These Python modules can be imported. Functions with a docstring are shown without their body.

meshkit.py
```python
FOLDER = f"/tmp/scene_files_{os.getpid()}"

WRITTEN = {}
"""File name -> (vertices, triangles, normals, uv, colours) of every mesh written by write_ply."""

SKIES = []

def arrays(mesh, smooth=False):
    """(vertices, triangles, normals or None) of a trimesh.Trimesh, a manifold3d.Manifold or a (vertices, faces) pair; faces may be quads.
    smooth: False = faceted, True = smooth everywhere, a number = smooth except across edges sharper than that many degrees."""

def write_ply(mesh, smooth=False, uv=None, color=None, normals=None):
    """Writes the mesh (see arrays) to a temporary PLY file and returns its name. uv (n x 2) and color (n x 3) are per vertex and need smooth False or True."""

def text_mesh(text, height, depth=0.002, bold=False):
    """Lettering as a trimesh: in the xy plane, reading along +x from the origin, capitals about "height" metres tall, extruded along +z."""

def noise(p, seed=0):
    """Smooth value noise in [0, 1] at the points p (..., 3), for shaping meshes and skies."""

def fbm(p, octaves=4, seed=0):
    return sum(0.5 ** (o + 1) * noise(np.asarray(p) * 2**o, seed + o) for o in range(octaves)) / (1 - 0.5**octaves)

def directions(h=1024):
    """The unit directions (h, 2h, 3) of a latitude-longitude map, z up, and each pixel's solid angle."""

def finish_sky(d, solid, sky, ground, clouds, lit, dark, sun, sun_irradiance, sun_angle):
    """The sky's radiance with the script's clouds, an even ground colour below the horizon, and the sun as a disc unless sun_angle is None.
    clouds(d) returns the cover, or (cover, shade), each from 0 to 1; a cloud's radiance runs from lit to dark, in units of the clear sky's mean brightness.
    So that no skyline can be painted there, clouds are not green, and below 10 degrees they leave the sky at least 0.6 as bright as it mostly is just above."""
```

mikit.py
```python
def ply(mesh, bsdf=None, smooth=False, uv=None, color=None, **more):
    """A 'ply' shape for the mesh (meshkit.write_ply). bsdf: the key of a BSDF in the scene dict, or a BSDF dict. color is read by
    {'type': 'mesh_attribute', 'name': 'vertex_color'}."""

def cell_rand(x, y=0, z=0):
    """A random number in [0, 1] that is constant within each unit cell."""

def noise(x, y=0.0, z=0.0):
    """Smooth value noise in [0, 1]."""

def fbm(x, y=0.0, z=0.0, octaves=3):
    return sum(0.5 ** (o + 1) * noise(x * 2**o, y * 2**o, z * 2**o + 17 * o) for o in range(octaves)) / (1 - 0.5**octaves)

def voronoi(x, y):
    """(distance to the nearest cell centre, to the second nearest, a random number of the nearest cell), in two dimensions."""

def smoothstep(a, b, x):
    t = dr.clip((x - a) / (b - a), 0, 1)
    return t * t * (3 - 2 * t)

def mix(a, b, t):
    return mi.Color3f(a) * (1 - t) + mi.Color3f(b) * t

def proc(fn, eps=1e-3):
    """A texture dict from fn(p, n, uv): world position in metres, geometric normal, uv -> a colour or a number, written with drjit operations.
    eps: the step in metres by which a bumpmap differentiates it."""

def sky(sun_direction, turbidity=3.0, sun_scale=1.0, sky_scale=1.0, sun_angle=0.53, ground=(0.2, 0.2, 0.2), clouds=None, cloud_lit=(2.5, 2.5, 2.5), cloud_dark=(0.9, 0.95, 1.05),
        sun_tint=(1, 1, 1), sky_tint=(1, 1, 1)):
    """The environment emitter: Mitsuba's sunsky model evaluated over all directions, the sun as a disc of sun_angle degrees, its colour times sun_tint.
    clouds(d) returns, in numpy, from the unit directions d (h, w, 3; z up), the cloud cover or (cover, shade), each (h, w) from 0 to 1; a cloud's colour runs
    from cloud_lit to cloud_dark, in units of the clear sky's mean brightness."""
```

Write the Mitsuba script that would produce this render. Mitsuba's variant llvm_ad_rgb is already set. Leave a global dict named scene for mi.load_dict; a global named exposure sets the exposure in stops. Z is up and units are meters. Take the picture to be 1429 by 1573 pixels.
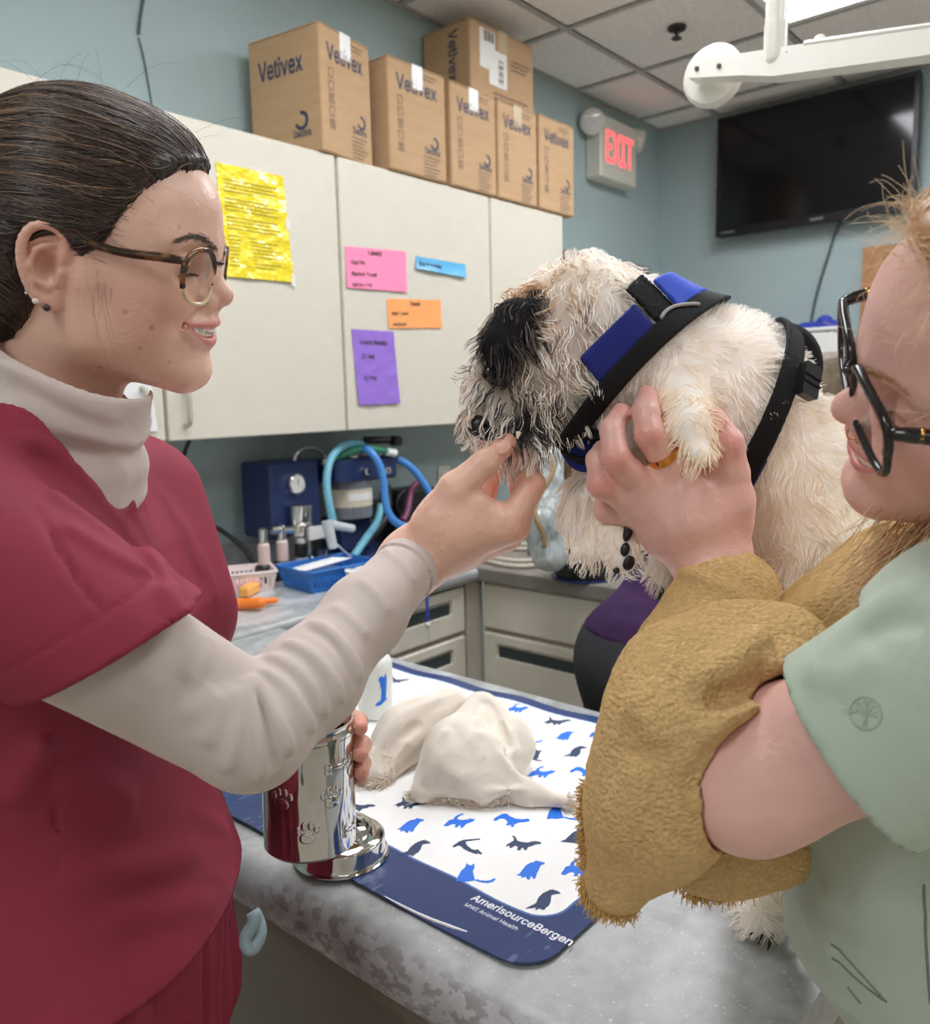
"""Veterinary treatment room: two people giving a small dog a treat at an exam table. Units are metres, z is up."""
import math, os, random
import numpy as np, trimesh, manifold3d as m3
import drjit as dr, mitsuba as mi
import mikit, meshkit
from mikit import proc, noise, fbm, smoothstep, mix, voronoi
from scipy.interpolate import CubicSpline
from scipy.spatial import cKDTree
from trimesh.transformations import rotation_matrix as rotm

scene, labels = {}, {}
T = mi.ScalarTransform4f

# ---------------------------------------------------------------- camera
EYE = np.array([0.0, 0.0, 1.43])
FWD = np.array([0.751728, 0.644992, -0.137445]); RIGHT = np.array([0.648596, -0.760791, -0.022818]); UP = np.array([0.119284, 0.071993, 0.990247])
scene['camera'] = {'type': 'thinlens', 'fov': 58.49355, 'fov_axis': 'x', 'near_clip': 0.05, 'far_clip': 40.0,
                   'aperture_radius': 0.0016, 'focus_distance': 0.74,
                   'to_world': T().look_at(origin=EYE.tolist(), target=(EYE + FWD).tolist(), up=UP.tolist())}
exposure = 0.66

# ---------------------------------------------------------------- lights (ceiling troffers): x0, x1, y0, y1, lamp power
PANELS = [(2.245, 3.38, 0.68, 1.25, 10.0), (0.535, 1.67, 0.68, 1.25, 8.0), (0.535, 1.67, -1.13, -0.56, 6.5), (2.245, 3.38, -1.13, -0.56, 8.5), (-1.75, -0.61, 0.08, 0.65, 7.5), (-1.75, -0.61, -1.73, -1.16, 3.0)]
LAMP_TINT = (0.975, 0.99, 1.03)

# ---------------------------------------------------------------- helpers
def lin(r, g, b):
    c = np.array([r, g, b], float) / 255
    return np.where(c < 0.04045, c / 12.92, ((c + 0.055) / 1.055) ** 2.4).tolist()

def rgb(c):
    return {'type': 'rgb', 'value': c} if isinstance(c, (list, tuple)) else c

def material(key, color, rough=0.6, spec=0.5, metal=0.0, bump=None, scale=1.0, **kw):
    """color: 0..255 sRGB triple or a texture dict"""
    base = rgb(lin(*color)) if isinstance(color, (list, tuple)) else color
    b = {'type': 'principled', 'base_color': base, 'roughness': rough, 'specular': spec, 'metallic': metal, **kw}
    if bump is not None:
        b = {'type': 'bumpmap', 'nested': b, 'bump_texture': bump, 'scale': scale}
    scene[key] = {'type': 'twosided', 'nested': b} if not kw.get('spec_trans') else b
    return key

_n = {}
def fresh(key):
    k = key
    while k in scene or k in labels:
        _n[key] = _n.get(key, 0) + 1
        k = f'{key}_{_n[key]:03d}'
    return k

def add(name, mesh, bsdf, smooth=30, parent=None, label=None, cat=None, group=None, kind=None, **more):
    key = fresh(name if parent is None else parent + '__' + name)
    scene[key] = mesh | {} if isinstance(mesh, dict) else mikit.ply(mesh, bsdf, smooth, **more)
    tag(key, label, cat, group, kind)
    return key

def tag(key, label=None, cat=None, group=None, kind=None):
    d = {k: v for k, v in (('label', label), ('category', cat), ('group', group), ('kind', kind)) if v}
    if d: labels[key] = d

def thing(name, label, cat, group=None):
    key = fresh(name); tag(key, label, cat, group); return key

def cat_(*ms):
    return trimesh.util.concatenate([m for m in ms])

def tm(m):
    q = m.to_mesh(); return trimesh.Trimesh(q.vert_properties[:, :3], q.tri_verts, process=False)

def mf(t):
    return m3.Manifold(m3.Mesh(np.asarray(t.vertices, np.float32), np.asarray(t.faces, np.uint32)))

def bx(x0, x1, y0, y1, z0, z1, b=0.0):
    """axis-aligned box with chamfered edges"""
    lo, hi = np.minimum([x0, y0, z0], [x1, y1, z1]), np.maximum([x0, y0, z0], [x1, y1, z1])
    if b <= 0:
        return trimesh.creation.box(bounds=[lo, hi])
    b = min(b, 0.49 * (hi - lo).min()); pts = []
    for s in np.ndindex(2, 2, 2):
        c = np.where(s, hi, lo); d = np.where(s, -b, b)
        for k in range(3):
            e = d.copy(); e[k] = 0; pts.append(c + e)
    return trimesh.convex.convex_hull(np.array(pts))

def rbox(w, d, h, r, seg=4):
    """box centred at the origin with rounded vertical edges, extruded along z"""
    s = __import__('shapely').box(-w / 2 + r, -d / 2 + r, w / 2 - r, d / 2 - r).buffer(r, quad_segs=seg)
    m = trimesh.creation.extrude_polygon(s, h, engine='earcut'); m.apply_translation([0, 0, -h / 2]); return m

def moved(m, loc=(0, 0, 0), rz=0.0, ry=0.0, rx=0.0):
    m = m.copy(); M = np.eye(4)
    for a, ax in ((rx, [1, 0, 0]), (ry, [0, 1, 0]), (rz, [0, 0, 1])):
        M = rotm(math.radians(a), ax) @ M
    M[:3, 3] = loc; m.apply_transform(M); return m

def frame(m, o, x, y, z):
    """local axes to world directions"""
    M = np.eye(4); M[:3, 0], M[:3, 1], M[:3, 2], M[:3, 3] = x, y, z, o
    m = m.copy(); m.apply_transform(M)
    return m

def unit(v):
    v = np.asarray(v, float); return v / (np.linalg.norm(v, axis=-1, keepdims=True) + 1e-12)

def spline(pts, n=24):
    p = np.asarray(pts, float); t = np.r_[0, np.cumsum(np.linalg.norm(np.diff(p, axis=0), axis=1))]
    return CubicSpline(t / t[-1], p)(np.linspace(0, 1, n))

def tube(pts, r, sides=10, n=None, caps=True):
    """round tube along a polyline (n: resample as a spline); r a number or one per point"""
    p = np.asarray(pts, float)
    rr = np.broadcast_to(np.asarray(r, float), (len(p),)) if np.ndim(r) == 0 or len(r) == len(p) else r
    if n:
        t = np.r_[0, np.cumsum(np.linalg.norm(np.diff(p, axis=0), axis=1))]; t /= t[-1]; q = np.linspace(0, 1, n)
        p, rr = (CubicSpline(t, p)(q) if len(p) > 2 else np.array([np.interp(q, t, p[:, k]) for k in range(3)]).T), np.interp(q, t, rr)
    tg = unit(np.gradient(p, axis=0)); a = np.cross(tg[0], [0, 0, 1.0] if abs(tg[0][2]) < .9 else [1.0, 0, 0]); out = []
    for k in range(len(p)):
        a = unit(a - tg[k] * (a @ tg[k])); b = np.cross(tg[k], a); an = np.arange(sides) * 2 * np.pi / sides
        out.append(p[k] + rr[k] * (np.cos(an)[:, None] * a + np.sin(an)[:, None] * b))
    v = np.vstack(out); f = []
    i = np.arange(sides); j = (i + 1) % sides
    for k in range(len(p) - 1):
        f += [np.c_[i + k * sides, j + k * sides, j + (k + 1) * sides], np.c_[i + k * sides, j + (k + 1) * sides, i + (k + 1) * sides]]
    if caps:
        v = np.vstack([v, p[0], p[-1]]); e = (len(p) - 1) * sides
        f += [np.c_[j, i, i * 0 + len(v) - 2], np.c_[i + e, j + e, i * 0 + len(v) - 1]]
    return trimesh.Trimesh(v, np.vstack(f), process=False)

def lathe(prof, loc=(0, 0, 0), n=32, axis=None):
    """profile [(r, z), ...] revolved about z"""
    prof = np.asarray(prof, float); a = np.arange(n) * 2 * np.pi / n
    v = np.stack([np.outer(prof[:, 0], np.cos(a)), np.outer(prof[:, 0], np.sin(a)), np.outer(prof[:, 1], np.ones(n))], -1).reshape(-1, 3)
    i = np.arange(n); j = (i + 1) % n; f = []
    for k in range(len(prof) - 1):
        f += [np.c_[i + k * n, j + k * n, j + (k + 1) * n], np.c_[i + k * n, j + (k + 1) * n, i + (k + 1) * n]]
    m = trimesh.Trimesh(v, np.vstack(f), process=False)
    if axis is not None:
        m.apply_transform(trimesh.geometry.align_vectors([0, 0, 1], unit(axis)))
    m.apply_translation(loc); return m

def poly(points, h, holes=()):
    from shapely.geometry import Polygon
    return trimesh.creation.extrude_polygon(Polygon(points, holes).buffer(0), h, engine='earcut')

_txt = {}
def lettering(text, height, depth=0.0006, bold=False, center=False):
    k = (text, height, depth, bold)
    if k not in _txt: _txt[k] = meshkit.text_mesh(text, height, depth, bold)
    m = _txt[k].copy()
    if center: m.apply_translation([-m.bounds.mean(0)[0], 0, 0])
    return m

# signed distance modelling: functions of points (n, 3); blended with a smooth minimum, meshed with surface nets
def smin(a, b, k):
    if np.ndim(k) == 0 and k <= 0: return np.minimum(a, b)
    h = np.maximum(k - np.abs(a - b), 0) / k
    return np.minimum(a, b) - h * h * k * 0.25

def smax(a, b, k):
    return -smin(-a, -b, k)

def cone(a, b, ra, rb):
    """capsule that tapers from radius ra at a to rb at b"""
    a, b = np.asarray(a, np.float32), np.asarray(b, np.float32); ba = b - a; l2 = float(ba @ ba)
    def f(p):
        t = np.clip(((p - a) @ ba) / l2, 0, 1)
        return np.linalg.norm(p - a - t[:, None] * ba, axis=1) - (ra + (rb - ra) * t)
    return f

def ell(c, r, R=None):
    """ellipsoid; R: rows are its axes"""
    c, r = np.asarray(c, np.float32), np.asarray(r, np.float32)
    def f(p):
        q = p - c
        if R is not None: q = q @ np.asarray(R, np.float32).T
        k0 = np.linalg.norm(q / r, axis=1); k1 = np.linalg.norm(q / (r * r), axis=1) + 1e-9
        return k0 * (k0 - 1) / k1
    return f

def chain(pts, rad, k=0.01):
    """tapered limb through joints"""
    fs = [cone(pts[i], pts[i + 1], rad[i], rad[i + 1]) for i in range(len(pts) - 1)]
    def f(p):
        d = fs[0](p)
        for g in fs[1:]: d = smin(d, g(p), k)
        return d
    return f

def blend(*items):
    """(f, k) smooth union, (f, k, -1) smooth carve"""
    def g(p):
        d = items[0][0](p)
        for it in items[1:]:
            d = smax(d, -it[0](p), it[1]) if len(it) > 2 else smin(d, it[0](p), it[1])
        return d
    return g

def gradient(f, p, e=5e-4):
    g = np.zeros_like(p)
    for s in ((1, -1, -1), (-1, -1, 1), (-1, 1, -1), (1, 1, 1)):
        s = np.array(s, p.dtype); g += s * f(p + s * e)[:, None]
    return unit(g)

def snap(f, p, it=3):
    p = np.asarray(p, np.float32)
    for _ in range(it):
        p = p - gradient(f, p) * f(p)[:, None]
    return p.astype(np.float32)

def mesh_sdf(f, lo, hi, res, fix=1):
    lo, hi = np.asarray(lo, np.float32), np.asarray(hi, np.float32); B = 8
    nb = np.ceil((hi - lo) / (res * B)).astype(int) + 1; n = nb * B
    ax = [lo[k] + (np.arange(nb[k]) * B + (B - 1) / 2) * res for k in range(3)]
    c = np.stack(np.meshgrid(*ax, indexing='ij'), -1).reshape(-1, 3).astype(np.float32)
    dc = np.concatenate([f(q) for q in np.array_split(c, max(1, len(c) // 60000))])
    D = np.repeat(np.repeat(np.repeat(dc.reshape(nb), B, 0), B, 1), B, 2).astype(np.float32)
    act = np.nonzero(np.abs(dc) < res * B * 1.25 + 0.004)[0]
    o = np.stack(np.meshgrid(*[np.arange(B)] * 3, indexing='ij'), -1).reshape(-1, 3)
    for ch in np.array_split(act, max(1, len(act) // 300)):
        ijk = (np.stack(np.unravel_index(ch, nb), -1) * B)[:, None] + o[None]
        ijk = ijk.reshape(-1, 3)
        D[ijk[:, 0], ijk[:, 1], ijk[:, 2]] = f((lo + ijk * res).astype(np.float32))
    neg = D < 0; sl = lambda a, i, j, k: a[i:n[0] - 1 + i, j:n[1] - 1 + j, k:n[2] - 1 + k]
    cnt = sum(sl(neg, *s).astype(np.int8) for s in np.ndindex(2, 2, 2))
    cells = np.argwhere((cnt > 0) & (cnt < 8)); idx = -np.ones(n - 1, np.int64); idx[tuple(cells.T)] = np.arange(len(cells))
    acc = np.zeros((len(cells), 3)); w = np.zeros(len(cells)); corner = list(np.ndindex(2, 2, 2))
    for a in corner:
        for k in range(3):
            if a[k]: continue
            b = list(a); b[k] = 1; pa, pb = cells + a, cells + b
            da, db = D[tuple(pa.T)], D[tuple(pb.T)]; hit = (da < 0) != (db < 0)
            t = np.where(hit, da / np.where(hit, da - db, 1), 0); q = pa.astype(float); q[:, k] += t
            acc[hit] += q[hit]; w[hit] += 1
    v = (lo + acc / w[:, None] * res).astype(np.float32); faces = []
    for k in range(3):
        a, b = (k + 1) % 3, (k + 2) % 3
        s0 = [slice(0, n[i] - 1) for i in range(3)]; s1 = list(s0); s1[k] = slice(1, n[k])
        for i in (a, b): s0[i] = s1[i] = slice(1, n[i] - 1)
        A, Bn = neg[tuple(s0)], neg[tuple(s1)]; e = np.argwhere(A != Bn); flip = A[tuple(e.T)]
        for i in (a, b): e[:, i] += 1
        def vid(da, db):
            q = e.copy(); q[:, a] -= da; q[:, b] -= db; return idx[tuple(q.T)]
        q = np.stack([vid(1, 1), vid(0, 1), vid(0, 0), vid(1, 0)], 1)
        q = np.where(flip[:, None], q, q[:, ::-1]); q = q[(q >= 0).all(1)]
        faces += [q[:, [0, 1, 2]], q[:, [0, 2, 3]]]
    if fix and len(v):
        v = np.concatenate([snap(f, q, fix) for q in np.array_split(v, max(1, len(v) // 60000))])
    return trimesh.Trimesh(v, np.vstack(faces), process=False)

def sharpness(p, freq, seed=0, octaves=3):
    return meshkit.fbm(np.asarray(p) * freq, octaves, seed) - 0.5

def ridges(lines, n=14):
    """raised folds: [(points, height, width), ...] -> displacement of points p"""
    data = [(spline(q, n) if len(q) > 2 else np.linspace(q[0], q[1], n), h, w) for q, h, w in lines]
    def g(p):
        out = np.zeros(len(p), np.float32)
        for q, h, w in data:
            lo, hi = q.min(0) - 3 * w, q.max(0) + 3 * w
            m = np.nonzero(((p > lo) & (p < hi)).all(1))[0]
            if not len(m): continue
            a, b = q[:-1], np.diff(q, axis=0); pp = p[m]
            t = np.clip(np.einsum('nkj,kj->nk', pp[:, None] - a[None], b) / ((b * b).sum(1) + 1e-12), 0, 1)
            dd = np.linalg.norm(pp[:, None] - a[None] - t[..., None] * b[None], axis=2); i = dd.argmin(1)
            s = (i + t[np.arange(len(i)), i]) / len(a)
            fade = np.clip(s / 0.15, 0, 1) * np.clip((1 - s) / 0.15, 0, 1)
            out[m] += h * fade * np.exp(-(dd.min(1) / w) ** 2)
        return out
    return g

def onto(f, pts, near=.25):
    """points brought onto the outer side of the surface f, the side that faces the place where the viewer stands"""
    p = np.asarray(pts, np.float32); d = unit(p - EYE).astype(np.float32); far = np.linalg.norm(p - EYE, axis=1); t = np.maximum(far - near, .2)
    for _ in range(60): t = t + np.clip(f((EYE + d * t[:, None]).astype(np.float32)), -.01, .05) * .9
    q = (EYE + d * t[:, None]).astype(np.float32); miss = np.abs(f(q)) > .004
    if miss.any(): q[miss] = snap(f, p[miss], 5)
    return q

def snapped(f, lines):
    """fold lines drawn onto the surface f"""
    return [(onto(f, q).astype(float), h, w) for q, h, w in lines]

def curves(name, strands, bsdf, parent=None, **kw):
    """strands: list of (n, 4) x y z r, or an array (s, n, 4)"""
    os.makedirs(meshkit.FOLDER, exist_ok=True)
    path = f'{meshkit.FOLDER}/curve_{len(scene)}.txt'
    with open(path, 'w') as out:
        out.write('\n\n'.join('\n'.join('%.5f %.5f %.5f %.6f' % tuple(r) for r in s) for s in strands) + '\n')
    key = fresh(name if parent is None else parent + '__' + name)
    scene[key] = {'type': 'bsplinecurve', 'filename': path, 'bsdf': {'type': 'ref', 'id': bsdf}}
    tag(key, **kw); return key

# ---------------------------------------------------------------- the room
WY, WX, CEIL = 2.19, 4.19, 2.792
X0, Y0 = -2.3, -2.7
def paint(a, b, s=9.0):
    ca, cb = lin(*a), lin(*b)
    return proc(lambda p, n, uv: mix(ca, cb, fbm(p.x * s, p.y * s, p.z * s)))
material('wall_paint', paint((156, 174, 176), (163, 181, 183), 3.0), 0.75, 0.3, bump=proc(lambda p, n, uv: fbm(p.x * 260, p.y * 260, p.z * 260)), scale=0.0006)
material('warm_white_paint', paint((215, 212, 203), (222, 219, 211), 2.0), 0.8)
material('tile_white', proc(lambda p, n, uv: mix(lin(222, 220, 216), lin(236, 234, 230), smoothstep(.35, .6, fbm(p.x * 170, p.y * 170, p.z * 170)))), 0.9, 0.2, bump=proc(lambda p, n, uv: fbm(p.x * 240, p.y * 240, p.z * 60)), scale=0.002)
material('grid_white', (166, 166, 164), 0.6)
material('floor_vinyl', proc(lambda p, n, uv: mix(lin(168, 162, 152), lin(186, 180, 170), fbm(p.x * 14, p.y * 14, 0, 4))), 0.45)
def ring(x0, x1, y0, y1, w, z0, z1):
    from shapely.geometry import box as sbox
    m = trimesh.creation.extrude_polygon(sbox(x0, y0, x1, y1).difference(sbox(x0 + w, y0 + w, x1 - w, y1 - w)), z1 - z0, engine='earcut'); m.apply_translation([0, 0, z0]); return m
def door_frame(a0, a1, w, top, t):
    return poly([(a0, 0), (a0, top), (a1, top), (a1, 0), (a1 - w, 0), (a1 - w, top - w), (a0 + w, top - w), (a0 + w, 0)], t)
def struct(name, mesh, m, smooth=False):
    return add(name, mesh, m, smooth, kind='structure')
struct('floor', bx(X0, WX, Y0, WY, -.06, 0), 'floor_vinyl')
struct('wall_left', bx(X0 - .1, WX + .1, WY, WY + .1, 0, CEIL + .12), 'wall_paint')
struct('wall_back', bx(WX, WX + .1, Y0, WY, 0, CEIL + .12), 'wall_paint')
struct('wall_front', bx(X0 - .1, X0, Y0, WY, 0, CEIL + .12), 'warm_white_paint')
struct('wall_right', bx(X0 - .1, WX + .1, Y0 - .1, Y0, 0, CEIL + .12), 'warm_white_paint')
material('rubber_base', (70, 66, 62), .6)
struct('baseboard_back', bx(WX - .012, WX, Y0, WY, 0, .1, .003), 'rubber_base')
struct('baseboard_left', bx(1.95, WX - .012, WY - .012, WY, 0, .1, .003), 'rubber_base')
# ceiling: lay-in panels on a metal grid
gx = [X0] + [x for x in np.arange(-4, 12) * .571 + 0.533 - .571 * 4 if X0 + .05 < x < WX - .05] + [WX]
gy = [Y0] + [y for y in 1.86 - np.arange(12)[::-1] * .603 if Y0 + .05 < y < WY - .05] + [WY]
PANELS = [(min(gx, key=lambda g: abs(g - a)), min(gx, key=lambda g: abs(g - b)), min(gy, key=lambda g: abs(g - c)), min(gy, key=lambda g: abs(g - d)), e) for a, b, c, d, e in PANELS]
struct('ceiling', bx(X0, WX, Y0, WY, CEIL + .1, CEIL + .12), 'warm_white_paint')
for i in range(len(gx) - 1):
    for j in range(len(gy) - 1):
        cx, cy = (gx[i] + gx[i + 1]) / 2, (gy[j] + gy[j + 1]) / 2
        if any(a < cx < b and c < cy < d for a, b, c, d, _ in PANELS): continue
        add('tile', bx(gx[i] + .012, gx[i + 1] - .012, gy[j] + .012, gy[j + 1] - .012, CEIL + .004, CEIL + .02, .004), 'tile_white', False, parent='ceiling')
for x in gx[1:-1]:
    segs, y = [], Y0
    add('grid_bar', cat_(bx(x - .012, x + .012, Y0, WY, CEIL - .002, CEIL + .001), bx(x - .002, x + .002, Y0, WY, CEIL, CEIL + .035)), 'grid_white', False, parent='ceiling')
for y in gy[1:-1]:
    for i in range(len(gx) - 1):
        cx = (gx[i] + gx[i + 1]) / 2
        add('grid_bar', bx(gx[i] + .012, gx[i + 1] - .012, y - .012, y + .012, CEIL - .002, CEIL + .001), 'grid_white', False, parent='ceiling') if not any(a < cx < b and c < y < d and abs(y - c) > .1 and abs(y - d) > .1 for a, b, c, d, _ in PANELS) else None
add('edge_trim', bx(X0, WX, WY - .022, WY, CEIL - .003, CEIL), 'grid_white', False, parent='ceiling')
add('edge_trim', bx(WX - .022, WX, Y0, WY - .022, CEIL - .003, CEIL), 'grid_white', False, parent='ceiling')
material('lamp_white', (225, 225, 222), .5)
where = ['partly seen at the top right of the photo', 'over the exam table', 'over the near side of the room', 'over the far side of the room', 'behind the viewer by the left wall', 'behind the viewer at the right']
for (a, b, c, d, e), w in zip(PANELS, where):
    t = thing('ceiling_light', 'bright recessed ceiling light ' + w, 'ceiling light')
    add('frame', ring(a + .012, b - .012, c + .012, d - .012, .028, CEIL - .001, CEIL + .03), 'lamp_white', False, parent=t)
    q = trimesh.Trimesh([[a + .04, c + .04, CEIL + .004], [b - .04, c + .04, CEIL + .004], [b - .04, d - .04, CEIL + .004], [a + .04, d - .04, CEIL + .004]], [[0, 2, 1], [0, 3, 2]], process=False)
    add('diffuser', q, 'lamp_white', False, parent=t, emitter={'type': 'area', 'radiance': rgb([e * k for k in LAMP_TINT])})
# sprinkler head
material('dark_metal', (62, 58, 54), .45, metal=.7)
c = np.array((3.0931, 1.5451, 2.792))
t = thing('sprinkler', 'small dark sprinkler head hanging from a ceiling panel', 'sprinkler')
add('escutcheon', lathe([(0, 0), (.036, -.001), (.034, -.009), (.012, -.014), (0, -.014)], c, 20), 'dark_metal', 40, parent=t)
add('deflector', lathe([(0, -.014), (.008, -.014), (.008, -.034), (.02, -.038), (.02, -.041), (0, -.041)], c, 16), 'dark_metal', 40, parent=t)
# far doors
material('brown_wood', proc(lambda p, n, uv: mix(lin(84, 58, 42), lin(104, 74, 54), fbm(p.x * 8, p.y * 8, p.z * 90))), .5)
material('oak_wood', proc(lambda p, n, uv: mix(lin(150, 104, 66), lin(176, 126, 82), fbm(p.x * 90, p.y * 90, p.z * 6))), .5)
material('door_brown', proc(lambda p, n, uv: mix(lin(120, 84, 58), lin(138, 98, 70), fbm(p.x * 60, p.y * 60, p.z * 5))), .5)
d = struct('door_1', bx(3.33, 3.97, WY - .012, WY - .002, .01, 1.985, .002), 'door_brown')
add('frame', frame(door_frame(3.25, 4.05, .085, 2.075, .029), (0, WY - .001, 0), (1, 0, 0), (0, 0, 1), (0, -1, 0)), 'brown_wood', False, parent=d)
add('handle', tube([(3.4, WY - .012, .98), (3.4, WY - .06, .98), (3.5, WY - .06, .98)], .009, 8), 'dark_metal', parent=d)
d = struct('door_2', bx(WX - .014, WX - .002, .12, 1.06, .01, 1.98, .002), 'door_brown')
add('frame', frame(door_frame(.05, 1.145, .085, 2.06, .034), (WX - .035, 0, 0), (0, 1, 0), (0, 0, 1), (1, 0, 0)), 'oak_wood', False, parent=d)
material('orange_paper', (226, 122, 76), .6)
add('poster', bx(WX - .018, WX - .0145, .66, 1.03, 1.55, 1.955), 'orange_paper', False, parent=d, label='orange paper sheet on the door')
add('handle', tube([(WX - .014, 1.0, .98), (WX - .06, 1.0, .98), (WX - .06, .9, .98)], .009, 8), 'dark_metal', parent=d)

# ---------------------------------------------------------------- cabinets, worktops, table
def laminate(p, n, uv):
    w = fbm(p.x * 5, p.y * 5, p.z * 5, 3) * 3
    a = fbm(p.x * 4 + w, p.y * 13 + w, p.z * 6, 4)
    b = fbm(p.x * 60, p.y * 60, p.z * 60, 3)
    c = mix(lin(138, 140, 141), lin(180, 183, 184), smoothstep(.3, .72, a * .8 + b * .2))
    return mix(c, lin(232, 234, 234), smoothstep(.80, .86, fbm(p.x * 420, p.y * 420, p.z * 420, 2)) * .5)
material('laminate_grey', proc(laminate), .27, .5)
def worn(p, n, uv):
    c = laminate(p, n, uv)
    edge = smoothstep(.56, .52, p.x) * smoothstep(.9005, .890, p.z) * smoothstep(.82, .7, p.y)
    k = smoothstep(.46, .58, fbm(p.x * 110, p.y * 85, p.z * 110, 4)) * edge
    return mix(c, lin(98, 88, 86), k * .5)
material('laminate_worn', proc(worn), .27, .5)
material('cabinet_cream', proc(lambda p, n, uv: mix(lin(205, 200, 186), lin(212, 207, 193), fbm(p.x * 30, p.y * 30, p.z * 30))), .45, .4, bump=proc(lambda p, n, uv: fbm(p.x * 400, p.y * 400, p.z * 400)), scale=.0004)
material('cabinet_grey', (176, 170, 158), .5)
material('recess_dark', (44, 56, 58), .5)
material('seam_dark', (92, 88, 80), .8)
material('chrome', (215, 215, 212), .12, metal=1.0)
# wall cabinets, each with its door
xs = [(.33, 1.075, 'cream wall cabinet at the far left, hidden partly by the woman in the red top'), (1.085, 1.658, 'cream wall cabinet with a yellow notice on its door'), (1.668, 2.358, 'cream wall cabinet with four coloured notes on its door'), (2.366, 2.815, 'cream wall cabinet at the right end of the row, above the dog')]
for i, (a, b, lab) in enumerate(xs):
    t = thing('wall_cabinet', lab, 'cabinet')
    add('body', bx(a - .005, b + .005, 1.90, WY - .001, 1.345, 2.12), 'cabinet_cream', False, parent=t)
    d = add('door', bx(a, b, 1.88, 1.899, 1.338, 2.118, .003), 'cabinet_cream', False, parent=t)
    hx = b - .055 if i % 2 == 0 else a + .045
    add('handle', tube([(hx, 1.88, 1.375), (hx, 1.862, 1.38), (hx, 1.856, 1.42), (hx, 1.862, 1.462), (hx, 1.88, 1.467)], .007, 8, 16), 'cabinet_grey', parent=d)
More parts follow.
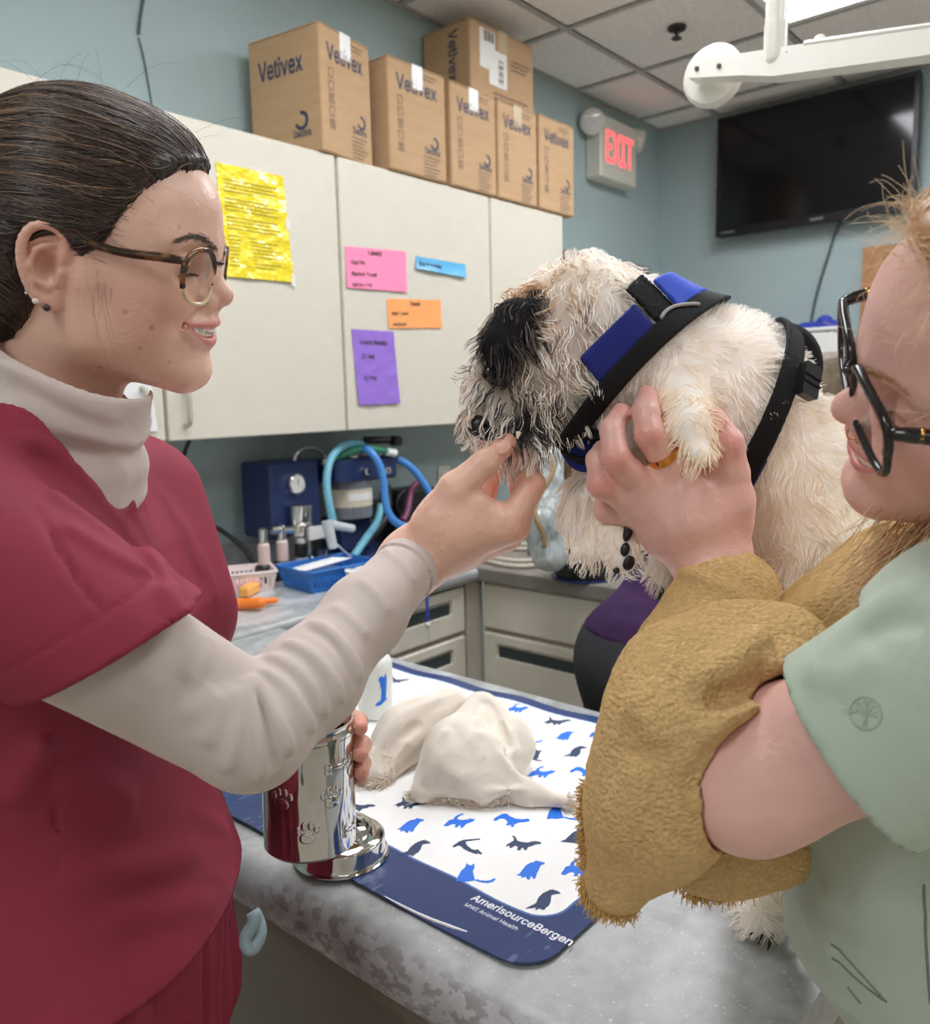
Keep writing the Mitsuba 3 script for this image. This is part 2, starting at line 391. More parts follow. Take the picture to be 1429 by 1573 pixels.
# base cabinets under the worktop by the left wall
def drawer(t, x0, x1, z0, z1, y, handle=True):
    m = bx(x0, x1, y, y + .02, z0, z1, .005)
    if handle:
        m = tm(mf(m) - mf(bx(x0 + .045, x1 - .06, y - .01, y + .012, z1 - .075, z1 - .028, .006)))
    d = add('drawer', m, 'cabinet_cream', False, parent=t)
    if handle:
        add('recess', bx(x0 + .05, x1 - .065, y + .006, y + .0118, z1 - .072, z1 - .04), 'recess_dark', False, parent=d)
for a, b, lab in [(1.19, 1.53, 'cream base cabinet of drawers between the exam table and the corner'), (1.54, 1.868, 'cream base cabinet of drawers in the corner under the worktop')]:
    t = thing('base_cabinet', lab, 'cabinet')
    add('body', bx(a, b, 1.62, WY - .001, .1, .872), 'cabinet_grey', False, parent=t)
    for z0, z1 in [(.726, .862), (.575, .712), (.42, .562), (.12, .406)]: drawer(t, a, b - .012, z0, z1, 1.60)
    add('plinth', bx(a, b, 1.67, 1.69, 0, .1), 'seam_dark', False, parent=t)
t = thing('base_cabinet', 'cream base cabinet under the sink worktop behind the person in purple', 'cabinet')
add('body', tm(mf(bx(1.95, 2.5, .42, 1.60, .1, .872)) - mf(bx(2.0, 2.42, .98, 1.38, .74, .9))), 'cabinet_grey', False, parent=t)
def xdrawer(y0, y1, z0, z1, handle):
    m = bx(1.93, 1.95, y0, y1, z0, z1, .005)
    if handle: m = tm(mf(m) - mf(bx(1.92, 1.942, y0 + .05, y1 - .05, z1 - .075, z1 - .028, .006)))
    d = add('drawer', m, 'cabinet_cream', False, parent=t)
    if handle: add('recess', bx(1.936, 1.9418, y0 + .055, y1 - .055, z1 - .072, z1 - .04), 'recess_dark', False, parent=d)
for y0, y1 in [(.98, 1.592), (.43, .97)]:
    xdrawer(y0, y1, .722, .866, False); xdrawer(y0, y1, .44, .708, True); xdrawer(y0, y1, .12, .428, True)
add('plinth', bx(2.0, 2.02, .42, 1.6, 0, .1), 'seam_dark', False, parent=t)
t = thing('corner_filler', 'cream filler post where the two rows of base cabinets meet', 'cabinet')
add('panel', bx(1.87, 1.948, 1.605, 1.66, .1, .872, .004), 'cabinet_grey', False, parent=t)
# worktops: rounded front edge profile
def bullnose(w0, w1, z0, z1, r, n=8):
    a = np.linspace(0, np.pi / 2, n)
    pts = [(w1, z0), (w1, z1)] + [(w0 + r - r * np.sin(q), z1 - r + r * np.cos(q)) for q in a] + [(w0 + r - r * np.cos(q) if z1 - z0 > 2 * r else w0, z0 + r - r * np.sin(q)) for q in a]
    return pts
def slab_y(pts, x0, x1):   # profile (y, z), extruded along x
    return frame(poly(pts, x1 - x0), (x0, 0, 0), (0, 1, 0), (0, 0, 1), (1, 0, 0))
def slab_x(pts, y0, y1):   # profile (x, z), extruded along y
    m = frame(poly(pts, y1 - y0), (0, y1, 0), (1, 0, 0), (0, 0, 1), (0, -1, 0)); return m
wt = thing('worktop', 'grey marbled laminate worktop along the wall with bottles and baskets on it', 'worktop')
add('slab', slab_y(bullnose(1.578, WY - .001, .873, .914, .018), .2, 1.898), 'laminate_grey', 35, parent=wt)
struct('trim_1', bx(.2, 2.5, WY - .02, WY - .001, .9165, 1.0, .004), 'laminate_grey')
material('laminate_sink', proc(lambda p, n, uv: mix(lin(112, 106, 100), lin(132, 126, 119), fbm(p.x * 22, p.y * 22, p.z * 22, 3))), .3)
w2 = thing('sink_worktop', 'darker grey worktop with a sink, at right angles to the wall worktop', 'worktop')
pts = bullnose(1.9, 2.52, .873, .916, .006)
m = slab_x(pts, .4, WY - .001)
sink = bx(2.02, 2.4, 1.0, 1.36, .8, 1.0, .01)
m = tm(mf(m) - mf(sink))
add('slab', m, 'laminate_sink', 35, parent=w2)
material('steel', (168, 168, 165), .3, metal=1.0)
bowl = tm(mf(bx(2.012, 2.408, .992, 1.368, .76, .9185, .01)) - mf(bx(2.022, 2.398, 1.002, 1.358, .77, 1.0, .01)))
add('sink_bowl', bowl, 'steel', False, parent=w2)
# exam table: a peninsula that runs from the worktop towards the viewer
t = thing('exam_table', 'grey marbled exam table with a rounded worn front edge, under the cat and dog mat', 'table')
n = 12; a = np.linspace(-np.pi / 2, np.pi / 2, n)
pts = [(1.155, .855), (1.155, .9)] + [(.545 - .042 * np.cos(q), .872 + .028 * np.sin(q)) for q in a[::-1]] + [(.545, .838)]
m = slab_x([(1.155, .85), (1.155, .9)] + [(.538 - .036 * np.cos(q), .866 + .034 * np.sin(q)) for q in a[::-1]], .205, 1.574)
add('top', m, 'laminate_worn', 35, parent=t)
material('table_base', proc(lambda p, n, uv: mix(lin(112, 104, 92), lin(124, 116, 103), fbm(p.x * 12, p.y * 12, p.z * 12))), .5)
add('base_panel', bx(.56, 1.13, .235, 1.574, .0, .8315, .004), 'table_base', False, parent=t)
add('edge_strip', bx(.53, .5595, .235, 1.574, .805, .831, .003), 'table_base', False, parent=t)

# ---------------------------------------------------------------- things on and around the cabinets
material('cardboard', proc(lambda p, n, uv: mix(lin(178, 146, 112), lin(192, 160, 125), fbm(p.x * 9, p.y * 9, p.z * 60, 3))), .8, .2)
material('print_navy', (52, 58, 84), .7)
material('print_grey', (112, 92, 78), .8)
material('label_white', (228, 228, 224), .4)
material('tape_clear', (196, 176, 148), .22, .6)
def narrow(text, height, width):
    m = lettering(text, height, .0006, True); m.vertices[:, 0] *= width / np.ptp(m.vertices[:, 0]); return m
def carton(label, o, w, d, h, rz=0, side=False, tape=True, shipping=False):
    """local x along the front, y to the back, origin at the front left bottom corner"""
    t = thing('carton', label, 'box', 'cartons on the wall cabinets')
    c, s = math.cos(math.radians(rz)), math.sin(math.radians(rz)); X, Y, Z = np.array([c, s, 0]), np.array([-s, c, 0]), np.array([0, 0, 1.0]); o = np.array(o, float)
    put = lambda m, q=(0, 0, 0): frame(m, o + X * q[0] + Y * q[1] + Z * q[2], X, Y, Z)
    add('body', put(bx(0, w, 0, d, 0, h - .004, .004)), 'cardboard', False, parent=t)
    for a, b in ((0, d / 2 - .0015), (d / 2 + .0015, d)): add('flap', put(bx(.001, w - .001, a + .001, b, h - .0035, h, .001)), 'cardboard', False, parent=t)
    face = lambda m, x, z: frame(m, o + X * x + Z * z - Y * .0002, X, Z, -Y)
    lface = lambda m, y, z: frame(m, o + Y * y + Z * z - X * .0002, -Y, Z, -X)
    def arc(r, wd):
        a = np.linspace(math.radians(-160), math.radians(100), 20)
        return poly([(r * math.cos(q), r * math.sin(q)) for q in a] + [((r - wd) * math.cos(q), (r - wd) * math.sin(q)) for q in a[::-1]], .0006)
    def lines(f, x, z, n, wl, gap=.011, hh=.004):
        return [f(poly([(0, 0), (wl * (1 - .25 * ((i * 7) % 3) / 2), 0), (wl * (1 - .25 * ((i * 7) % 3) / 2), hh), (0, hh)], .0005), x, z - i * gap) for i in range(n)]
    if not shipping:
        add('print', face(narrow('Vetivex', .042, w * .70), w * .13, h * .74), 'print_navy', False, parent=t)
        add('emblem', face(arc(.02, .008), w * .78, h * .335), 'print_navy', False, parent=t)
        add('print', face(narrow('Dechra', .018, w * .27), w * .60, h * .23), 'print_navy', False, parent=t)
        sym = [face(poly([(0, 0), (.022, 0), (.022, .026), (0, .026)], .0005, [[(.003, .003), (.019, .003), (.019, .023), (.003, .023)]]), w * .15, h * .60 - i * .034) for i in range(5)]
        sym += [face(poly([(.003, 0), (.01, .012), (.018, 0), (.013, .014), (.018, .026), (.011, .017), (.003, .026), (.008, .014)], .0006), w * .15, h * .60 - i * .034) for i in (2, 4)]
        add('small_print', cat_(*sym, *lines(face, w * .58, h * .19, 6, w * .30), *lines(face, w * .55, h * .93, 2, w * .3)), 'print_grey', False, parent=t, kind='stuff')
    else:
        add('shipping_label', face(poly([(0, 0), (.085, 0), (.085, .13), (0, .13)], .0006), w * .14, h * .47), 'label_white', False, parent=t)
        add('shipping_label', face(poly([(0, 0), (.10, 0), (.10, .12), (0, .12)], .0008), w * .28, h * .30), 'label_white', False, parent=t)
        bars = [face(poly([(0, 0), (.002 + .002 * ((i * 5) % 3), 0), (.002 + .002 * ((i * 5) % 3), .035), (0, .035)], .0012), w * .2 + i * .0065, h * .80) for i in range(9)]
        bars += [face(poly([(0, 0), (.03, 0), (.03, .002 + .002 * ((i * 5) % 3)), (0, .002 + .002 * ((i * 5) % 3))], .0012), w * .42, h * .34 + i * .0075) for i in range(11)]
        add('small_print', cat_(*bars, *lines(face, w * .62, h * .68, 3, w * .32, .014, .006), *lines(face, w * .34, h * .2, 4, w * .55, .014, .006)), 'print_grey', False, parent=t, kind='stuff')
        m = frame(narrow('Vetivex', .042, .17), o - X * .0002 + Y * .10 + Z * (h - .02), -Z, -Y, -X)
        add('print', m, 'print_navy', False, parent=t)
    if side:
        add('print', lface(narrow('Vetivex', .05, d * .62), d * .86, h * .66), 'print_navy', False, parent=t)
        add('emblem', lface(arc(.026, .01), d * .28, h * .27), 'print_navy', False, parent=t)
        add('print', lface(narrow('Dechra', .02, d * .24), d * .40, h * .14), 'print_navy', False, parent=t)
    if tape:
        add('tape', put(tm(mf(bx(w / 2 - .024, w / 2 + .024, -.0008, d, h, h + .0006)) + mf(bx(w / 2 - .024, w / 2 + .024, -.0008, -.0002, h - .07, h + .0003)))), 'label_white' if tape == 'white' else 'tape_clear', False, parent=t)
    return t
zb = 2.1205
carton('brown carton at the left end of the row, turned so that its left side shows', (1.605, 1.866, zb), .225, .27, .338, 9, side=True, tape='white')
carton('second brown carton from the left in the front row', (1.868, 1.868, zb), .258, .31, .325, 0, tape='white')
carton('third brown carton from the left, with a white tag at its top edge', (2.150, 1.868, zb), .238, .31, .325, 0, tape='white')
carton('fourth brown carton from the left, with clear tape over its top edge', (2.398, 1.868, zb), .233, .31, .328, 0)
carton('brown carton at the right end of the row, next to the exit sign', (2.646, 1.868, zb), .233, .31, .335, 0, tape=False)
carton('topmost brown carton with white shipping labels, lying on the cartons of the front row', (2.362, 1.955, zb + .3285), .365, .225, .278, -1, shipping=True)
# notes on the doors
def sheet(name, label, mname, pts, y=1.8795, curl=.006, lam=True, seed=0):
    """paper laid on the door plane; pts: four corners (x, z) from top left clockwise; its lower edge stands off a little"""
    q = np.array(pts, float); n = 14; g = np.linspace(0, 1, n)
    U, V = np.meshgrid(g, g)
    XZ = (1 - V)[..., None] * ((1 - U)[..., None] * q[0] + U[..., None] * q[1]) + V[..., None] * ((1 - U)[..., None] * q[3] + U[..., None] * q[2])
    off = curl * (V ** 2 * .6 + .3 * np.sin(U * 5 + seed) ** 2 * V) + .0012
    v = np.stack([XZ[..., 0], y - off, XZ[..., 1]], -1).reshape(-1, 3)
    i, j = np.meshgrid(np.arange(n - 1), np.arange(n - 1)); a = (j * n + i).ravel()
    f = np.vstack([np.c_[a, a + 1, a + n + 1], np.c_[a, a + n + 1, a + n]])
    back = v.copy(); back[:, 1] += .0006
    m = trimesh.Trimesh(np.vstack([v, back]), np.vstack([f, f[:, ::-1] + n * n]), process=False)
    return m, lambda u, w: (lambda p: np.array([p[0], y - curl * (w * w * .6 + .3 * math.sin(u * 5 + seed) ** 2 * w) - .0016, p[1]]))((1 - w) * ((1 - u) * q[0] + u * q[1]) + w * ((1 - u) * q[3] + u * q[2])), q
def note(label, mname, pts, texts, **kw):
    t = thing('note', label, 'note', None)
    m, at_, q = sheet('note', label, mname, pts, **kw)
    add('paper', m, mname, True, parent=t)
    ux = unit(q[1] - q[0]); X = np.array([ux[0], 0, ux[1]]); Z = np.array([-ux[1], 0, ux[0]])
    ms = []
    for s, u, w, h in texts:
        o = at_(u, w)
        ms.append(frame(lettering(s, h, .0004, True), o - np.array([0, .0004, 0]), X, Z, (0, -1, 0)) if s else None)
    for m in ms: add('print', m, 'ink', False, parent=t)
    return t, at_, X, Z
material('ink', (48, 44, 46), .7)
material('paper_yellow', (238, 216, 44), .16, .8, bump=proc(lambda p, n, uv: fbm(p.x * 26, p.y * 10, p.z * 30, 3)), scale=.012)
material('paper_pink', (246, 140, 180), .35, .4)
material('paper_blue', (84, 168, 214), .4)
material('paper_orange', (248, 164, 100), .4)
material('paper_purple', (148, 112, 206), .25, .6, bump=proc(lambda p, n, uv: fbm(p.x * 20, p.y * 10, p.z * 30, 2)), scale=.006)
t, at_, X, Z = note('yellow laminated notice taped to a cabinet door', 'paper_yellow', [(1.262, 2.026), (1.470, 2.028), (1.484, 1.752), (1.270, 1.748)], [], curl=.007)
material('print_olive', (150, 134, 40), .6)
rows = []
for i in range(24):
    if i in (4, 9, 14): continue
    wl = [.80, .74, .80, .42, .78, .66][i % 6]; o = at_(.08, .14 + i * .033)
    rows.append(frame(poly([(0, 0), (wl * .205, 0), (wl * .205, .003), (0, .003)], .0003), o - np.array([0, .0003, 0]), X, Z, (0, -1, 0)))
add('small_print', cat_(*rows), 'print_olive', False, parent=t, kind='stuff')
material('film_clear', (226, 226, 214), .12, .8)
e = [frame(rbox(.014, .03, .0006, .004), at_(u, w) + np.array([0, -.0008, 0]), X, Z, (0, -1, 0)) for u, w in ((.995, .45), (.99, .985))]
for q in e: add('film_edge', q, 'film_clear', False, parent=t)
note('pink note on a cabinet door, left of the blue strip', 'paper_pink', [(1.681, 1.872), (1.934, 1.885), (1.929, 1.760), (1.680, 1.754)], [('Lasers', .36, .16, .013), ('Quit PM', .08, .42, .011), ('Blanket Towel', .08, .70, .011), ('rectangular', .08, .96, .011)])
note('narrow blue note strip tilted on a cabinet door', 'paper_blue', [(1.980, 1.876), (2.222, 1.874), (2.215, 1.830), (1.972, 1.836)], [('Do it today', .06, .72, .015)], curl=.012)
note('orange note on a cabinet door, below the blue strip', 'paper_orange', [(1.842, 1.734), (2.090, 1.748), (2.090, 1.657), (1.846, 1.645)], [('Towel', .40, .22, .012), ('Bath Towel', .07, .55, .010), ('rectangle', .07, .92, .010)], curl=.004)
note('purple laminated note, lowest of the notes on the cabinet door', 'paper_purple', [(1.692, 1.636), (1.868, 1.636), (1.880, 1.414), (1.708, 1.412)], [('Lunch Breaks', .16, .19, .013), ('12 AM:', .16, .38, .012), ('12 PM:', .16, .67, .012)], curl=.008)
# paper behind the woman's chin, on the left door
material('paper_white', (226, 226, 226), .5)
q = sheet('note', '', '', [(.93, 1.50), (1.045, 1.50), (1.05, 1.365), (.935, 1.362)])
t = thing('note', 'white paper on the cabinet door behind the chin of the woman in red', 'note'); add('paper', q[0], 'paper_white', True, parent=t)
# exit sign
material('sign_white', (206, 204, 192), .4)
scene['exit_red'] = {'type': 'diffuse', 'reflectance': rgb(lin(235, 60, 60))}
t = thing('exit_sign', 'white exit sign with glowing red letters and two lamp heads', 'exit sign')
sy = WY - .085
add('housing', bx(3.47, 3.80, sy, WY - .001, 2.425, 2.700, .006), 'sign_white', False, parent=t)
tx = frame(lettering('EXIT', .135, .002, True), (3.515, sy - .0002, 2.50), (1, 0, 0), (0, 0, 1), (0, -1, 0))
tx.vertices[:, 0] = 3.515 + (tx.vertices[:, 0] - tx.vertices[:, 0].min()) * .25 / np.ptp(tx.vertices[:, 0])
add('letters', tx, 'exit_red', False, parent=t, emitter={'type': 'area', 'radiance': rgb([1.2, .12, .13])})
material('lens_clear', (200, 200, 196), .1, .8)
for hx, ax in ((3.44, (-.75, -.6, -.25)), (3.86, (.55, -.75, -.25))):
    c = np.array([hx, sy + .03, 2.66])
    h = add('lamp_head', lathe([(0, -.04), (.045, -.04), (.056, -.02), (.058, .02), (.05, .03), (0, .03)], c, 20, ax), 'sign_white', 40, parent=t)
    add('lens', lathe([(0, .0305), (.046, .0305), (.04, .036), (0, .038)], c, 20, ax), 'lens_clear', 40, parent=h)
    add('bracket', tube([c, (3.5 if hx < 3.6 else 3.78, sy + .03, 2.60)], .012, 8), 'sign_white', parent=t)
# television on the back wall
material('tv_black', (18, 18, 20), .35, .4)
material('tv_screen', (14, 14, 17), .10, .4)
material('tv_trim', (120, 120, 124), .35, metal=.6)
t = thing('television', 'large black television mounted on the back wall', 'television')
add('housing', bx(4.085, 4.135, .925, 1.815, 2.185, 2.745, .008), 'tv_black', False, parent=t)
add('screen', bx(4.0835, 4.086, .945, 1.795, 2.225, 2.725, .0005), 'tv_screen', False, parent=t)
add('bezel', frame(ring(.925, 1.815, 2.185, 2.745, .02, 0, .0068), (4.078, 0, 0), (0, 1, 0), (0, 0, 1), (1, 0, 0)), 'tv_black', False, parent=t)
add('badge', bx(4.0765, 4.0779, 1.30, 1.36, 2.196, 2.208), 'tv_trim', False, parent=t)
add('badge', bx(4.0765, 4.0779, 1.72, 1.79, 2.198, 2.206), 'tv_trim', False, parent=t)
add('mount', bx(4.1355, WX - .0005, 1.2, 1.5, 2.3, 2.6, .004), 'tv_black', False, parent=t)
material('cable_grey', (72, 84, 86), .6)
c = [(4.13, 1.19, 2.19), (4.18, 1.2583, 2.1805), (4.18, 1.2976, 2.0687), (4.18, 1.3422, 1.9099), (4.18, 1.3725, 1.7397), (4.18, 1.38, 1.3), (4.18, 1.38, .5)]
tag(add('television_cable', tube(c, .006, 8, 40), 'cable_grey'), 'grey cable hanging down the back wall from the television', 'cable')
c = [(1.2787, 2.184, 2.5169), (1.2626, 2.184, 2.4552), (1.2532, 2.184, 2.4086)]
tag(add('wall_cable', tube(c, .004, 8, 10), 'cable_grey'), 'short blue grey cable end at the top of the left wall', 'cable')
tag(add('wall_cable', tube([(1.2536, 2.186, 2.3995), (1.2656, 2.186, 2.3423), (1.2748, 2.186, 2.2702), (1.2817, 2.186, 2.2132)], .002, 6, 14), 'cable_grey'), 'thin cord running down the left wall to the cabinet top', 'cable')
# wall bin with a blue cloth
material('bin_white', (222, 222, 218), .4)
material('cloth_blue', (44, 60, 160), .7)
t = thing('wall_bin', 'white plastic bin on the back wall with blue straps', 'bin')
o = bx(4.02, 4.185, 1.20, 1.52, 1.47, 1.70, .02); i_ = bx(4.03, 4.175, 1.21, 1.51, 1.48, 1.8, .015)
add('shell', tm(mf(o) - mf(i_)), 'bin_white', False, parent=t)
add('rim', tube([(4.02, 1.2, 1.70), (4.02, 1.52, 1.70), (4.185, 1.52, 1.705), (4.185, 1.2, 1.705), (4.02, 1.2, 1.70)], .009, 8), 'bin_white', parent=t)
for q in (bx(4.014, 4.019, 1.30, 1.325, 1.40, 1.66), bx(4.014, 4.019, 1.462, 1.487, 1.49, 1.66)): add('strap', q, 'cloth_blue', False, parent=t)
f = blend((ell((4.09, 1.33, 1.712), (.06, .11, .028)), 0), (ell((4.06, 1.27, 1.735), (.03, .035, .03)), .02), (cone((4.08, 1.22, 1.72), (4.04, 1.25, 1.70), .02, .02), .02))
g = lambda p: f(p) + .008 * sharpness(p, 30, 3).astype(np.float32)
tag(add('blue_cloth', mesh_sdf(g, (3.98, 1.15, 1.64), (4.18, 1.48, 1.80), .006), 'cloth_blue', True), 'crumpled blue cloth lying in the white wall bin', 'cloth')
# exam lamp arm in front of the ceiling light
material('lamp_enamel', (226, 224, 214), .25, .6)
t = thing('exam_lamp', 'white jointed exam lamp arm hanging from the ceiling', 'lamp')
D = FWD * 0 
a0, a1 = np.array((1.4917, 0.7084, 1.9995)), np.array((1.4678, 0.2869, 1.928))
ux = unit(a1 - a0); uz = unit(UP - ux * (UP @ ux)); uy = np.cross(uz, ux)
tilt = unit(-FWD * .8 - RIGHT * .55 - UP * .1)
cd = np.array((1.5325, 0.6921, 2.0005))
add('pivot_disc', lathe([(0, -.012), (.05, -.012), (.0555, -.004), (.0555, .004), (.05, .012), (.03, .016), (0, .017)], cd, 40, tilt), 'lamp_enamel', 35, parent=t)
L = np.linalg.norm(a1 - a0)
from shapely.geometry import Polygon
pf = Polygon([(0, -.008), (.10, -.013), (.16, -.020), (L, -.012), (L, .018), (.26, .016), (.10, .012), (0, .008)]).buffer(.006)
m = trimesh.creation.extrude_polygon(pf, .03, engine='earcut'); m.apply_translation([0, 0, -.015])
arm = add('arm', frame(m, a0, ux, uz, -np.cross(ux, uz) * -1), 'lamp_enamel', False, parent=t)
nrm = -np.cross(uz, ux) * -1
nrm = unit(-FWD - ux * (-FWD @ ux) - uz * (-FWD @ uz))
for q in (.012, .055): add('bolt', lathe([(0, 0), (.004, 0), (.004, .003), (0, .003)], a0 + ux * q + nrm * .015, 10, nrm), 'dark_metal', 40, parent=arm)
add('rib', tube([a0 + ux * .20 + uz * .021 + nrm * .012, a0 + ux * (L - .01) + uz * .024 + nrm * .012], .005, 8), 'lamp_enamel', parent=arm)
add('lettering', frame(lettering('Burtonnex', .013, .0006, True), a0 + ux * (L * .93 + .105) + uz * .008 + nrm * .0152, -ux, -uz, nrm), 'print_grey', False, parent=arm)
cb, ct = np.array((1.4827, 0.5603, 1.9824)), np.array((1.5075, 0.5613, 2.1233))
ct = cb + np.array([0, 0, 1.0]) * (CEIL - .003 - cb[2])
add('column', cat_(lathe([(0, -.02), (.010, -.02), (.017, -.008), (.019, .0), (.019, .055), (.0175, .056), (.0175, .10), (.016, .11), (.016, ct[2] - cb[2]), (0, ct[2] - cb[2])], cb, 24)), 'lamp_enamel', 35, parent=t)
add('ceiling_plate', lathe([(0, 0), (.07, 0), (.075, -.02), (.03, -.05), (0, -.05)][::-1], ct + np.array([0, 0, 0.0]), 24), 'lamp_enamel', 35, parent=t)
add('column_label', lathe([(.0194, .012), (.0194, .045)], cb, 24), 'print_pale', 35, parent=t) if 0 else None
add('stop_screw', lathe([(0, 0), (.006, 0), (.003, -.012), (0, -.012)], cb + np.array([.002, 0, -.018]), 10), 'dark_metal', 40, parent=t)
k0 = np.array((1.4899, 0.4906, 1.9861))
add('knob', tube([k0 + UP * .014, k0, k0 - UP * .014], [.009, .010, .007], 12, 10), 'lamp_enamel', True, parent=t)
add('wire', tube([np.array((1.4691, 0.5369, 1.9806)), np.array((1.4793, 0.5228, 1.9918)), np.array((1.4858, 0.4987, 1.9871))], .0022, 6, 10), 'cable_grey', True, parent=t)
# anaesthesia machine on the worktop
material('machine_blue', (30, 45, 86), .35, .5)
material('glass_grey', (112, 116, 122), .1, .6)
material('absorbent', (206, 196, 172), .8)
material('black_plastic', (24, 24, 26), .4)
material('hose_blue', (72, 138, 208), .4)
material('hose_teal', (104, 166, 186), .4)
material('hose_purple', (112, 54, 84), .4)
material('hose_green', (60, 140, 108), .4)
material('plastic_clear', (188, 194, 198), .15, .7)
material('gauge_white', (206, 206, 200), .3)
zc = .9145
t = thing('anaesthesia_machine', 'blue anaesthesia machine with hoses and a round gauge on the worktop', 'machine')
y0 = 1.98
a, b = (1.4484, 1.98, 1.2525), (1.6407, 1.98, 1.0773)
add('ventilator_box', bx(a[0], b[0] - .01, y0, 2.13, b[2] - .05, a[2], .008), 'machine_blue', False, parent=t)
g = np.array((1.5304, 1.98, 1.1864)); gg = add('gauge', lathe([(0, 0), (.028, 0), (.030, .008), (.030, .02), (.026, .022)], g, 24, (0, -1, 0)), 'chrome', 40, parent=t)
add('dial', lathe([(0, .0215), (.0255, .0215), (.0255, .019)], g, 24, (0, -1, 0)), 'gauge_white', 40, parent=gg)
add('needle', frame(poly([(-.001, -.004), (.001, -.004), (.0006, .017), (-.0006, .017)], .0006), g - np.array([0, .023, 0]), (1, 0, 0), (0, 0, 1), (0, -1, 0)), 'black_plastic', False, parent=gg)
h = [(1.5634, 2, 1.2314), (1.5636, 2, 1.2724), (1.5788, 2, 1.2812), (1.6487, 2, 1.2767), (1.6635, 2, 1.2658), (1.6615, 2, 1.2317)]
add('carry_handle', tube(h, .006, 8, 40), 'chrome', parent=t)
a, b = (1.6631, 1.94, 1.2456), (1.9277, 1.94, 1.1726)
add('absorber_head', bx(a[0], b[0], 1.94, 2.11, b[2], a[2], .008), 'machine_blue', False, parent=t)
for px in (0, 1):
    c = np.array([(1.7814, 1.94, 1.204), (1.8696, 1.94, 1.201)][px])
    add('hose_port', lathe([(0, 0), (.013, 0), (.013, .012), (.010, .022), (.005, .022), (.005, .01)], c, 16, (-.3, -1, 0)), 'chrome', 40, parent=t)
for q, r in (((1.7878, 2, 1.2366), .016), ((1.8817, 2.05, 1.2326), .012), ((1.8938, 2, 1.2354), .012)):
    add('valve_dome', lathe([(0, .03), (r * .7, .026), (r, .018), (r, 0), (0, -.004)][::-1], q, 16), 'chrome', 40, parent=t)
a, b = (1.7046, 1.98, 1.1843), (1.8538, 1.98, 1.0552)
cx = (a[0] + b[0]) / 2; rr = (b[0] - a[0]) / 2
add('canister', lathe([(0, b[2]), (rr, b[2]), (rr, a[2] - .004), (0, a[2] - .004)], (cx, 2.02, 0), 24), 'glass_grey', 40, parent=t)
z1, z0 = (1.7789, 1.98, 1.1484)[2], (1.7758, 1.98, 1.0921)[2]
add('absorbent', lathe([(rr + .0006, z0), (rr + .0008, z0), (rr + .0008, z1), (rr + .0006, z1)], (cx, 2.02, 0), 24), 'absorbent', 40, parent=t)
add('canister_label', moved(lathe([(rr + .0012, z0 + .02), (rr + .0016, z0 + .02), (rr + .0016, z1 - .012), (rr + .0012, z1 - .012)], (0, 0, 0), 60).slice_plane([rr * .55, 0, 0], [1, 0, 0]), (cx, 2.02, 0), -75), 'label_white', 40, parent=t)
add('stand', bx(cx - rr * .8, cx + rr * .9, 1.99, 2.10, zc + .03, b[2], .006), 'machine_blue', False, parent=t)
add('base_plate', bx(a[0] - .03, b[0] + .08, 1.90, 2.12, zc, zc + .03, .006), 'machine_blue', False, parent=t)
add('pop_off_valve', tube([(1.8115, 1.97, 1.3003), (1.9076, 1.95, 1.2955)], .012, 10), 'black_plastic', parent=t)
add('pop_off_knob', lathe([(0, 0), (.017, 0), (.017, .03), (0, .03)], (1.9164, 1.95, 1.2929), 16, (0, -1, 0)), 'black_plastic', 40, parent=t)
add('hose_cap', tube([(1.8687, 1.93, 1.2603), (1.9066, 1.93, 1.2536)], .013, 12), 'label_white', parent=t)
def hose(name, pts, r, m):
    p = spline(pts, 90); rad = r * (1 + .07 * np.sin(np.arange(90) * 2.4))
    return add(name, tube(p, rad, 10), m, True, parent=t)
hose('breathing_hose', [(1.8784, 1.94, 1.2594), (1.801, 1.93, 1.2749), (1.7366, 1.95, 1.2703), (1.6998, 1.97, 1.252), (1.7039, 2, 1.2407)], .010, 'hose_green')
hose('breathing_hose', [(1.5657, 1.85, 1.0753), (1.5625, 1.86, 1.1285), (1.5735, 1.88, 1.1931), (1.6033, 1.9, 1.2436), (1.6668, 1.93, 1.2812), (1.738, 1.95, 1.2945), (1.7958, 1.96, 1.2849)], .012, 'hose_teal')
hose('breathing_hose', [(1.7805, 1.95, 1.2737), (1.7776, 1.9, 1.2608), (1.7924, 1.88, 1.2137), (1.7955, 1.87, 1.1322), (1.8025, 1.86, 1.0704), (1.8369, 1.85, 1.0337), (1.9138, 1.85, 1.0235), (2.0032, 1.86, 1.0458)], .0125, 'hose_blue')
hose('breathing_hose', [(1.9444, 1.96, 1.2309), (1.9783, 1.94, 1.2073), (2.018, 1.92, 1.1545), (2.0454, 1.9, 1.0933), (2.0683, 1.9, 1.0124)], .0125, 'hose_blue')
hose('breathing_hose', [(2.0637, 1.97, 1.139), (2.0141, 1.96, 1.1264), (1.9723, 1.94, 1.0767), (1.919, 1.92, 1.03)], .0115, 'hose_purple')
hose('breathing_hose', [(1.8817, 1.98, 1.0843), (1.8361, 1.95, 1.0383), (1.7478, 1.9, 1.0084), (1.6661, 1.86, 0.9777), (1.6243, 1.85, 0.9517)], .012, 'hose_teal')
add('drain_hose', tube([(1.931, 2, 1.1433), (1.8907, 1.97, 1.0406), (1.8104, 1.94, 1.0043), (1.719, 1.9, 0.9838)], .013, 10, 30), 'black_plastic', True, parent=t)
add('y_piece', tm(mf(tube([(1.5334, 1.84, 1.086), (1.5445, 1.83, 1.0055)], [.016, .014], 12)) + mf(tube([(1.5472, 1.84, 1.0728), (1.6311, 1.84, 1.05)], [.014, .012], 12))), 'plastic_clear', 40, parent=t)
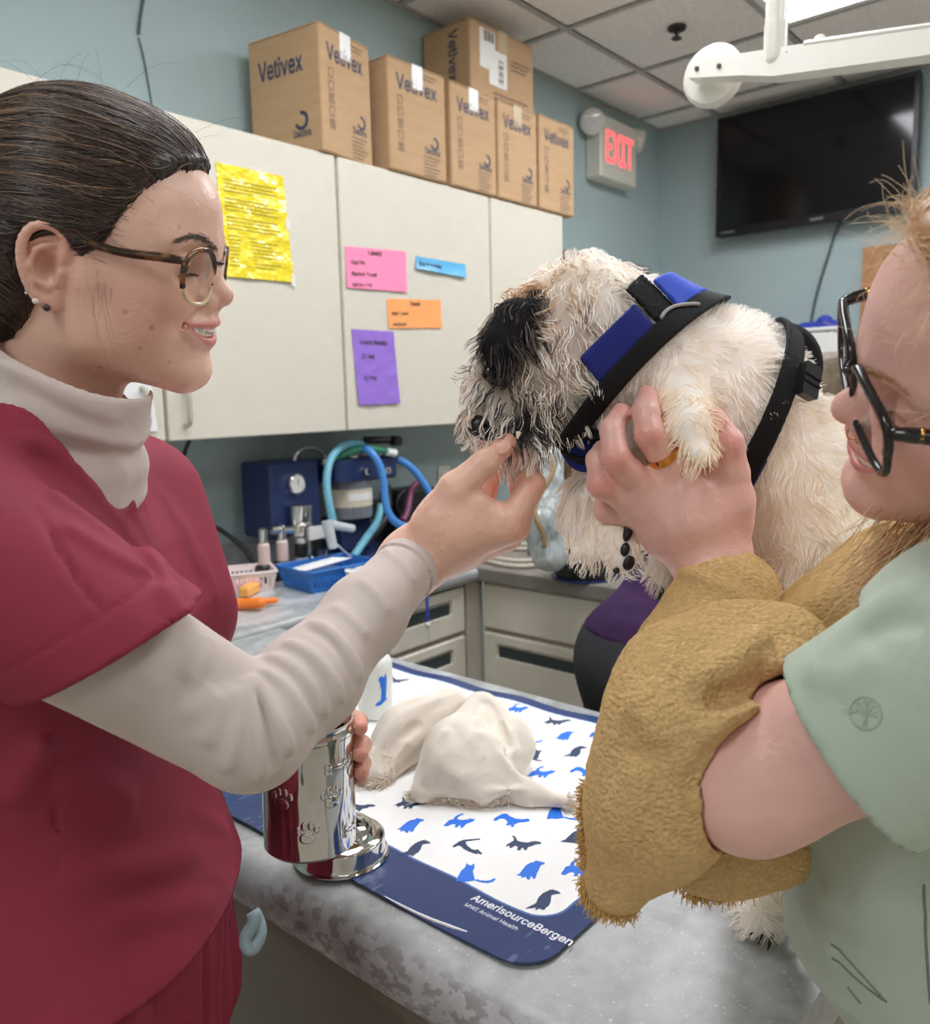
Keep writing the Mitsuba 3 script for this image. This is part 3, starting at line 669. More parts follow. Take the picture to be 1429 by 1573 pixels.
add('sample_line', tube([(1.5504, 1.83, 1.0237), (1.5794, 1.82, 0.9896), (1.6235, 1.82, 0.9591), (1.6698, 1.82, 0.9434)], .003, 6, 16), 'plastic_clear', True, parent=t)
# vaporiser and bottles in front of it
t = thing('vaporizer', 'chrome vaporizer with a round cap in front of the blue machine', 'vaporizer')
c = np.array((1.5274, 1.93, 1.0796))
top = (1.5302, 1.93, 1.1256)[2]; kk = top - zc
add('body', lathe([(0, 0), (.034, 0), (.034, .05), (.028, .06), (.028, kk * .55), (.036, kk * .58), (.036, kk * .72), (.032, kk * .75), (.034, kk * .78), (.034, kk), (.02, kk + .003), (0, kk + .003)], (c[0], 1.95, zc), 28), 'chrome', 35, parent=t)
add('scale_label', bx(c[0] - .005, c[0] + .05, 1.905, 1.913, zc + kk * .52, zc + kk * .70), 'label_white', False, parent=t)
add('side_arm', tube([(c[0] - .03, 1.95, zc + kk * .66), (c[0] - .10, 1.96, zc + kk * .7)], .012, 10), 'chrome', parent=t)
add('outlet', lathe([(0, .0), (.02, 0), (.022, .03), (.014, .035), (.014, .05), (0, .05)], (c[0] + .06, 1.93, zc + .02), 16), 'chrome', 35, parent=t)
material('label_pink', (212, 190, 184), .5)
for k, (px, lab) in enumerate(((403, 'small steel handled laryngoscope bottle farthest left in the black holder'), (432, 'small steel handled bottle right of the other in the black holder'))):
    c = (1.3952, 1.956, 1.0571) if k == 0 else (1.4599, 1.956, 1.0384); z = (1.4077, 1.97, 1.0918)[2]
    t = thing('holder_bottle', ['small steel capped bottle at the left of the black holder', 'small steel capped bottle at the right of the black holder'][k], 'bottle', None)
    add('body', lathe([(0, 0), (.017, 0), (.017, .055), (.012, .062), (0, .062)], (c[0], c[1], zc + .055), 16), 'label_pink', 35, parent=t)
    add('cap', lathe([(.013, .062), (.013, .10), (.008, .105), (0, .105)], (c[0], c[1], zc + .055), 16), 'chrome', 35, parent=t)
t = thing('bottle_holder', 'black block holding two small steel capped bottles', 'holder')
c = (1.4309, 1.955, 0.9951)
add('block', bx(c[0] - .06, c[0] + .05, 1.936, 1.976, zc, zc + .054, .006), 'black_plastic', False, parent=t)
t = thing('medicine_bottle', 'round bottle with a black band standing before the chrome vaporizer', 'bottle')
c = (1.5119, 1.97, 0.9806)
add('body', lathe([(0, 0), (.03, 0), (.032, .02), (.024, .045), (.018, .055), (.018, .085), (0, .085)], (c[0], 1.935, zc), 20), 'plastic_clear', 35, parent=t)
add('band', lathe([(.0185, .06), (.0195, .06), (.0195, .10), (0, .10)], (c[0], 1.935, zc), 20), 'black_plastic', 35, parent=t)
add('label', lathe([(.0262, .042), (.0325, .022), (.0327, .022), (.0264, .042)][::-1], (c[0], 1.935, zc), 20), 'label_white', 35, parent=t)
# baskets
def basket(label, m, c, ax, w, d, h, flare, nx, ny):
    t = thing('basket', label, 'basket', None)
    th = .0025; X = np.array([math.cos(ax), math.sin(ax), 0]); Y = np.array([-math.sin(ax), math.cos(ax), 0])
    def wallp(k):
        s = ((1, 0), (0, 1), (-1, 0), (0, -1))[k]; half, ln, nn = (w / 2, d, ny) if k % 2 == 0 else (d / 2, w, nx)
        out = X * s[0] + Y * s[1]; along = np.cross([0, 0, 1], out)
        holes = []
        for i in range(nn):
            u = -ln / 2 + ln * (i + .5) / nn; ww = ln / nn * .27
            holes.append([(u - ww, h * .22), (u + ww, h * .22), (u + ww, h * .78), (u - ww, h * .78)])
        m_ = poly([(-ln / 2, 0), (ln / 2, 0), (ln / 2 + flare, h), (-ln / 2 - flare, h)], th, holes)
        up = unit(np.array([0, 0, 1.0]) * h + out * flare); nrm = np.cross(along, up)
        return frame(m_, np.array(c) + out * (half - th), along, up, nrm)
    for k in range(4): add('side', wallp(k), m, False, parent=t)
    add('floor', frame(bx(-w / 2, w / 2, -d / 2, d / 2, .0005, .003), c, X, Y, (0, 0, 1)), m, False, parent=t)
    W, Dd = w / 2 + flare, d / 2 + flare
    q = [np.array(c) + X * a + Y * b + np.array([0, 0, h]) for a, b in ((-W, -Dd), (W, -Dd), (W, Dd), (-W, Dd), (-W, -Dd))]
    add('rim', tube(np.array([q[0] * (1 - a) + q[1] * a for a in (.02, .98)] + [q[1] * (1 - a) + q[2] * a for a in (.02, .98)] + [q[2] * (1 - a) + q[3] * a for a in (.02, .98)] + [q[3] * (1 - a) + q[0] * a for a in (.02, .98)] + [q[0] * .98 + q[1] * .02]), .004, 8), m, parent=t)
    return t
material('basket_pink', (228, 216, 214), .4)
material('basket_blue', (36, 108, 186), .4)
basket('small white slatted plastic basket on the worktop', 'basket_pink', (1.3166, 1.9329, 0.9145), math.radians(-28), .125, .10, .055, .012, 10, 10)
basket('small blue slatted plastic basket on the worktop', 'basket_blue', (1.4914, 1.7939, 0.9145), math.radians(-6), .20, .14, .06, .015, 16, 10)
c = np.array((1.4914, 1.7939, 0.9145))
m = bx(-.075, .075, -.045, .045, 0, .002, .0008); m = frame(m, c + np.array([-.045, -.02, .067]), unit((1, -.1, .08)), unit((.1, 1, -.1)), unit((-.08, .1, 1)))
tag(add('paper_slip', m, 'paper_white', False), 'folded white paper lying across the blue basket', 'paper')
q = (1.3166, 1.9329, 0.9145)
material('swab_pink', (226, 170, 176), .6)
tag(add('swab_pack', moved(bx(-.04, .04, -.025, .025, 0, .022, .006), (q[0], q[1], .9190), -28), 'swab_pink', False), 'pink wrapped swab pack inside the small white basket', 'swab')
# orange clippers and a black cable on the worktop
material('plastic_orange', (240, 128, 42), .35)
t = thing('clipper', 'orange handled clipper lying on the worktop edge', 'clipper')
f = blend((cone((1.1645, 1.7525, 0.93), (1.2505, 1.7139, 0.928), .012, .007), 0), (cone((1.1645, 1.7525, 0.93), (1.1958, 1.7037, 0.934), .012, .014), .01))
add('handle', mesh_sdf(f, np.array((1.1999, 1.7369, 0.93)) - .12, np.array((1.1999, 1.7369, 0.93)) + .12, .003), 'plastic_orange', True, parent=t)
material('plastic_peach', (248, 176, 92), .4)
c = np.array((1.2777, 1.8654, 0.915)); add('guard', frame(bx(-.035, .035, -.016, .016, 0, .03, .006), c, unit((.86, .5, 0)), unit((-.5, .86, 0)), (0, 0, 1)), 'plastic_peach', False, parent=t)
add('blade', tube([(1.1745, 1.7677, 0.924), (1.1313, 1.7488, 0.921)], [.006, .004], 8), 'chrome', parent=t)
material('cable_black', (26, 26, 28), .5)
tag(add('power_cable', tube([(1.2125, 2, 1.3392), (1.2492, 2.1, 1.2852), (1.2719, 2.15, 1.2172), (1.3137, 2.16, 1.1654), (1.3461, 2.16, 1.1389), (1.3363, 2.16, 1.1245)], .006, 8, 40), 'cable_black', True), 'black power cable hanging from the cabinet to the wall outlet', 'cable')
tag(add('power_cable', tube([(1.3393, 2.15, 1.0747), (1.3731, 2.13, 1.0543), (1.4062, 2.1, 1.0151), (1.423, 2.06, 0.9695), (1.4229, 2.05, 0.9373)], .007, 8, 40), 'cable_black', True), 'black power cable running from the outlet down to the worktop', 'cable')
tag(add('power_cable', tube([(1.4113, 2.256, 0.921), (1.4976, 2.3713, 0.923), (1.5334, 2.3682, 0.935), (1.5231, 2.3089, 0.93), (1.484, 2.2201, 0.921)], .007, 8, 40), 'cable_black', True), 'looped black cable lying behind the white basket', 'cable')
tag(add('hook_stand', lathe([(0, 0), (.009, 0), (.004, .006), (.0025, .010), (.0025, .045), (0, .045)], (1.2149, 1.8569, 0.9147), 12), 'cable_black', True), 'small black pin stand in front of the white basket', 'stand')
def outlet(label, p, plug):
    t = thing('wall_outlet', label, 'outlet')
    add('plate', bx(p[0] - .036, p[0] + .036, WY - .008, WY - .001, p[2] - .058, p[2] + .058, .003), 'sign_white', False, parent=t)
    for s in (-.025, .025): add('socket', bx(p[0] - .014, p[0] + .014, WY - .0105, WY - .0081, p[2] + s - .016, p[2] + s + .016, .001), 'label_white', False, parent=t)
    if plug: add('plug', lathe([(0, 0), (.016, 0), (.014, .03), (.006, .036), (0, .036)], (p[0] + .012, WY - .0108, p[2] - .02), 14, (0, -1, 0)), 'cable_black', 40, parent=t)
outlet('wall outlet with a black plug, left of the dog', (2.4254, 2.17, 1.1055), True)
outlet('wall outlet behind the shoulder of the woman in red', (1.2475, 2.17, 1.25), False)
outlet('wall outlet with power cables, beside the chest of the woman in red', (1.3275, 2.17, 1.0959), False)
t = thing('charger', 'white rounded charger plugged in at the outlet under the cabinets', 'charger')
c = np.array((1.2934, 2.13, 1.1411))
add('body', mesh_sdf(ell(c, (.035, .035, .022)), c - .06, c + .06, .004), 'lamp_white', True, parent=t)
add('plug', tube([(1.298, 2.14, 1.1209), (1.3362, 2.14, 1.1183)], .014, 10), 'cable_black', parent=t)
# at the corner: white cup, containers, black box, bag, tubing
t = thing('white_bowl', 'white bowl on the worktop next to the blue basket', 'bowl')
add('bowl', lathe([(0, .001), (.022, .001), (.04, .025), (.048, .055), (.046, .055), (.038, .026), (0, .006)], np.array((1.5039, 1.6643, 0.9145)), 28), 'lamp_white', 35, parent=t)
material('plastic_purple', (76, 44, 96), .4)
t = thing('wipes_tub', 'white tub with a purple label at the corner of the worktop', 'tub')
c = (1.917, 1.6724, 0.9145)
add('tub', lathe([(0, 0), (.022, 0), (.034, .012), (.036, .028), (0, .028)], c, 20), 'lamp_white', 35, parent=t)
add('label', lathe([(0, .0282), (.03, .0282), (.03, .06), (0, .06)], c, 20), 'plastic_purple', 35, parent=t)
t = thing('black_box', 'black equipment box standing behind the hoses by the outlet', 'box')
a, b = (2.0006, 2, 1.1143), (2.1633, 2, 0.9922)
add('housing', bx(a[0], b[0] + .02, 2.0, 2.12, zc, a[2], .01), 'black_plastic', False, parent=t)
add('handle', tube([(1.9869, 1.99, 1.0381), (1.9691, 1.985, 1.0962), (1.995, 1.985, 1.1158), (2.0443, 1.99, 1.1082)], .006, 8, 20), 'black_plastic', True, parent=t)
material('bag_clear', (178, 186, 186), .18, .6, bump=proc(lambda p, n, uv: fbm(p.x * 40, p.y * 40, p.z * 18, 3)), scale=.02)
t = thing('plastic_bag', 'crumpled clear plastic bag standing behind the dog on the sink worktop', 'bag')
ctr = np.array((1.7943, 1.2584, 1.1424))
f = blend((cone((1.8131, 1.2619, 1.2618), (1.7878, 1.2605, 1.1169), .042, .066), 0), (cone((1.7878, 1.2605, 1.1169), (1.7867, 1.2399, 1.0141), .062, .05), .03))
g = lambda p: smax(f(p) + .02 * sharpness(p * [1, 1, .45], 22, 5).astype(np.float32), .9175 - p[:, 2], .004)
add('film', mesh_sdf(g, ctr - .25, ctr + .25, .008), 'bag_clear', True, parent=t)
material('tan_tape', (160, 136, 96), .6)
add('seam', tube(onto(g, spline([(1.7558, 1.2059, 1.2676), (1.7403, 1.2118, 1.2103), (1.7098, 1.2317, 1.137), (1.7146, 1.2155, 1.0873), (1.714, 1.2074, 1.046)], 24)), .007, 8), 'tan_tape', True, parent=t)
material('tubing_pale', (196, 188, 172), .3)
t = thing('tubing', 'coil of pale tubing on the dark sink worktop', 'tubing')
q = [np.array((2.0452, 1.7017, 0.924)), np.array((1.9476, 1.544, 0.924)), np.array((1.9606, 1.4553, 0.924)), np.array((2.0304, 1.4213, 0.924)), np.array((2.2027, 1.5466, 0.924)), np.array((2.1743, 1.6534, 0.924)), np.array((2.1296, 1.7429, 0.924))]
for k in range(2): add('coil', tube([v + np.array([.012 * k, .01 * k, .0135 * k]) for v in q], .0065, 8, 50), 'tubing_pale', True, parent=t)
t = thing('spray_bottle', 'small clear bottle with a chrome cap by the tubing', 'bottle')
c = (2.1537, 1.5638, 0.917)
add('body', lathe([(0, 0), (.017, 0), (.017, .05), (.012, .06), (0, .06)], c, 16), 'glass_grey', 35, parent=t); add('cap', lathe([(.011, .0605), (.011, .085), (.006, .09), (0, .09)], c, 16), 'chrome', 35, parent=t)
t = thing('kettle', 'black appliance on the sink worktop behind the dog and its hanging paws', 'appliance')
c = np.array((1.9476, 1.2202, 0.9165)) + np.array([.03, .03, 0])
add('body', lathe([(0, .004), (.085, .004), (.09, .03), (.085, .15), (.07, .2), (0, .205)], c, 32), 'black_plastic', 35, parent=t)
add('base', lathe([(0, 0), (.098, 0), (.098, .0035), (0, .0035)], c, 32), 'machine_blue', 35, parent=t)
add('spout', tube([c + [-.085, 0, .12], c + [-.12, .0, .17]], [.02, .012], 10), 'black_plastic', parent=t)
add('dish_tray', bx(2.02, 2.3, 1.39, 1.55, .917, .922, .002), 'black_plastic', False, parent=t) if 0 else None
# cord with a clear suction cup
material('cord_blue', (46, 64, 160), .5)
t = thing('suction_cup', 'clear suction cup hanging on a blue cord in front of the drawers', 'suction cup')
p1 = np.array((1.6352, 1.55, 0.8024))
add('cord', tube([(1.6568, 1.572, 0.944), (1.6442, 1.56, 0.8884), (1.6368, 1.55, 0.8394), p1], .0045, 8, 16), 'cord_blue', True, parent=t)
scene['clear_plastic'] = {'type': 'thindielectric', 'int_ior': 1.45}
add('cup', lathe([(.004, .008), (.012, .004), (.024, -.004), (.027, -.010)], p1, 28, (-.45, -.75, .45)), 'clear_plastic', 40, parent=t)
add('hub', lathe([(0, -.006), (.008, -.006), (.006, .01), (0, .012)], p1, 14, (-.45, -.75, .45)), 'lens_clear', 40, parent=t)
add('tail', tube([p1, (1.6393, 1.55, 0.7734), (1.6438, 1.55, 0.7535)], .0012, 6, 8), 'lens_clear', True, parent=t)

# ---------------------------------------------------------------- things on the exam table
ZT = .9002
MX0, MX1, MY0, MY1 = .560, 1.122, .412, 1.27
def mat_z(x, y):
    """the soft mat does not lie quite flat along its rims"""
    far = np.exp(-((x - MX1) / .05) ** 2) * (.5 + .5 * np.sin(y * 38 + 1)) * .004
    near = np.exp(-((x - MX0) / .06) ** 2) * (.5 + .5 * np.sin(y * 31)) * .0025
    end = np.exp(-((y - MY0) / .03) ** 2) * .002
    return ZT + .0022 + far + near + end + .0008 * np.sin(x * 19 + y * 11) ** 2
def in_white(p, n, uv):
    # flat print: navy border with rounded inner corners, a slightly wavy near line
    navy, white, edge = mi.Color3f(lin(34, 56, 104)), mi.Color3f(lin(236, 236, 236)), mi.Color3f(lin(70, 104, 168))
    wob = .004 * dr.sin(p.y * 21 + .6) + .003 * dr.sin(p.y * 47)
    cx, cy, hx, hy, r = .867, .8475, .231, .4025, .028
    qx = dr.abs(p.x - cx - .5 * wob * smoothstep(cx, cx - .2, p.x)) - hx + r; qy = dr.abs(p.y - cy) - hy + r
    d = dr.sqrt(dr.square(dr.maximum(qx, 0)) + dr.square(dr.maximum(qy, 0))) + dr.minimum(dr.maximum(qx, qy), 0) - r
    c = dr.select(d < 0, white, dr.select(d < .003, edge, navy))
    scuff = smoothstep(.70, .76, fbm(p.x * 30, p.y * 120, 0, 3)) * smoothstep(.62, .60, p.x) * .35
    return mix(c, lin(120, 136, 170), scuff)
material('mat_print', proc(in_white), .32, .5)
import shapely
nx, ny = 90, 130
gxm, gym = np.meshgrid(np.linspace(MX0, MX1, nx), np.linspace(MY0, MY1, ny))
def corner_pull(x, y, r=.04):
    """rounds the rectangle's corners"""
    cx, cy = (MX0 + MX1) / 2, (MY0 + MY1) / 2; hx, hy = (MX1 - MX0) / 2 - r, (MY1 - MY0) / 2 - r
    dx, dy = x - cx, y - cy; ex, ey = np.maximum(np.abs(dx) - hx, 0), np.maximum(np.abs(dy) - hy, 0)
    s = np.maximum(np.maximum(ex, ey) / np.maximum(np.hypot(ex, ey), 1e-9), 0); s = np.where((ex > 0) & (ey > 0), s, 1)
    return cx + np.sign(dx) * (np.minimum(np.abs(dx), hx) + ex * s), cy + np.sign(dy) * (np.minimum(np.abs(dy), hy) + ey * s)
gxm, gym = corner_pull(gxm, gym)
top = np.stack([gxm, gym, mat_z(gxm, gym)], -1).reshape(-1, 3); bot = top - [0, 0, .002]
i, j = np.meshgrid(np.arange(nx - 1), np.arange(ny - 1)); a = (j * nx + i).ravel(); N = nx * ny
f = np.vstack([np.c_[a, a + 1, a + nx + 1], np.c_[a, a + nx + 1, a + nx]])
rim = np.r_[np.arange(nx), np.arange(1, ny) * nx + nx - 1, (ny - 1) * nx + np.arange(nx - 2, -1, -1), np.arange(ny - 2, 0, -1) * nx]; rn = np.roll(rim, -1)
m = trimesh.Trimesh(np.vstack([top, bot]), np.vstack([f, f[:, ::-1] + N, np.c_[rim, rim + N, rn + N], np.c_[rim, rn + N, rn]]), process=False)
mt = thing('table_mat', 'white table mat printed with blue cats and dogs inside a navy border', 'mat')
add('sheet', m, 'mat_print', 40, parent=mt)
material('print_blue', (38, 112, 220), .35); material('print_dark', (44, 62, 96), .35); material('print_white', (232, 234, 240), .35)
CAT_SIT = [(0, 0), (.1, .35), (.2, .6), (.38, .85), (.42, 1.05), (.5, .93), (.62, .92), (.72, 1.03), (.74, .8), (.66, .62), (.7, .35), (.74, .1), (.86, .02), (1.05, -.06), (1.3, -.1), (1.5, -.02), (1.6, .12), (1.52, .14), (1.42, .04), (1.25, 0), (1.0, .03), (.85, .1), (.5, 0), (.25, .03)]
PUPPY = [(0, .2), (.14, .3), (.2, .42), (.4, .72), (.55, .84), (.72, .88), (.8, .98), (.9, .92), (1.1, .86), (1.12, .8), (.96, .74), (.86, .5), (.76, .3), (.7, .06), (.6, .0), (.6, .12), (.52, .14), (.46, -.04), (.36, 0), (.38, .12), (.26, .1), (.16, .06), (.2, .18)]
CAT_WALK = [(0, .1), (.12, .3), (.25, .5), (.45, .56), (.5, .74), (.7, .92), (.85, .98), (.88, .92), (.72, .84), (.6, .7), (.6, .54), (.85, .46), (1.05, .52), (1.15, .5), (1.2, .62), (1.28, .52), (1.42, .54), (1.36, .42), (1.2, .3), (1.05, .22), (.95, .1), (.86, -.08), (.76, -.08), (.8, .12), (.7, .12), (.62, -.04), (.5, -.02), (.58, .16), (.4, .22), (.28, .14), (.12, .04)]
BOW = [(0, .4), (.06, .56), (.25, .72), (.4, .86), (.6, .86), (.75, .66), (1.0, .48), (1.3, .44), (1.5, .48), (1.6, .44), (1.58, .3), (1.4, .26), (1.1, .22), (.9, .1), (.85, -.08), (.74, -.06), (.8, .1), (.68, .06), (.6, .0), (.54, .08), (.64, .2), (.58, .42), (.42, .54), (.3, .54), (.18, .46), (.12, .36)]
DOG_WALK = [(0, .22), (.1, .34), (.22, .44), (.38, .56), (.42, .74), (.34, .92), (.42, .9), (.5, .72), (.52, .56), (.85, .44), (1.05, .42), (1.2, .5), (1.45, .5), (1.62, .42), (1.6, .34), (1.35, .32), (1.2, .22), (1.0, .16), (.92, -.04), (.8, -.02), (.84, .12), (.7, .1), (.62, -.06), (.5, -.02), (.58, .18), (.42, .26), (.3, .16), (.18, .1), (.2, .24), (.1, .26)]
CAT_STRETCH = [(0, .5), (.1, .62), (.3, .82), (.5, .92), (.8, .94), (1.2, .98), (1.2, .94), (.8, .88), (.55, .82), (.6, .6), (.8, .34), (1.0, .24), (1.12, .3), (1.16, .2), (1.3, .02), (1.22, .0), (1.1, .1), (1.05, .02), (.9, .1), (.7, .2), (.5, .36), (.36, .56), (.2, .56), (.1, .48)]
DOG_SIT = [(0, .04), (.2, .16), (.4, .28), (.5, .55), (.7, .8), (.95, .96), (1.1, 1.0), (1.3, .88), (1.36, .8), (1.2, .78), (1.0, .72), (.94, .4), (.84, .16), (.72, .08), (.66, -.04), (.54, 0), (.58, .1), (.46, .02), (.34, -.04), (.4, .1), (.22, .06)]
CAT_DARK = [(0, .2), (.2, .3), (.4, .54), (.6, .76), (.74, .84), (.78, 1.0), (.88, .88), (1.08, .92), (.94, .76), (.86, .5), (.8, .26), (.66, .14), (.9, .04), (1.0, -.04), (.8, .0), (.5, .12), (.25, .16)]
def animal(shape, at_, color, sz):
    from shapely.geometry import Polygon
    p = np.array(shape) * [1, 1.25]; p = (p - [(p[:, 0].min() + p[:, 0].max()) / 2, .55]) * sz
    g = shapely.make_valid(Polygon(p)).buffer(.0007).buffer(-.0003).simplify(.0002)
    m = trimesh.util.concatenate([trimesh.creation.extrude_polygon(q, .0003, engine='earcut') for q in getattr(g, 'geoms', [g])])
    m = frame(m, (at_[0], at_[1], 0), unit([.64, -.77, 0]), unit([.77, .64, 0]), (0, 0, 1))
    m.vertices[:, 2] += mat_z(m.vertices[:, 0], m.vertices[:, 1]) + .0001
    add('print', m, color, False, parent=mt)
B_, D_ = 'print_blue', 'print_dark'
for s, q, c, z in [(DOG_WALK, (0.7288, 0.7322, 0.902), D_, .025), (PUPPY, (0.6859, 0.6895, 0.902), B_, .028), (CAT_WALK, (0.7331, 0.6499, 0.902), B_, .027), (BOW, (0.7759, 0.6005, 0.902), B_, .028), (CAT_SIT, (0.831, 0.5592, 0.902), B_, .028),
                   (DOG_SIT, (0.651, 0.6491, 0.902), D_, .026), (CAT_STRETCH, (0.6917, 0.602, 0.902), D_, .027), (DOG_WALK, (0.7406, 0.5561, 0.902), D_, .026), (CAT_DARK, (0.7871, 0.5158, 0.902), D_, .030),
                   (CAT_SIT, (0.6564, 0.5596, 0.902), B_, .027), (PUPPY, (0.6997, 0.5151, 0.902), B_, .029), (CAT_WALK, (0.7361, 0.4774, 0.902), B_, .027), (DOG_SIT, (0.6617, 0.4715, 0.902), D_, .028),
                   (DOG_WALK, (1.0759, 0.7354, 0.902), D_, .028), (PUPPY, (1.0312, 0.6905, 0.902), B_, .028), (CAT_WALK, (1.0734, 0.6518, 0.902), B_, .028), (CAT_SIT, (0.991, 0.7349, 0.902), B_, .030), (CAT_DARK, (0.943, 0.6891, 0.902), D_, .03), (DOG_SIT, (0.9928, 0.6465, 0.902), D_, .028), (CAT_WALK, (0.9075, 0.6476, 0.902), B_, .028), (BOW, (0.9472, 0.5995, 0.902), B_, .028), (DOG_WALK, (0.9108, 0.5632, 0.902), D_, .028),
                   (DOG_WALK, (0.6826, 0.78, 0.902), D_, .026), (DOG_WALK, (1.0607, 1.086, 0.902), D_, .026), (PUPPY, (0.7354, 0.8272, 0.902), B_, .028), (CAT_WALK, (1.0778, 0.8177, 0.902), B_, .027)]:
    animal(s, q, c, z)
def matline(text, h, p0, width=None):
    m = lettering(text, h, .0003, h > .01)
    if width: m.vertices[:, 0] *= width / np.ptp(m.vertices[:, 0])
    m = frame(m, (p0[0], p0[1], 0), (0, -1, 0), (1, 0, 0), (0, 0, 1)); m.vertices[:, 2] += mat_z(m.vertices[:, 0], m.vertices[:, 1]) + .0001
    add('lettering', m, 'print_white', False, parent=mt)
matline('AmerisourceBergen', .0105, (0.6153, 0.5336, 0.902), .125)
matline('MWI Animal Health', .0058, (0.6024, 0.5316, 0.902), .068)
e = np.array([(0.5606, 0.6379, 0.9), (0.5617, 0.5987, 0.9), (0.563, 0.5525, 0.9), (0.5671, 0.5204, 0.9), (0.5716, 0.5002, 0.9)]); e[:, 2] = .9035; e[:, 0] = np.maximum(e[:, 0], MX0 + .001)
add('worn_rim', tube(e, [.0006, .0012, .0018, .0022, .0012], 8, 20), 'print_white', True, parent=mt)
# cream towel: a crumpled heap with a frayed hem
def terry(a, b, fq=900, stain=None):
    return proc(lambda p, n, uv: mix(lin(*a), lin(*b), fbm(p.x * 14, p.y * 14, p.z * 14, 3)))
material('towel_cream', terry((216, 206, 192), (232, 223, 211)), .95, .1, sheen=.1, bump=proc(lambda p, n, uv: fbm(p.x * 420, p.y * 420, p.z * 700, 2) + .5 * dr.sin((p.y * .8 + p.z) * 1900)), scale=.0011)
q = lambda *a: np.array(a)
A0, A1, A2 = np.array((0.7947, 0.7102, 0.9)), np.array((0.783, 0.7725, 0.9)), np.array((0.8986, 0.725, 0.9))
tops = {'peak': np.array((0.9273, 0.7734, 0.985)), 'left': np.array((0.8296, 0.7948, 0.965)), 'r': np.array((0.9095, 0.6906, 0.955))}
base = blend(
    (cone((0.9156, 0.7644, 0.963), (0.814, 0.7258, 0.94), .026, .042), 0),
    (cone((0.814, 0.7258, 0.94), (0.7461, 0.7246, 0.912), .042, .017), .03),
    (cone((0.7914, 0.7063, 0.935), (0.7809, 0.6529, 0.914), .04, .016), .03),
    (cone((0.8091, 0.6756, 0.928), (0.8241, 0.6092, 0.913), .03, .0125), .03),
    (cone((0.8241, 0.6092, 0.913), (0.8399, 0.5651, 0.9115), .0125, .008), .02),
    (cone((0.9283, 0.7697, 0.965), (0.8975, 0.6875, 0.95), .022, .020), .015),
    (cone((0.8975, 0.6875, 0.95), (0.8681, 0.6602, 0.915), .020, .012), .02),
    (cone((0.8893, 0.6815, 0.935), (0.8139, 0.6771, 0.935), .024, .03), .03))
lines = [(((0.8106, 0.6793, 1.0483), (0.8189, 0.6644, 1.0232), (0.8236, 0.6524, 0.993), (0.8257, 0.6417, 0.9544)), -.011, .0055), (((0.8028, 0.6875, 1.0435), (0.8079, 0.6727, 1.0022), (0.8172, 0.6535, 0.9632), (0.8327, 0.6281, 0.9284), (0.8583, 0.5938, 0.9078)), .0075, .008),
         (((0.784, 0.708, 1.0373), (0.7604, 0.7284, 1.0038), (0.7049, 0.7111, 0.983), (0.6551, 0.6883, 0.9675)), .0080, .008), (((0.6738, 0.6652, 0.9613), (0.7036, 0.6291, 0.9548), (0.7347, 0.5936, 0.9584), (0.763, 0.5611, 0.9605)), .0060, .006), (((0.6828, 0.6526, 0.9509), (0.7127, 0.6165, 0.9452), (0.7485, 0.5748, 0.9455)), -.0070, .006),
         (((0.7799, 0.7055, 1.0031), (0.7926, 0.6833, 0.9684), (0.7633, 0.6374, 0.9564)), -.0040, .014), (((0.8163, 0.6728, 1.049), (0.8335, 0.6504, 1.0373), (0.8414, 0.6353, 1.0095), (0.8384, 0.6295, 0.9668)), .0060, .009), (((0.7192, 0.6961, 0.9907), (0.7371, 0.669, 0.9614), (0.7154, 0.6181, 0.9677)), .0045, .012), (((0.8201, 0.6602, 1.0103), (0.831, 0.6419, 0.9842), (0.833, 0.6332, 0.9541)), .0045, .006)]
rd = ridges(snapped(base, lines))
towel = lambda p: base(p) - rd(p) + .007 * sharpness(p, 18, 9, 2).astype(np.float32) + .0065 * np.abs(sharpness(p, 24, 19, 2)).astype(np.float32)
lobe_b = blend((cone((0.916, 0.8278, 0.95), (0.8183, 0.8378, 0.938), .034, .034), 0), (cone((0.8183, 0.8378, 0.938), (0.7308, 0.8215, 0.915), .034, .014), .03), (cone((0.8564, 0.8408, 0.945), (0.7518, 0.8046, 0.912), .03, .014), .03))
rl = ridges(snapped(lobe_b, [(((0.7849, 0.7085, 1.0441), (0.754, 0.7395, 1.0212), (0.722, 0.7698, 0.988), (0.6677, 0.7504, 0.9639)), .007, .009), (((0.7576, 0.7317, 1.0039), (0.7316, 0.7558, 0.9748), (0.6833, 0.7313, 0.9592)), -.008, .007), (((0.7443, 0.7436, 0.9872), (0.6937, 0.7234, 0.9793), (0.6543, 0.6914, 0.9776)), .006, .006)]))
lobe = lambda p: lobe_b(p) - rl(p) + .008 * sharpness(p, 16, 4, 2).astype(np.float32) + .0065 * np.abs(sharpness(p, 24, 29, 2)).astype(np.float32)
above = lambda f: (lambda p: smax(f(p), (.9036 - p[:, 2]), .004))
t = thing('cream_towel', 'crumpled cream towel with frayed edges in a heap on the mat', 'towel')
c = np.array((0.8306, 0.7406, 0.93))
add('fold', mesh_sdf(above(towel), c - [.26, .26, .05], c + [.26, .26, .1], .0032), 'towel_cream', True, parent=t)
add('fold', mesh_sdf(above(lobe), c - [.2, .1, .05], c + [.26, .34, .1], .0034), 'towel_cream', True, parent=t)
rng = np.random.default_rng(5)
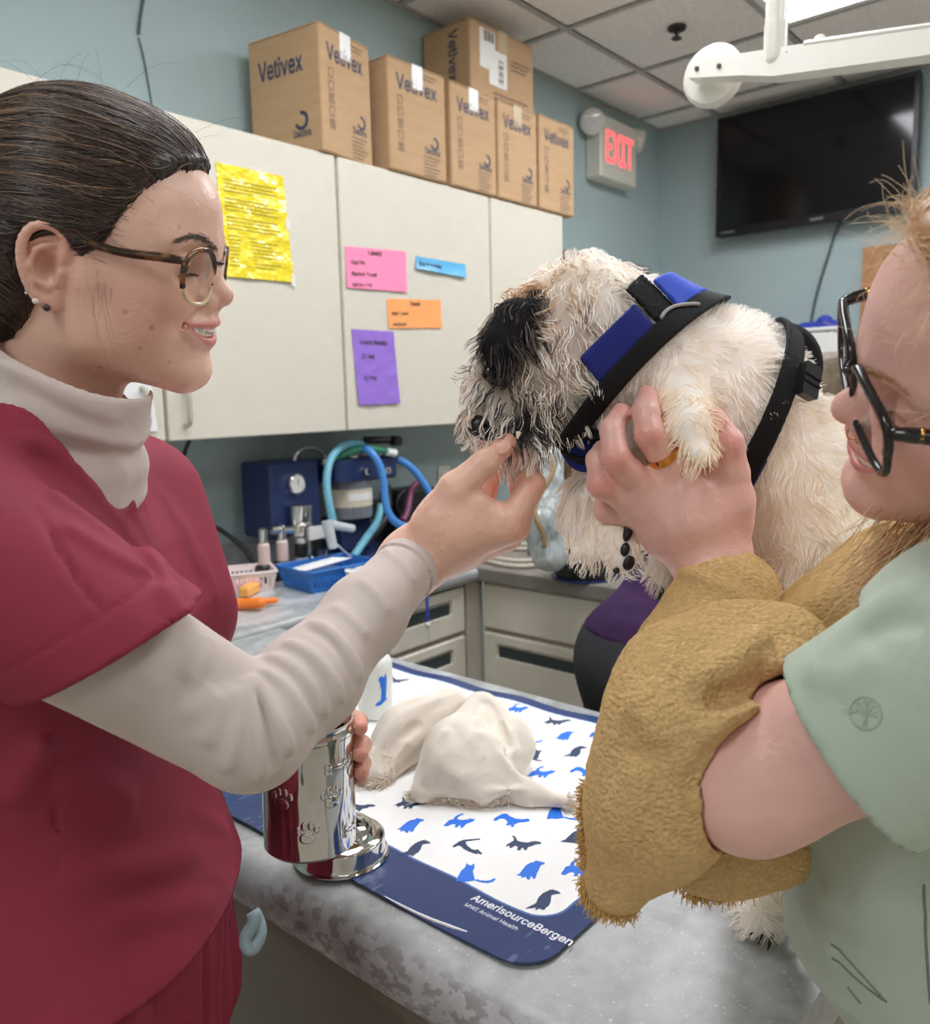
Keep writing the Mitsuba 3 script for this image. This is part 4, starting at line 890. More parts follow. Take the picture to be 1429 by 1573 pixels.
def fringe(path, f, n, ln, out, r=.0006, spread=.5, lift=.0):
    p = spline(path, n); p = snap(f, p + rng.normal(0, .002, p.shape)); S = []
    for a in p:
        d = unit(np.asarray(out) + rng.normal(0, spread, 3)); L = ln * rng.uniform(.5, 1.2); k = rng.normal(0, .25, 3) * L
        pts = np.array([a, a + d * L * .35, a + d * L * .7 + k * .4, a + d * L + k]); pts[:, 2] = np.maximum(pts[:, 2], .9055)
        S.append(np.c_[np.vstack([pts[:1], pts, pts[-1:]]), [r, r, r * .9, r * .8, r * .5, r * .4]])
    return S
S = fringe([(0.7277, 0.7674, 0.908), (0.7465, 0.7252, 0.908), (0.762, 0.6814, 0.91), (0.7826, 0.6543, 0.912), (0.8152, 0.6259, 0.915)], towel, 340, .012, (-.6, -.3, -.6)) + fringe([(0.8503, 0.57, 0.912), (0.8425, 0.5608, 0.91), (0.8299, 0.5584, 0.908)], towel, 140, .013, (.3, -.8, 0)) + fringe([(0.7323, 0.8436, 0.908), (0.7298, 0.8076, 0.91), (0.7384, 0.7807, 0.91), (0.7744, 0.8139, 0.93)], lobe, 380, .016, (-.6, .3, -.4))
material('fringe_cream', (218, 208, 194), .9, .1)
curves('fringe', S, 'fringe_cream', parent=t, kind='stuff')
# steel canister, its lid, the white bottle
material('tin', (205, 203, 198), .07, metal=1.0, bump=proc(lambda p, n, uv: fbm(p.x * 60, p.y * 60, p.z * 25, 2)), scale=.0012)
t = thing('lid', 'shiny round metal lid lying on the edge of the mat', 'lid')
c = np.array((0.5885, 0.707, 0.904)); r = .052
add('lid_body', lathe([(0, .004), (r - .003, .004), (r - .002, .001), (r + .0015, .0008), (r + .002, .004), (r - .0005, .007), (r - .001, .022), (r - .003, .0245), (r * .80, .027), (r * .72, .034), (r * .5, .041), (r * .22, .0435), (0, .044)], c, 56), 'tin', 40, parent=t)
kx = unit(np.array([.3, -1, 0])); m = poly([(-.020, 0), (-.008, .006), (.008, .006), (.020, 0), (.008, -.006), (-.008, -.006)], .003)
add('finger_grip', frame(m, c + [.004, -.006, .0432], kx, np.cross([0, 0, 1], kx), (0, 0, 1)), 'dark_metal', 30, parent=t)
add('rim_bead', lathe([(r + .002, .004), (r + .0035, .0025), (r + .0035, .0012), (r + .0015, .0006)][::-1], c, 56), 'tin', 40, parent=t)
CA = np.array((0.5081, 0.6579, 1.0395)); CAX = unit(np.array([.03, .02, 1.0])); CR, CH = .0475, .066
m = lathe([(0, -CH), (CR - .004, -CH), (CR, -CH + .004), (CR, CH - .014), (CR + .0015, CH - .012), (CR + .0015, CH - .009), (CR - .001, CH - .006), (CR + .001, CH - .002), (CR + .001, CH), (CR - .001, CH), (CR - .002, CH - .004), (CR - .002, -CH + .003), (0, -CH + .003)], (0, 0, 0), 64)
Mc = trimesh.geometry.align_vectors([0, 0, 1], CAX); Mc[:3, 3] = CA
m.apply_transform(Mc)
t = thing('canister', 'shiny metal treat canister embossed with paw prints, held open in a hand', 'canister')
add('body', m, 'tin', 35, parent=t)
view = unit(EYE - CA)
a0_ = math.atan2((view @ Mc[:3, 1]), (view @ Mc[:3, 0]))
def emboss(name, blobs, ang, z):
    a = a0_ + math.radians(ang); o = np.array([math.cos(a), math.sin(a), 0]); e = np.array([-math.sin(a), math.cos(a), 0]); ms = []
    for u, w, r1, r2 in blobs:
        k = trimesh.creation.icosphere(2); k.vertices *= [r1, r2, .0016]
        al = u / CR; oo = o * math.cos(al) + e * math.sin(al); ee = -o * math.sin(al) + e * math.cos(al)
        ms.append(frame(k, oo * CR + [0, 0, z + w], ee, (0, 0, 1), oo))
    m = cat_(*ms); m.apply_transform(Mc); add(name, m, 'tin', True, parent=t, kind='stuff')
PAW = [(0, 0, .008, .006), (-.009, .008, .0033, .0042), (-.003, .012, .0033, .0045), (.004, .012, .0033, .0045), (.0095, .008, .0033, .0042)]
BONE = [(0, 0, .010, .003), (-.010, .003, .004, .004), (-.010, -.003, .004, .004), (.010, .003, .004, .004), (.010, -.003, .004, .004)]
for n_, b, a, z in [('embossed_paw', PAW, 28, -.006), ('embossed_paw', PAW, -4, -.038), ('embossed_paw', PAW, 64, .018), ('embossed_bone', BONE, 36, .028), ('embossed_bone', BONE, 58, -.042), ('embossed_paw', PAW, -34, -.004)]: emboss(n_, b, a, z)
t = thing('spray_bottle', 'white plastic bottle with a blue print of a cat and dog, behind the towel', 'bottle')
c = np.array((0.912, 0.9896, 0.904))
material('bottle_white', (222, 226, 220), .3)
add('body', lathe([(0, 0), (.027, 0), (.030, .004), (.030, .088), (.027, .10), (.014, .112), (0, .112)], c, 32), 'bottle_white', 35, parent=t)
add('cap', lathe([(.013, .1125), (.013, .135), (0, .136)], c, 20), 'bottle_white', 35, parent=t)
v = unit((EYE - c) * [1, 1, 0]); sx = np.cross([0, 0, 1], v)
pic = [(-.012, .0), (-.004, .004), (-.002, .02), (-.004, .036), (-.007, .044), (-.006, .05), (.001, .052), (.003, .047), (.005, .049), (.009, .056), (.010, .046), (.009, .03), (.007, .012), (.007, .004), (.011, .006), (.003, .0), (-.006, -.006), (-.015, -.006)]
m = poly(np.array(pic) * .85, .0006); ang = m.vertices[:, 0] / .030
m = m.subdivide()
al = (m.vertices[:, 0] + .012) / .030; rr_ = .0302 + m.vertices[:, 2]
m.vertices = c + np.outer(rr_ * np.cos(al), v) + np.outer(rr_ * np.sin(al), sx) + np.outer(m.vertices[:, 1] + .032, [0, 0, 1])
add('print', m, 'print_blue', False, parent=t)

# ---------------------------------------------------------------- people: shared parts
def vcol_skin(key, rough=.42):
    scene[key] = {'type': 'twosided', 'nested': {'type': 'bumpmap', 'scale': .0005, 'bump_texture': proc(lambda p, n, uv: fbm(p.x * 700, p.y * 700, p.z * 700, 2)),
        'nested': {'type': 'principled', 'base_color': {'type': 'mesh_attribute', 'name': 'vertex_color'}, 'roughness': rough, 'specular': .45}}}
vcol_skin('skin', .36)
class Head:
    """local axes: x forward (nose), y up, z to the side that faces the viewer; origin between the ears"""
    def __init__(s, axes, origin, gaze_down=.4, smile=.004, open_=.0035, lid=.55, nose=1.0, chin=(.079, -.071), full=0.0, scale=1.0, mcx=.070, mcz=.0285, lip=1.0, brow=.0):
        s.A, s.o = np.asarray(axes, float), np.asarray(origin, float); s.sc = scale
        fs = []
        A = lambda f, k, *c: fs.append((f, k, *c))
        A(ell((-.008, .048, 0), (.092, .082, .073)), 0)
        A(ell((.043 + brow, .055, 0), (.048, .050, .056)), .03)
        A(ell((.034, .004, 0), (.052, .060, .054 + full)), .03)
        A(ell((.040, -.042, 0), (.046, .042, .042 + full)), .025)
        A(cone((.012, -.045, .040 + full), (chin[0] - .004, chin[1] - .002, .010), .016, .015), .03)
        A(cone((.008, -.005, .052), (.012, -.045, .042 + full), .014, .016), .03)
        A(ell((chin[0], chin[1], 0), (.0165, .015, .018)), .016)
        A(ell((.056, -.002, .040), (.024, .020, .020)), .025)
        A(ell((.050, -.030, .034), (.022, .022, .020 + full)), .025)
        A(cone((.0835 + brow * .8, .036, .008), (.068 + brow * .5, .038, .044), .008, .008), .016)
        A(ell((.089, .019, .031), (.014, .012, .018)), .014, -1)
        A(ell((.071, .0195, .031), (.0140, .0140, .0140)), .006)
        if lid < .9: A(ell((.0865, .0150, .0312), (.012, .0042 * (1 - lid) * 1.6, .0118)), .0015, -1)
        else: A(chain([(.0845, .0118, .020), (.0862, .0098, .031), (.0822, .0112, .042)], (.0012, .0012, .0012), .002), .002, -1)
        A(cone((.085 + brow * .3, .028, 0), (.0985 + .003 * nose, -.001, 0), .0070, .0095), .014)
        A(ell((.1025 + .003 * nose, -.0045, 0), (.0095, .0092, .0108)), .006)
        A(ell((.0935, -.0105, .0125), (.0100, .0078, .0062)), .006)
        A(ell((.098, -.0165, .0068), (.0058, .0042, .0034)), .0025, -1)
        A(ell((.080, -.032, 0), (.0165, .019, .028)), .018)
        base = blend(*fs); xs = np.linspace(.125, .03, 400, dtype=np.float32)
        def at(y, z, off=0.0):
            d = base(np.stack([xs, np.full_like(xs, y), np.full_like(xs, z)], 1)); return (float(xs[np.argmax(d < 0)]) + off, y, z)
        s.at = at
        u = -.0305 + open_ * .25; l = -.0430 - open_ * .8; yc = -.0350 + smile; lip_o = -.0012
        zz = np.linspace(0, 1, 7); ease = zz ** 1.6
        up = [at(u * (1 - e) + yc * e - .0012 * math.sin(z * math.pi) * 0, mcz * z, lip_o - .0008 * e) for z, e in zip(zz, ease)]
        lo = [at(l * (1 - e) + (yc - .0006) * e, mcz * z, lip_o - .0016 - .0004 * e) for z, e in zip(zz, zz ** 2.2)]
        A(chain(up, lip * np.interp(zz, [0, .3, 1], [.0046, .0044, .0018]), .004), .006)
        A(chain(lo, lip * np.interp(zz, [0, .3, 1], [.0056, .0052, .0018]), .004), .006)
        ym = (u + l) / 2
        gap = [at(ym * (1 - e) + (yc - .0003) * e, mcz * .95 * z, .001) for z, e in zip(zz, zz ** 1.9)]
        s.gap = gap
        A(chain([(q[0] - .004, q[1], q[2]) for q in gap], np.interp(zz, [0, .5, 1], [.0012 + open_, .0010 + open_ * .85, .0012]), .002), .002, -1)
        A(chain([(q[0] + .003, q[1], q[2]) for q in gap], np.interp(zz, [0, .5, 1], [.0012 + open_, .0010 + open_ * .85, .0012]), .002), .002, -1)
        mc = gap[-1]
        A(cone((-.030, -.03, 0), (-.045, -.16, 0), .050, .056), .035)
        fs2 = blend(*fs)
        # ear
        e1, e2 = unit([.97, -.12, -.20]), unit([.16, .985, .06]); e3 = np.cross(e1, e2); c0 = np.array([-.012, .006, .0735])
        E = lambda a, b, c=0: c0 + e1 * a + e2 * b + e3 * c
        R = np.array([e1, e2, e3])
        ear = blend((ell(E(-.002, .004, -.001), (.0155, .027, .0034), R), 0), (ell(E(.004, -.024, -.001), (.009, .011, .0040), R), .006),
                    (chain(list(spline([E(.010, .006, 0), E(.0115, .020, .001), E(.004, .031, .0025), E(-.009, .031, .004), E(-.0175, .019, .005), E(-.0175, .003, .005), E(-.012, -.013, .004), E(-.003, -.026, .002)], 20)), np.interp(np.linspace(0, 1, 20), [0, .5, 1], [.0028, .0034, .0034]), .002), .0035),
                    (chain([E(.002, .020, .001), E(-.008, .012, .003), E(-.0105, .000, .004), E(-.006, -.011, .003), E(.003, -.014, .002)], (.0026, .003, .003, .003, .003), .002), .003),
                    (ell(E(.0005, .002, .003), (.0085, .0105, .0052), R), .003, -1), (ell(E(-.002, .0235, .003), (.0085, .0035, .003), R), .003, -1),
                    (cone(E(.011, -.001, .001), E(.009, -.010, .001), .0036, .003), .003))
        s.E = E; s.e3 = e3
        crease = ridges([(tuple(at(y, z) for y, z in ((-.006, .0185), (-.016, .027), (-.028, .036), (-.040, .039))), .0018, .0045), (((.083, .0285, .018), (.0805, .0295, .031), (.072, .0265, .043)), .0009, .0022), (((.078, -.0545, 0), (.080, -.0545, .012), (.072, -.052, .022)), .0008, .005)])
        def f(p):
            q = p.copy(); q[:, 2] = np.abs(q[:, 2])
            d = smin(fs2(q), ear(q), .004)
            return smax(d + crease(q), -(q[:, 1] + .117), .002)
        s.f = f; s.u, s.l, s.mcz, s.yc = u, l, mcz, yc; s.mc, s.lid, s.gaze = np.array(mc), lid, gaze_down
    def world(s, p): return np.asarray(p, float) * s.sc @ s.A + s.o
    def local(s, p): return (np.asarray(p, float) - s.o) @ s.A.T / s.sc
    def place(s, m):
        m = m.copy(); m.vertices = s.world(m.vertices)
        if np.linalg.det(s.A) < 0: m.faces = m.faces[:, ::-1]
        return m
    def colors(s, p, base, lip, blush, dark):
        q = np.array(p); z = np.abs(q[:, 2]); c = np.tile(np.array(lin(*base)), (len(q), 1))
        def mixin(w, col, k=1.0):
            nonlocal c
            w = np.clip(w * k, 0, 1)[:, None]; c = c * (1 - w) + np.array(lin(*col)) * w
        g = lambda ctr, r: np.exp(-((q[:, 0] - ctr[0]) / r[0]) ** 2 - ((q[:, 1] - ctr[1]) / r[1]) ** 2 - ((z - ctr[2]) / r[2]) ** 2)
        n = meshkit.fbm(q * 70, 3, 2)[:, None]; c = c * (.93 + .14 * n)
        mixin(g((.06, -.008, .046), (.03, .026, .03)), blush, .55); mixin(g((.106, -.008, 0), (.012, .012, .018)), blush, .45); mixin(g((-.01, .02, .078), (.03, .04, .016)), blush, .5)
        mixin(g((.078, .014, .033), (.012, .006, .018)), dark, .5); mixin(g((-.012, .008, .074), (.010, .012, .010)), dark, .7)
        t = np.clip(z / s.mcz, 0, 1); yu = s.u * (1 - t ** 1.6) + s.yc * t ** 1.6; yl = s.l * (1 - t ** 2.2) + s.yc * t ** 2.2; fr = (q[:, 0] > .05) * (z < s.mcz + .001)
        up = np.exp(-((q[:, 1] - yu) / .0036) ** 2) * fr; lo = np.exp(-((q[:, 1] - yl) / (.0050 - .003 * t)) ** 2) * fr
        mixin(np.maximum(up, lo), lip, .95)
        return np.clip(c, 0, 1)
    def eye(s, parent, iris=(70, 50, 36)):
        """eyeball with iris and pupil by vertex colour, and the lids over it"""
        b = trimesh.creation.icosphere(4, .0124); g = unit([1, -s.gaze, -.12 if True else 0])
        for sg in (1, -1):
            gz = unit([1, -s.gaze, .05 * sg]); ca = b.vertices @ gz / .0124
            col = np.tile(lin(214, 206, 200), (len(b.vertices), 1)); col[ca > .87] = lin(*iris); col[ca > .965] = lin(14, 12, 12)
            m = b.copy(); m.apply_translation([.0712, .0195, .031 * sg])
            # sclera sits inside the lids; the opening is the gap between them
            add('eye', s.place(m), 'eye_wet', True, parent=parent, color=col)
scene['eye_wet'] = {'type': 'twosided', 'nested': {'type': 'principled', 'base_color': {'type': 'mesh_attribute', 'name': 'vertex_color'}, 'roughness': .08, 'specular': .6}}
material('teeth', (226, 218, 204), .25, .5)
material('mouth_dark', (70, 26, 26), .5)
def make_glasses(Hd, key, GC, ry, rz, sq, upper, lower, lens_m, r_up, r_lo, ear_y=.029, wrap=.22, split=(-20, 200), hinge_ang=25, tilt=.06, hinge_mat=None):
    def rimp(a, sg, k=1.0):
        y = ry * math.copysign(abs(math.sin(a)) ** sq, math.sin(a)) * (1 if math.sin(a) < 0 else .88); z = rz * math.copysign(abs(math.cos(a)) ** sq, math.cos(a))
        return np.array([GC[0] + tilt * y - wrap * abs(z) * (z > 0) - .06 * z, GC[1] + y * k, sg * (GC[2] + z * k)])
    A0, A1 = map(math.radians, split)
    for sg in (1, -1):
        add('rim', Hd.place(tube([rimp(a, sg) for a in np.linspace(A0, A1, 30)], r_up, 8)), upper, True, parent=key)
        add('rim', Hd.place(tube([rimp(a, sg) for a in np.linspace(A1, A0 + 2 * math.pi, 26)], r_lo, 8)), lower, True, parent=key, **({'label': 'pale lower rim'} if lower != upper else {}))
        ring = np.array([rimp(a, sg, .97) for a in np.linspace(0, 2 * math.pi, 40, endpoint=False)]); c = ring.mean(0) + [.0012, 0, 0]
        add('lens', Hd.place(trimesh.Trimesh(np.vstack([ring, c]), [[i, (i + 1) % 40, 40] for i in range(40)], process=False)), lens_m, True, parent=key)
        h0 = rimp(math.radians(hinge_ang), sg) + [0, .001, 0]
        tp = add('temple', Hd.place(tube([h0, h0 + [-.010, .001, .004 * sg], (.050, ear_y - .004, .0715 * sg), (.020, ear_y, .0735 * sg), (-.010, ear_y + .004, .076 * sg), (-.028, .020, .076 * sg), (-.036, .0, .073 * sg)], np.array([.0028, .0036, .0034, .003, .0028, .0026, .0024]) * r_up / .0024, 8, 40)), upper, True, parent=key)
        if hinge_mat: add('hinge', Hd.place(tube([h0 + [-.014, .0008, .0046 * sg], h0 + [-.0165, .0006, .0052 * sg]], .0037 * r_up / .0024, 10)), hinge_mat, True, parent=tp)
    add('bridge', Hd.place(tube([rimp(math.radians(155), 1), (GC[0] + .006, GC[1] + ry * .42, 0), rimp(math.radians(155), -1)], r_up * .92, 8, 14)), upper, True, parent=key)
def hand(wrist, palm, fingers, k=.006):
    """wrist, palm: [(point, radius)], fingers: chains [(points, radii)]"""
    fs = [(chain([a for a, _ in palm[0]], [r for _, r in palm[0]], .01), 0)]
    for c in palm[1:]: fs.append((chain([a for a, _ in c], [r for _, r in c], .01), .014))
    for p, r in fingers: fs.append((chain(p, r, .004), k))
    return blend(*fs)
def one_body(meshes, cols, core, lo, hi, base):
    """head, arms and hands joined by a core under the clothes into one surface; colours follow the nearest source vertex"""
    core_m = mesh_sdf(core, lo, hi, .006)
    V_, C_ = np.vstack([m.vertices for m in meshes] + [core_m.vertices]), np.vstack(list(cols) + [np.tile(lin(*base), (len(core_m.vertices), 1))])
    clean = lambda m: (lambda q: (q.merge_vertices(), q)[1])(trimesh.Trimesh(m.vertices, m.faces, process=False))
    u = None
    for m in list(meshes) + [core_m]:
        k = mf(clean(m)); u = k if u is None else u + k
    if u.status() != m3.Error.NoError or u.num_tri() < 1000:
        m = trimesh.util.concatenate([trimesh.Trimesh(x.vertices, x.faces, process=False) for x in list(meshes) + [core_m]])
    else: m = tm(u)
    return m, C_[cKDTree(V_).query(m.vertices)[1]]
def strands(f, start, flow, n_seg, step, r, lift, rng, jitter=.15, taper=.4):
    """strands that walk over the surface f along a direction field; all at once"""
    p = np.asarray(start, np.float32).copy(); out = [p.copy()]; w = rng.normal(0, jitter, p.shape).astype(np.float32)
    for i in range(n_seg):
        d = unit(flow(p) + w); nrm = gradient(f, p); d = unit(d - nrm * (d * nrm).sum(1, keepdims=True))
        p = p + d * step * 1.0; dist = f(p); p = p - nrm * (dist - lift)[:, None]
        out.append(p.copy())
    P_ = np.stack(out, 1); rad = np.broadcast_to(np.linspace(1, taper, P_.shape[1]), P_.shape[:2]) * np.asarray(r).reshape(-1, 1)
    S = np.concatenate([P_, rad[..., None]], 2)
    return np.concatenate([S[:, :1], S, S[:, -1:]], 1)

# ---------------------------------------------------------------- the woman in the red scrub top
wl = thing('person', 'woman in dark red scrub top and grey turtleneck with dark hair, feeding the dog', 'person')
AX = np.array([[.6631, -.7329, -.1524], [-.0349, -.2337, .9717], [-.7477, -.639, -.1806]])
HO = np.array([.3389, .6743, 1.5356])
H1 = Head(AX, HO, gaze_down=.45, lid=.45, smile=.0050, open_=.0036, nose=.5, chin=(.0775, -.073), full=.001, scale=.94, mcz=.036, lip=.85, brow=.007)
SK = (222, 182, 164)
hm = mesh_sdf(H1.f, (-.115, -.125, -.1), (.125, .14, .1), .0019)
hc = H1.colors(hm.vertices, SK, (196, 120, 116), (206, 140, 124), (170, 120, 104))
for mx, my, mz, r in [(.06, -.03, .05, .002), (.05, -.045, .045, .0016), (.045, -.02, .055, .0016), (.072, .05, .04, .0012), (.02, -.07, .05, .0022), (.066, -.06, .03, .0013)]:
    dd = np.linalg.norm(hm.vertices - snap(H1.f, np.array([[mx, my, mz]]))[0], axis=1); w = np.exp(-(dd / r) ** 2)[:, None] * .6; hc = hc * (1 - w) + np.array(lin(140, 80, 66)) * w
hm = H1.place(hm)
# right hand, pinching the treat
W1 = np.array((0.5173, 0.5062, 1.287))
hand_r = hand(W1, [[(W1, .024), ((0.5395, 0.4744, 1.3101), .026), ((0.5706, 0.4422, 1.3144), .0155)], [(W1, .022), ((0.5328, 0.4757, 1.3235), .024), ((0.541, 0.4584, 1.338), .016)], [(W1, .022), ((0.5529, 0.4826, 1.298), .022), ((0.5958, 0.4641, 1.3006), .0145)], [((0.5328, 0.4757, 1.3235), .022), ((0.5609, 0.4474, 1.3222), .017)]],
    [([(0.5184, 0.4825, 1.3203), (0.5293, 0.4642, 1.3518), (0.5447, 0.4447, 1.3736), (0.5597, 0.4308, 1.3906)], (.019, .0150, .0112, .0082)),
     ([(0.5709, 0.4395, 1.318), (0.5904, 0.4271, 1.3524), (0.5863, 0.433, 1.372), (0.5767, 0.4376, 1.385)], (.0140, .0104, .0090, .0076)),
     ([(0.59, 0.4468, 1.3114), (0.6155, 0.4504, 1.344), (0.6049, 0.4512, 1.3629), (0.5879, 0.4477, 1.3772)], (.0130, .0094, .0084, .0072)),
     ([(0.6006, 0.4594, 1.3052), (0.6257, 0.4672, 1.3334), (0.6176, 0.4654, 1.3534), (0.5953, 0.4563, 1.3705)], (.0120, .0090, .0080, .0070)),
     ([(0.6091, 0.4784, 1.2948), (0.6153, 0.5002, 1.3224), (0.6116, 0.4935, 1.3433), (0.6062, 0.4802, 1.3604)], (.0115, .0084, .0074, .0064))])
nail = ell((0.5513, 0.4278, 1.3889), (.0052, .0065, .0022), np.stack([RIGHT * .7 - UP * .7, RIGHT * .7 + UP * .7, -FWD]))
hand_f = lambda p: hand_r(p) + .0006 * sharpness(p, 160, 2, 2).astype(np.float32)
arm_r = cone((0.4536, 0.502, 1.2468), W1, .031, .0235)
hr = mesh_sdf(blend((hand_f, 0), (arm_r, .02)), W1 - [.12, .12, .13], W1 + [.14, .14, .15], .0016)
def hand_color(m, base, warm, pts, r=.02):
    v = m.vertices; c = np.tile(np.array(lin(*base)), (len(v), 1)) * (.94 + .12 * meshkit.fbm(v * 60, 3, 4)[:, None])
    w = np.zeros(len(v))
    for q in pts: w = np.maximum(w, np.exp(-(np.linalg.norm(v - np.array(q), axis=1) / r) ** 2))
    w = w[:, None] * .55; return c * (1 - w) + np.array(lin(*warm)) * w
hrc = hand_color(hr, (224, 182, 162), (222, 140, 122), [(0.5766, 0.4375, 1.3839), (0.5565, 0.4284, 1.3908), (0.5897, 0.428, 1.3524), (0.6149, 0.4728, 1.3367), (0.6152, 0.49, 1.3462), (0.5967, 0.4532, 1.3635), (0.5748, 0.4368, 1.3125)], .016)
# left hand, holding the canister from behind
pc = np.array(CA) + np.array([0, 0, .018]); vx = unit(np.cross(unit(EYE - CA), [0, 0, 1.0])) * -1
vx = RIGHT - np.array([0, 0, 1.0]) * RIGHT[2]; vx = unit(vx); bk = unit(np.cross(vx, [0, 0, 1.0])); bk = bk if bk @ FWD > 0 else -bk
Q = lambda ang, z, rr=.0: pc + (vx * math.cos(math.radians(ang)) + bk * math.sin(math.radians(ang))) * (CR + rr) + np.array([0, 0, z])
hand_l = hand(None, [[(Q(150, .005, .034), .022), (Q(125, .0, .024), .023), (Q(95, 0, .016), .017)], [(Q(150, .005, .034), .021), (Q(110, -.025, .018), .017)]],
    [([Q(95, .030, .012), Q(55, .034, .011), Q(25, .036, .009), Q(4, .037, .008)], (.0125, .0105, .0092, .0078)),
     ([Q(95, .010, .012), Q(52, .012, .012), Q(20, .012, .010), Q(-4, .012, .008)], (.0125, .0108, .0095, .0082)),
     ([Q(95, -.010, .012), Q(55, -.009, .012), Q(22, -.009, .010), Q(-1, -.009, .008)], (.012, .0102, .009, .0078)),
     ([Q(100, -.028, .012), Q(62, -.027, .011), Q(38, -.027, .009), Q(20, -.027, .008)], (.011, .009, .0082, .0072)),
     ([Q(145, .015, .03), Q(168, .035, .014), Q(188, .042, .009)], (.017, .012, .0095))])
wr_l = Q(158, .0, .07)
hl = mesh_sdf(blend((hand_l, 0), (cone(wr_l, Q(150, .005, .034), .022, .022), .02)), pc - .14, pc + .14, .0022)
hlc = hand_color(hl, (214, 166, 146), (214, 118, 104), [Q(4, .037, .008), Q(-4, .012, .008), Q(-1, -.009, .008)], .014)
n0_, c0_, sh1, el1, fa1, fb1 = H1.world([-.040, -.085, 0]), np.array([.262, .690, 1.36]), np.array((0.1646, 0.5742, 1.351)), np.array((0.3096, 0.4606, 1.2105)), np.array((0.4145, 0.7833, 1.334)), np.array((0.414, 0.6915, 1.1187))
core1 = blend((chain([n0_, c0_], (.034, .045), .02), 0), (chain([c0_, sh1, el1, (0.4536, 0.502, 1.2468)], (.04, .032, .027, .020), .01), .02), (chain([c0_, fa1, fb1, wr_l], (.04, .032, .026, .019), .01), .02))
q_ = np.array([n0_, c0_, sh1, el1, fa1, fb1, wr_l, (0.4536, 0.502, 1.2468)])
bm1, bc1 = one_body([hm, hr, hl], [hc, hrc, hlc], core1, q_.min(0) - .06, q_.max(0) + .06, SK)
add('body', bm1, 'skin', True, parent=wl, color=bc1)
material('nail', (226, 176, 160), .2, .6)
tn = snap(hand_f, np.array([(0.5452, 0.4252, 1.3872)]))[0]; nn = gradient(hand_f, tn[None].astype(np.float32))[0]
td = unit(np.array((0.5597, 0.4308, 1.3906)) - np.array((0.5447, 0.4447, 1.3736))); td = unit(td - nn * (td @ nn)); tw = np.cross(nn, td)
k = trimesh.creation.icosphere(3); k.vertices *= [.0072, .0055, .0014]
add('thumbnail', frame(k, tn + nn * .0002 + td * .002, td, tw, nn), 'nail', True, parent=wl)
# eyes, teeth, braces
H1.eye(wl)
G = np.array(H1.gap)
tb = chain([(q[0] - .0065, q[1] + .0012, q[2]) for q in G[:6]], [.0058, .0058, .0056, .0054, .005, .0045], .003)
tf = lambda p: smax(tb(np.c_[p[:, :2], np.abs(p[:, 2])].astype(np.float32)) + .0006 * np.abs(np.cos(p[:, 2] * 440)).astype(np.float32), (G[0][1] - .0028) - p[:, 1] , .001)
add('teeth', H1.place(mesh_sdf(tf, (.04, -.055, -.04), (.11, -.02, .04), .0009)), 'teeth', True, parent=wl)
wire = [q + [-.0006, .0004, 0] for q in G[:6]]
add('brace_wire', H1.place(tube(wire, .0006, 6, 14)), 'chrome', True, parent=wl)
for q in spline(wire, 8)[1:]: add('brace_bracket', H1.place(moved(bx(-.0010, .0010, -.0014, .0014, -.0013, .0013, .0003), q)), 'chrome', False, parent=wl)
# hair: a sleek cap drawn back to a knot
BUN = np.array([-.118, .060, 0.0])
hl_y = np.array([-.10, -.06, -.035, -.012, .0, .018, .034, .055, .075, .094, .110, .2]); hl_x = np.array([-.070, -.048, -.034, -.020, .002, .018, .034, .047, .061, .078, .094, .16])
capE = blend((ell((-.012, .053, 0), (.103, .094, .082)), 0), (ell((-.055, -.005, 0), (.055, .075, .066)), .03), (ell((.042, .078, 0), (.049, .050, .060)), .02))
def hair_f(p):
    d = capE(p); front = p[:, 0] - np.interp(p[:, 1], hl_y, hl_x).astype(np.float32) - .006 * (np.abs(p[:, 2]) < .03)
    d = smax(d, front * .8, .012); b = ell(BUN, (.036, .034, .036))(p); d = smin(d, b, .02)
    earhole = ell((-.012, .002, .080), (.026, .036, .030))(np.c_[p[:, :2], np.abs(p[:, 2])].astype(np.float32)); d = smax(d, -earhole, .006)
    v = p - BUN.astype(np.float32); ang = np.arctan2(v[:, 2], v[:, 1] + .02); rr = np.linalg.norm(v, axis=1)
    g = meshkit.noise(np.stack([ang * 26, rr * 9, rr * 0], 1), 3) - .5
    return d + (.0022 * g).astype(np.float32)
material('hair_dark', (40, 31, 27), .32, .5)
material('hair_brown', (66, 49, 40), .30, .55)
material('hair_sheen', (138, 112, 90), .32, .5)
hmesh = mesh_sdf(hair_f, (-.165, -.12, -.1), (.115, .16, .1), .0022)
hp = add('hair', H1.place(hmesh), 'hair_dark', True, parent=wl)
rng = np.random.default_rng(11)
v = hmesh.vertices; sel = v[(v[:, 0] > -.06) & (v[:, 2] > -.05)]
def hflow(p):
    d = BUN - p; d = unit(d); side = np.clip((p[:, 0] + .02) / .08, 0, 1)[:, None]; return unit(d + np.array([-.55, .10, .0]) * side)
hs = lambda p: hair_f(p)
for m, n, r, lift in (('hair_dark', 3600, .00042, .0009), ('hair_brown', 2600, .00040, .0013), ('hair_sheen', 420, .00032, .0017)):
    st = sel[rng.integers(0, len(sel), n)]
    if m == 'hair_sheen': st = st[(st[:, 1] > .055)]  # pale strands only on top: highlights of the lamps put into the hair colour
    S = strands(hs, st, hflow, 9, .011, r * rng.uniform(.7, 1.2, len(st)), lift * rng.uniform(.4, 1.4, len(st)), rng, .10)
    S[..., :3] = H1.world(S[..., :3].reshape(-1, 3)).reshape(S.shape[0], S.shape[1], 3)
    curves('strands', S, m, parent=hp, kind='stuff')
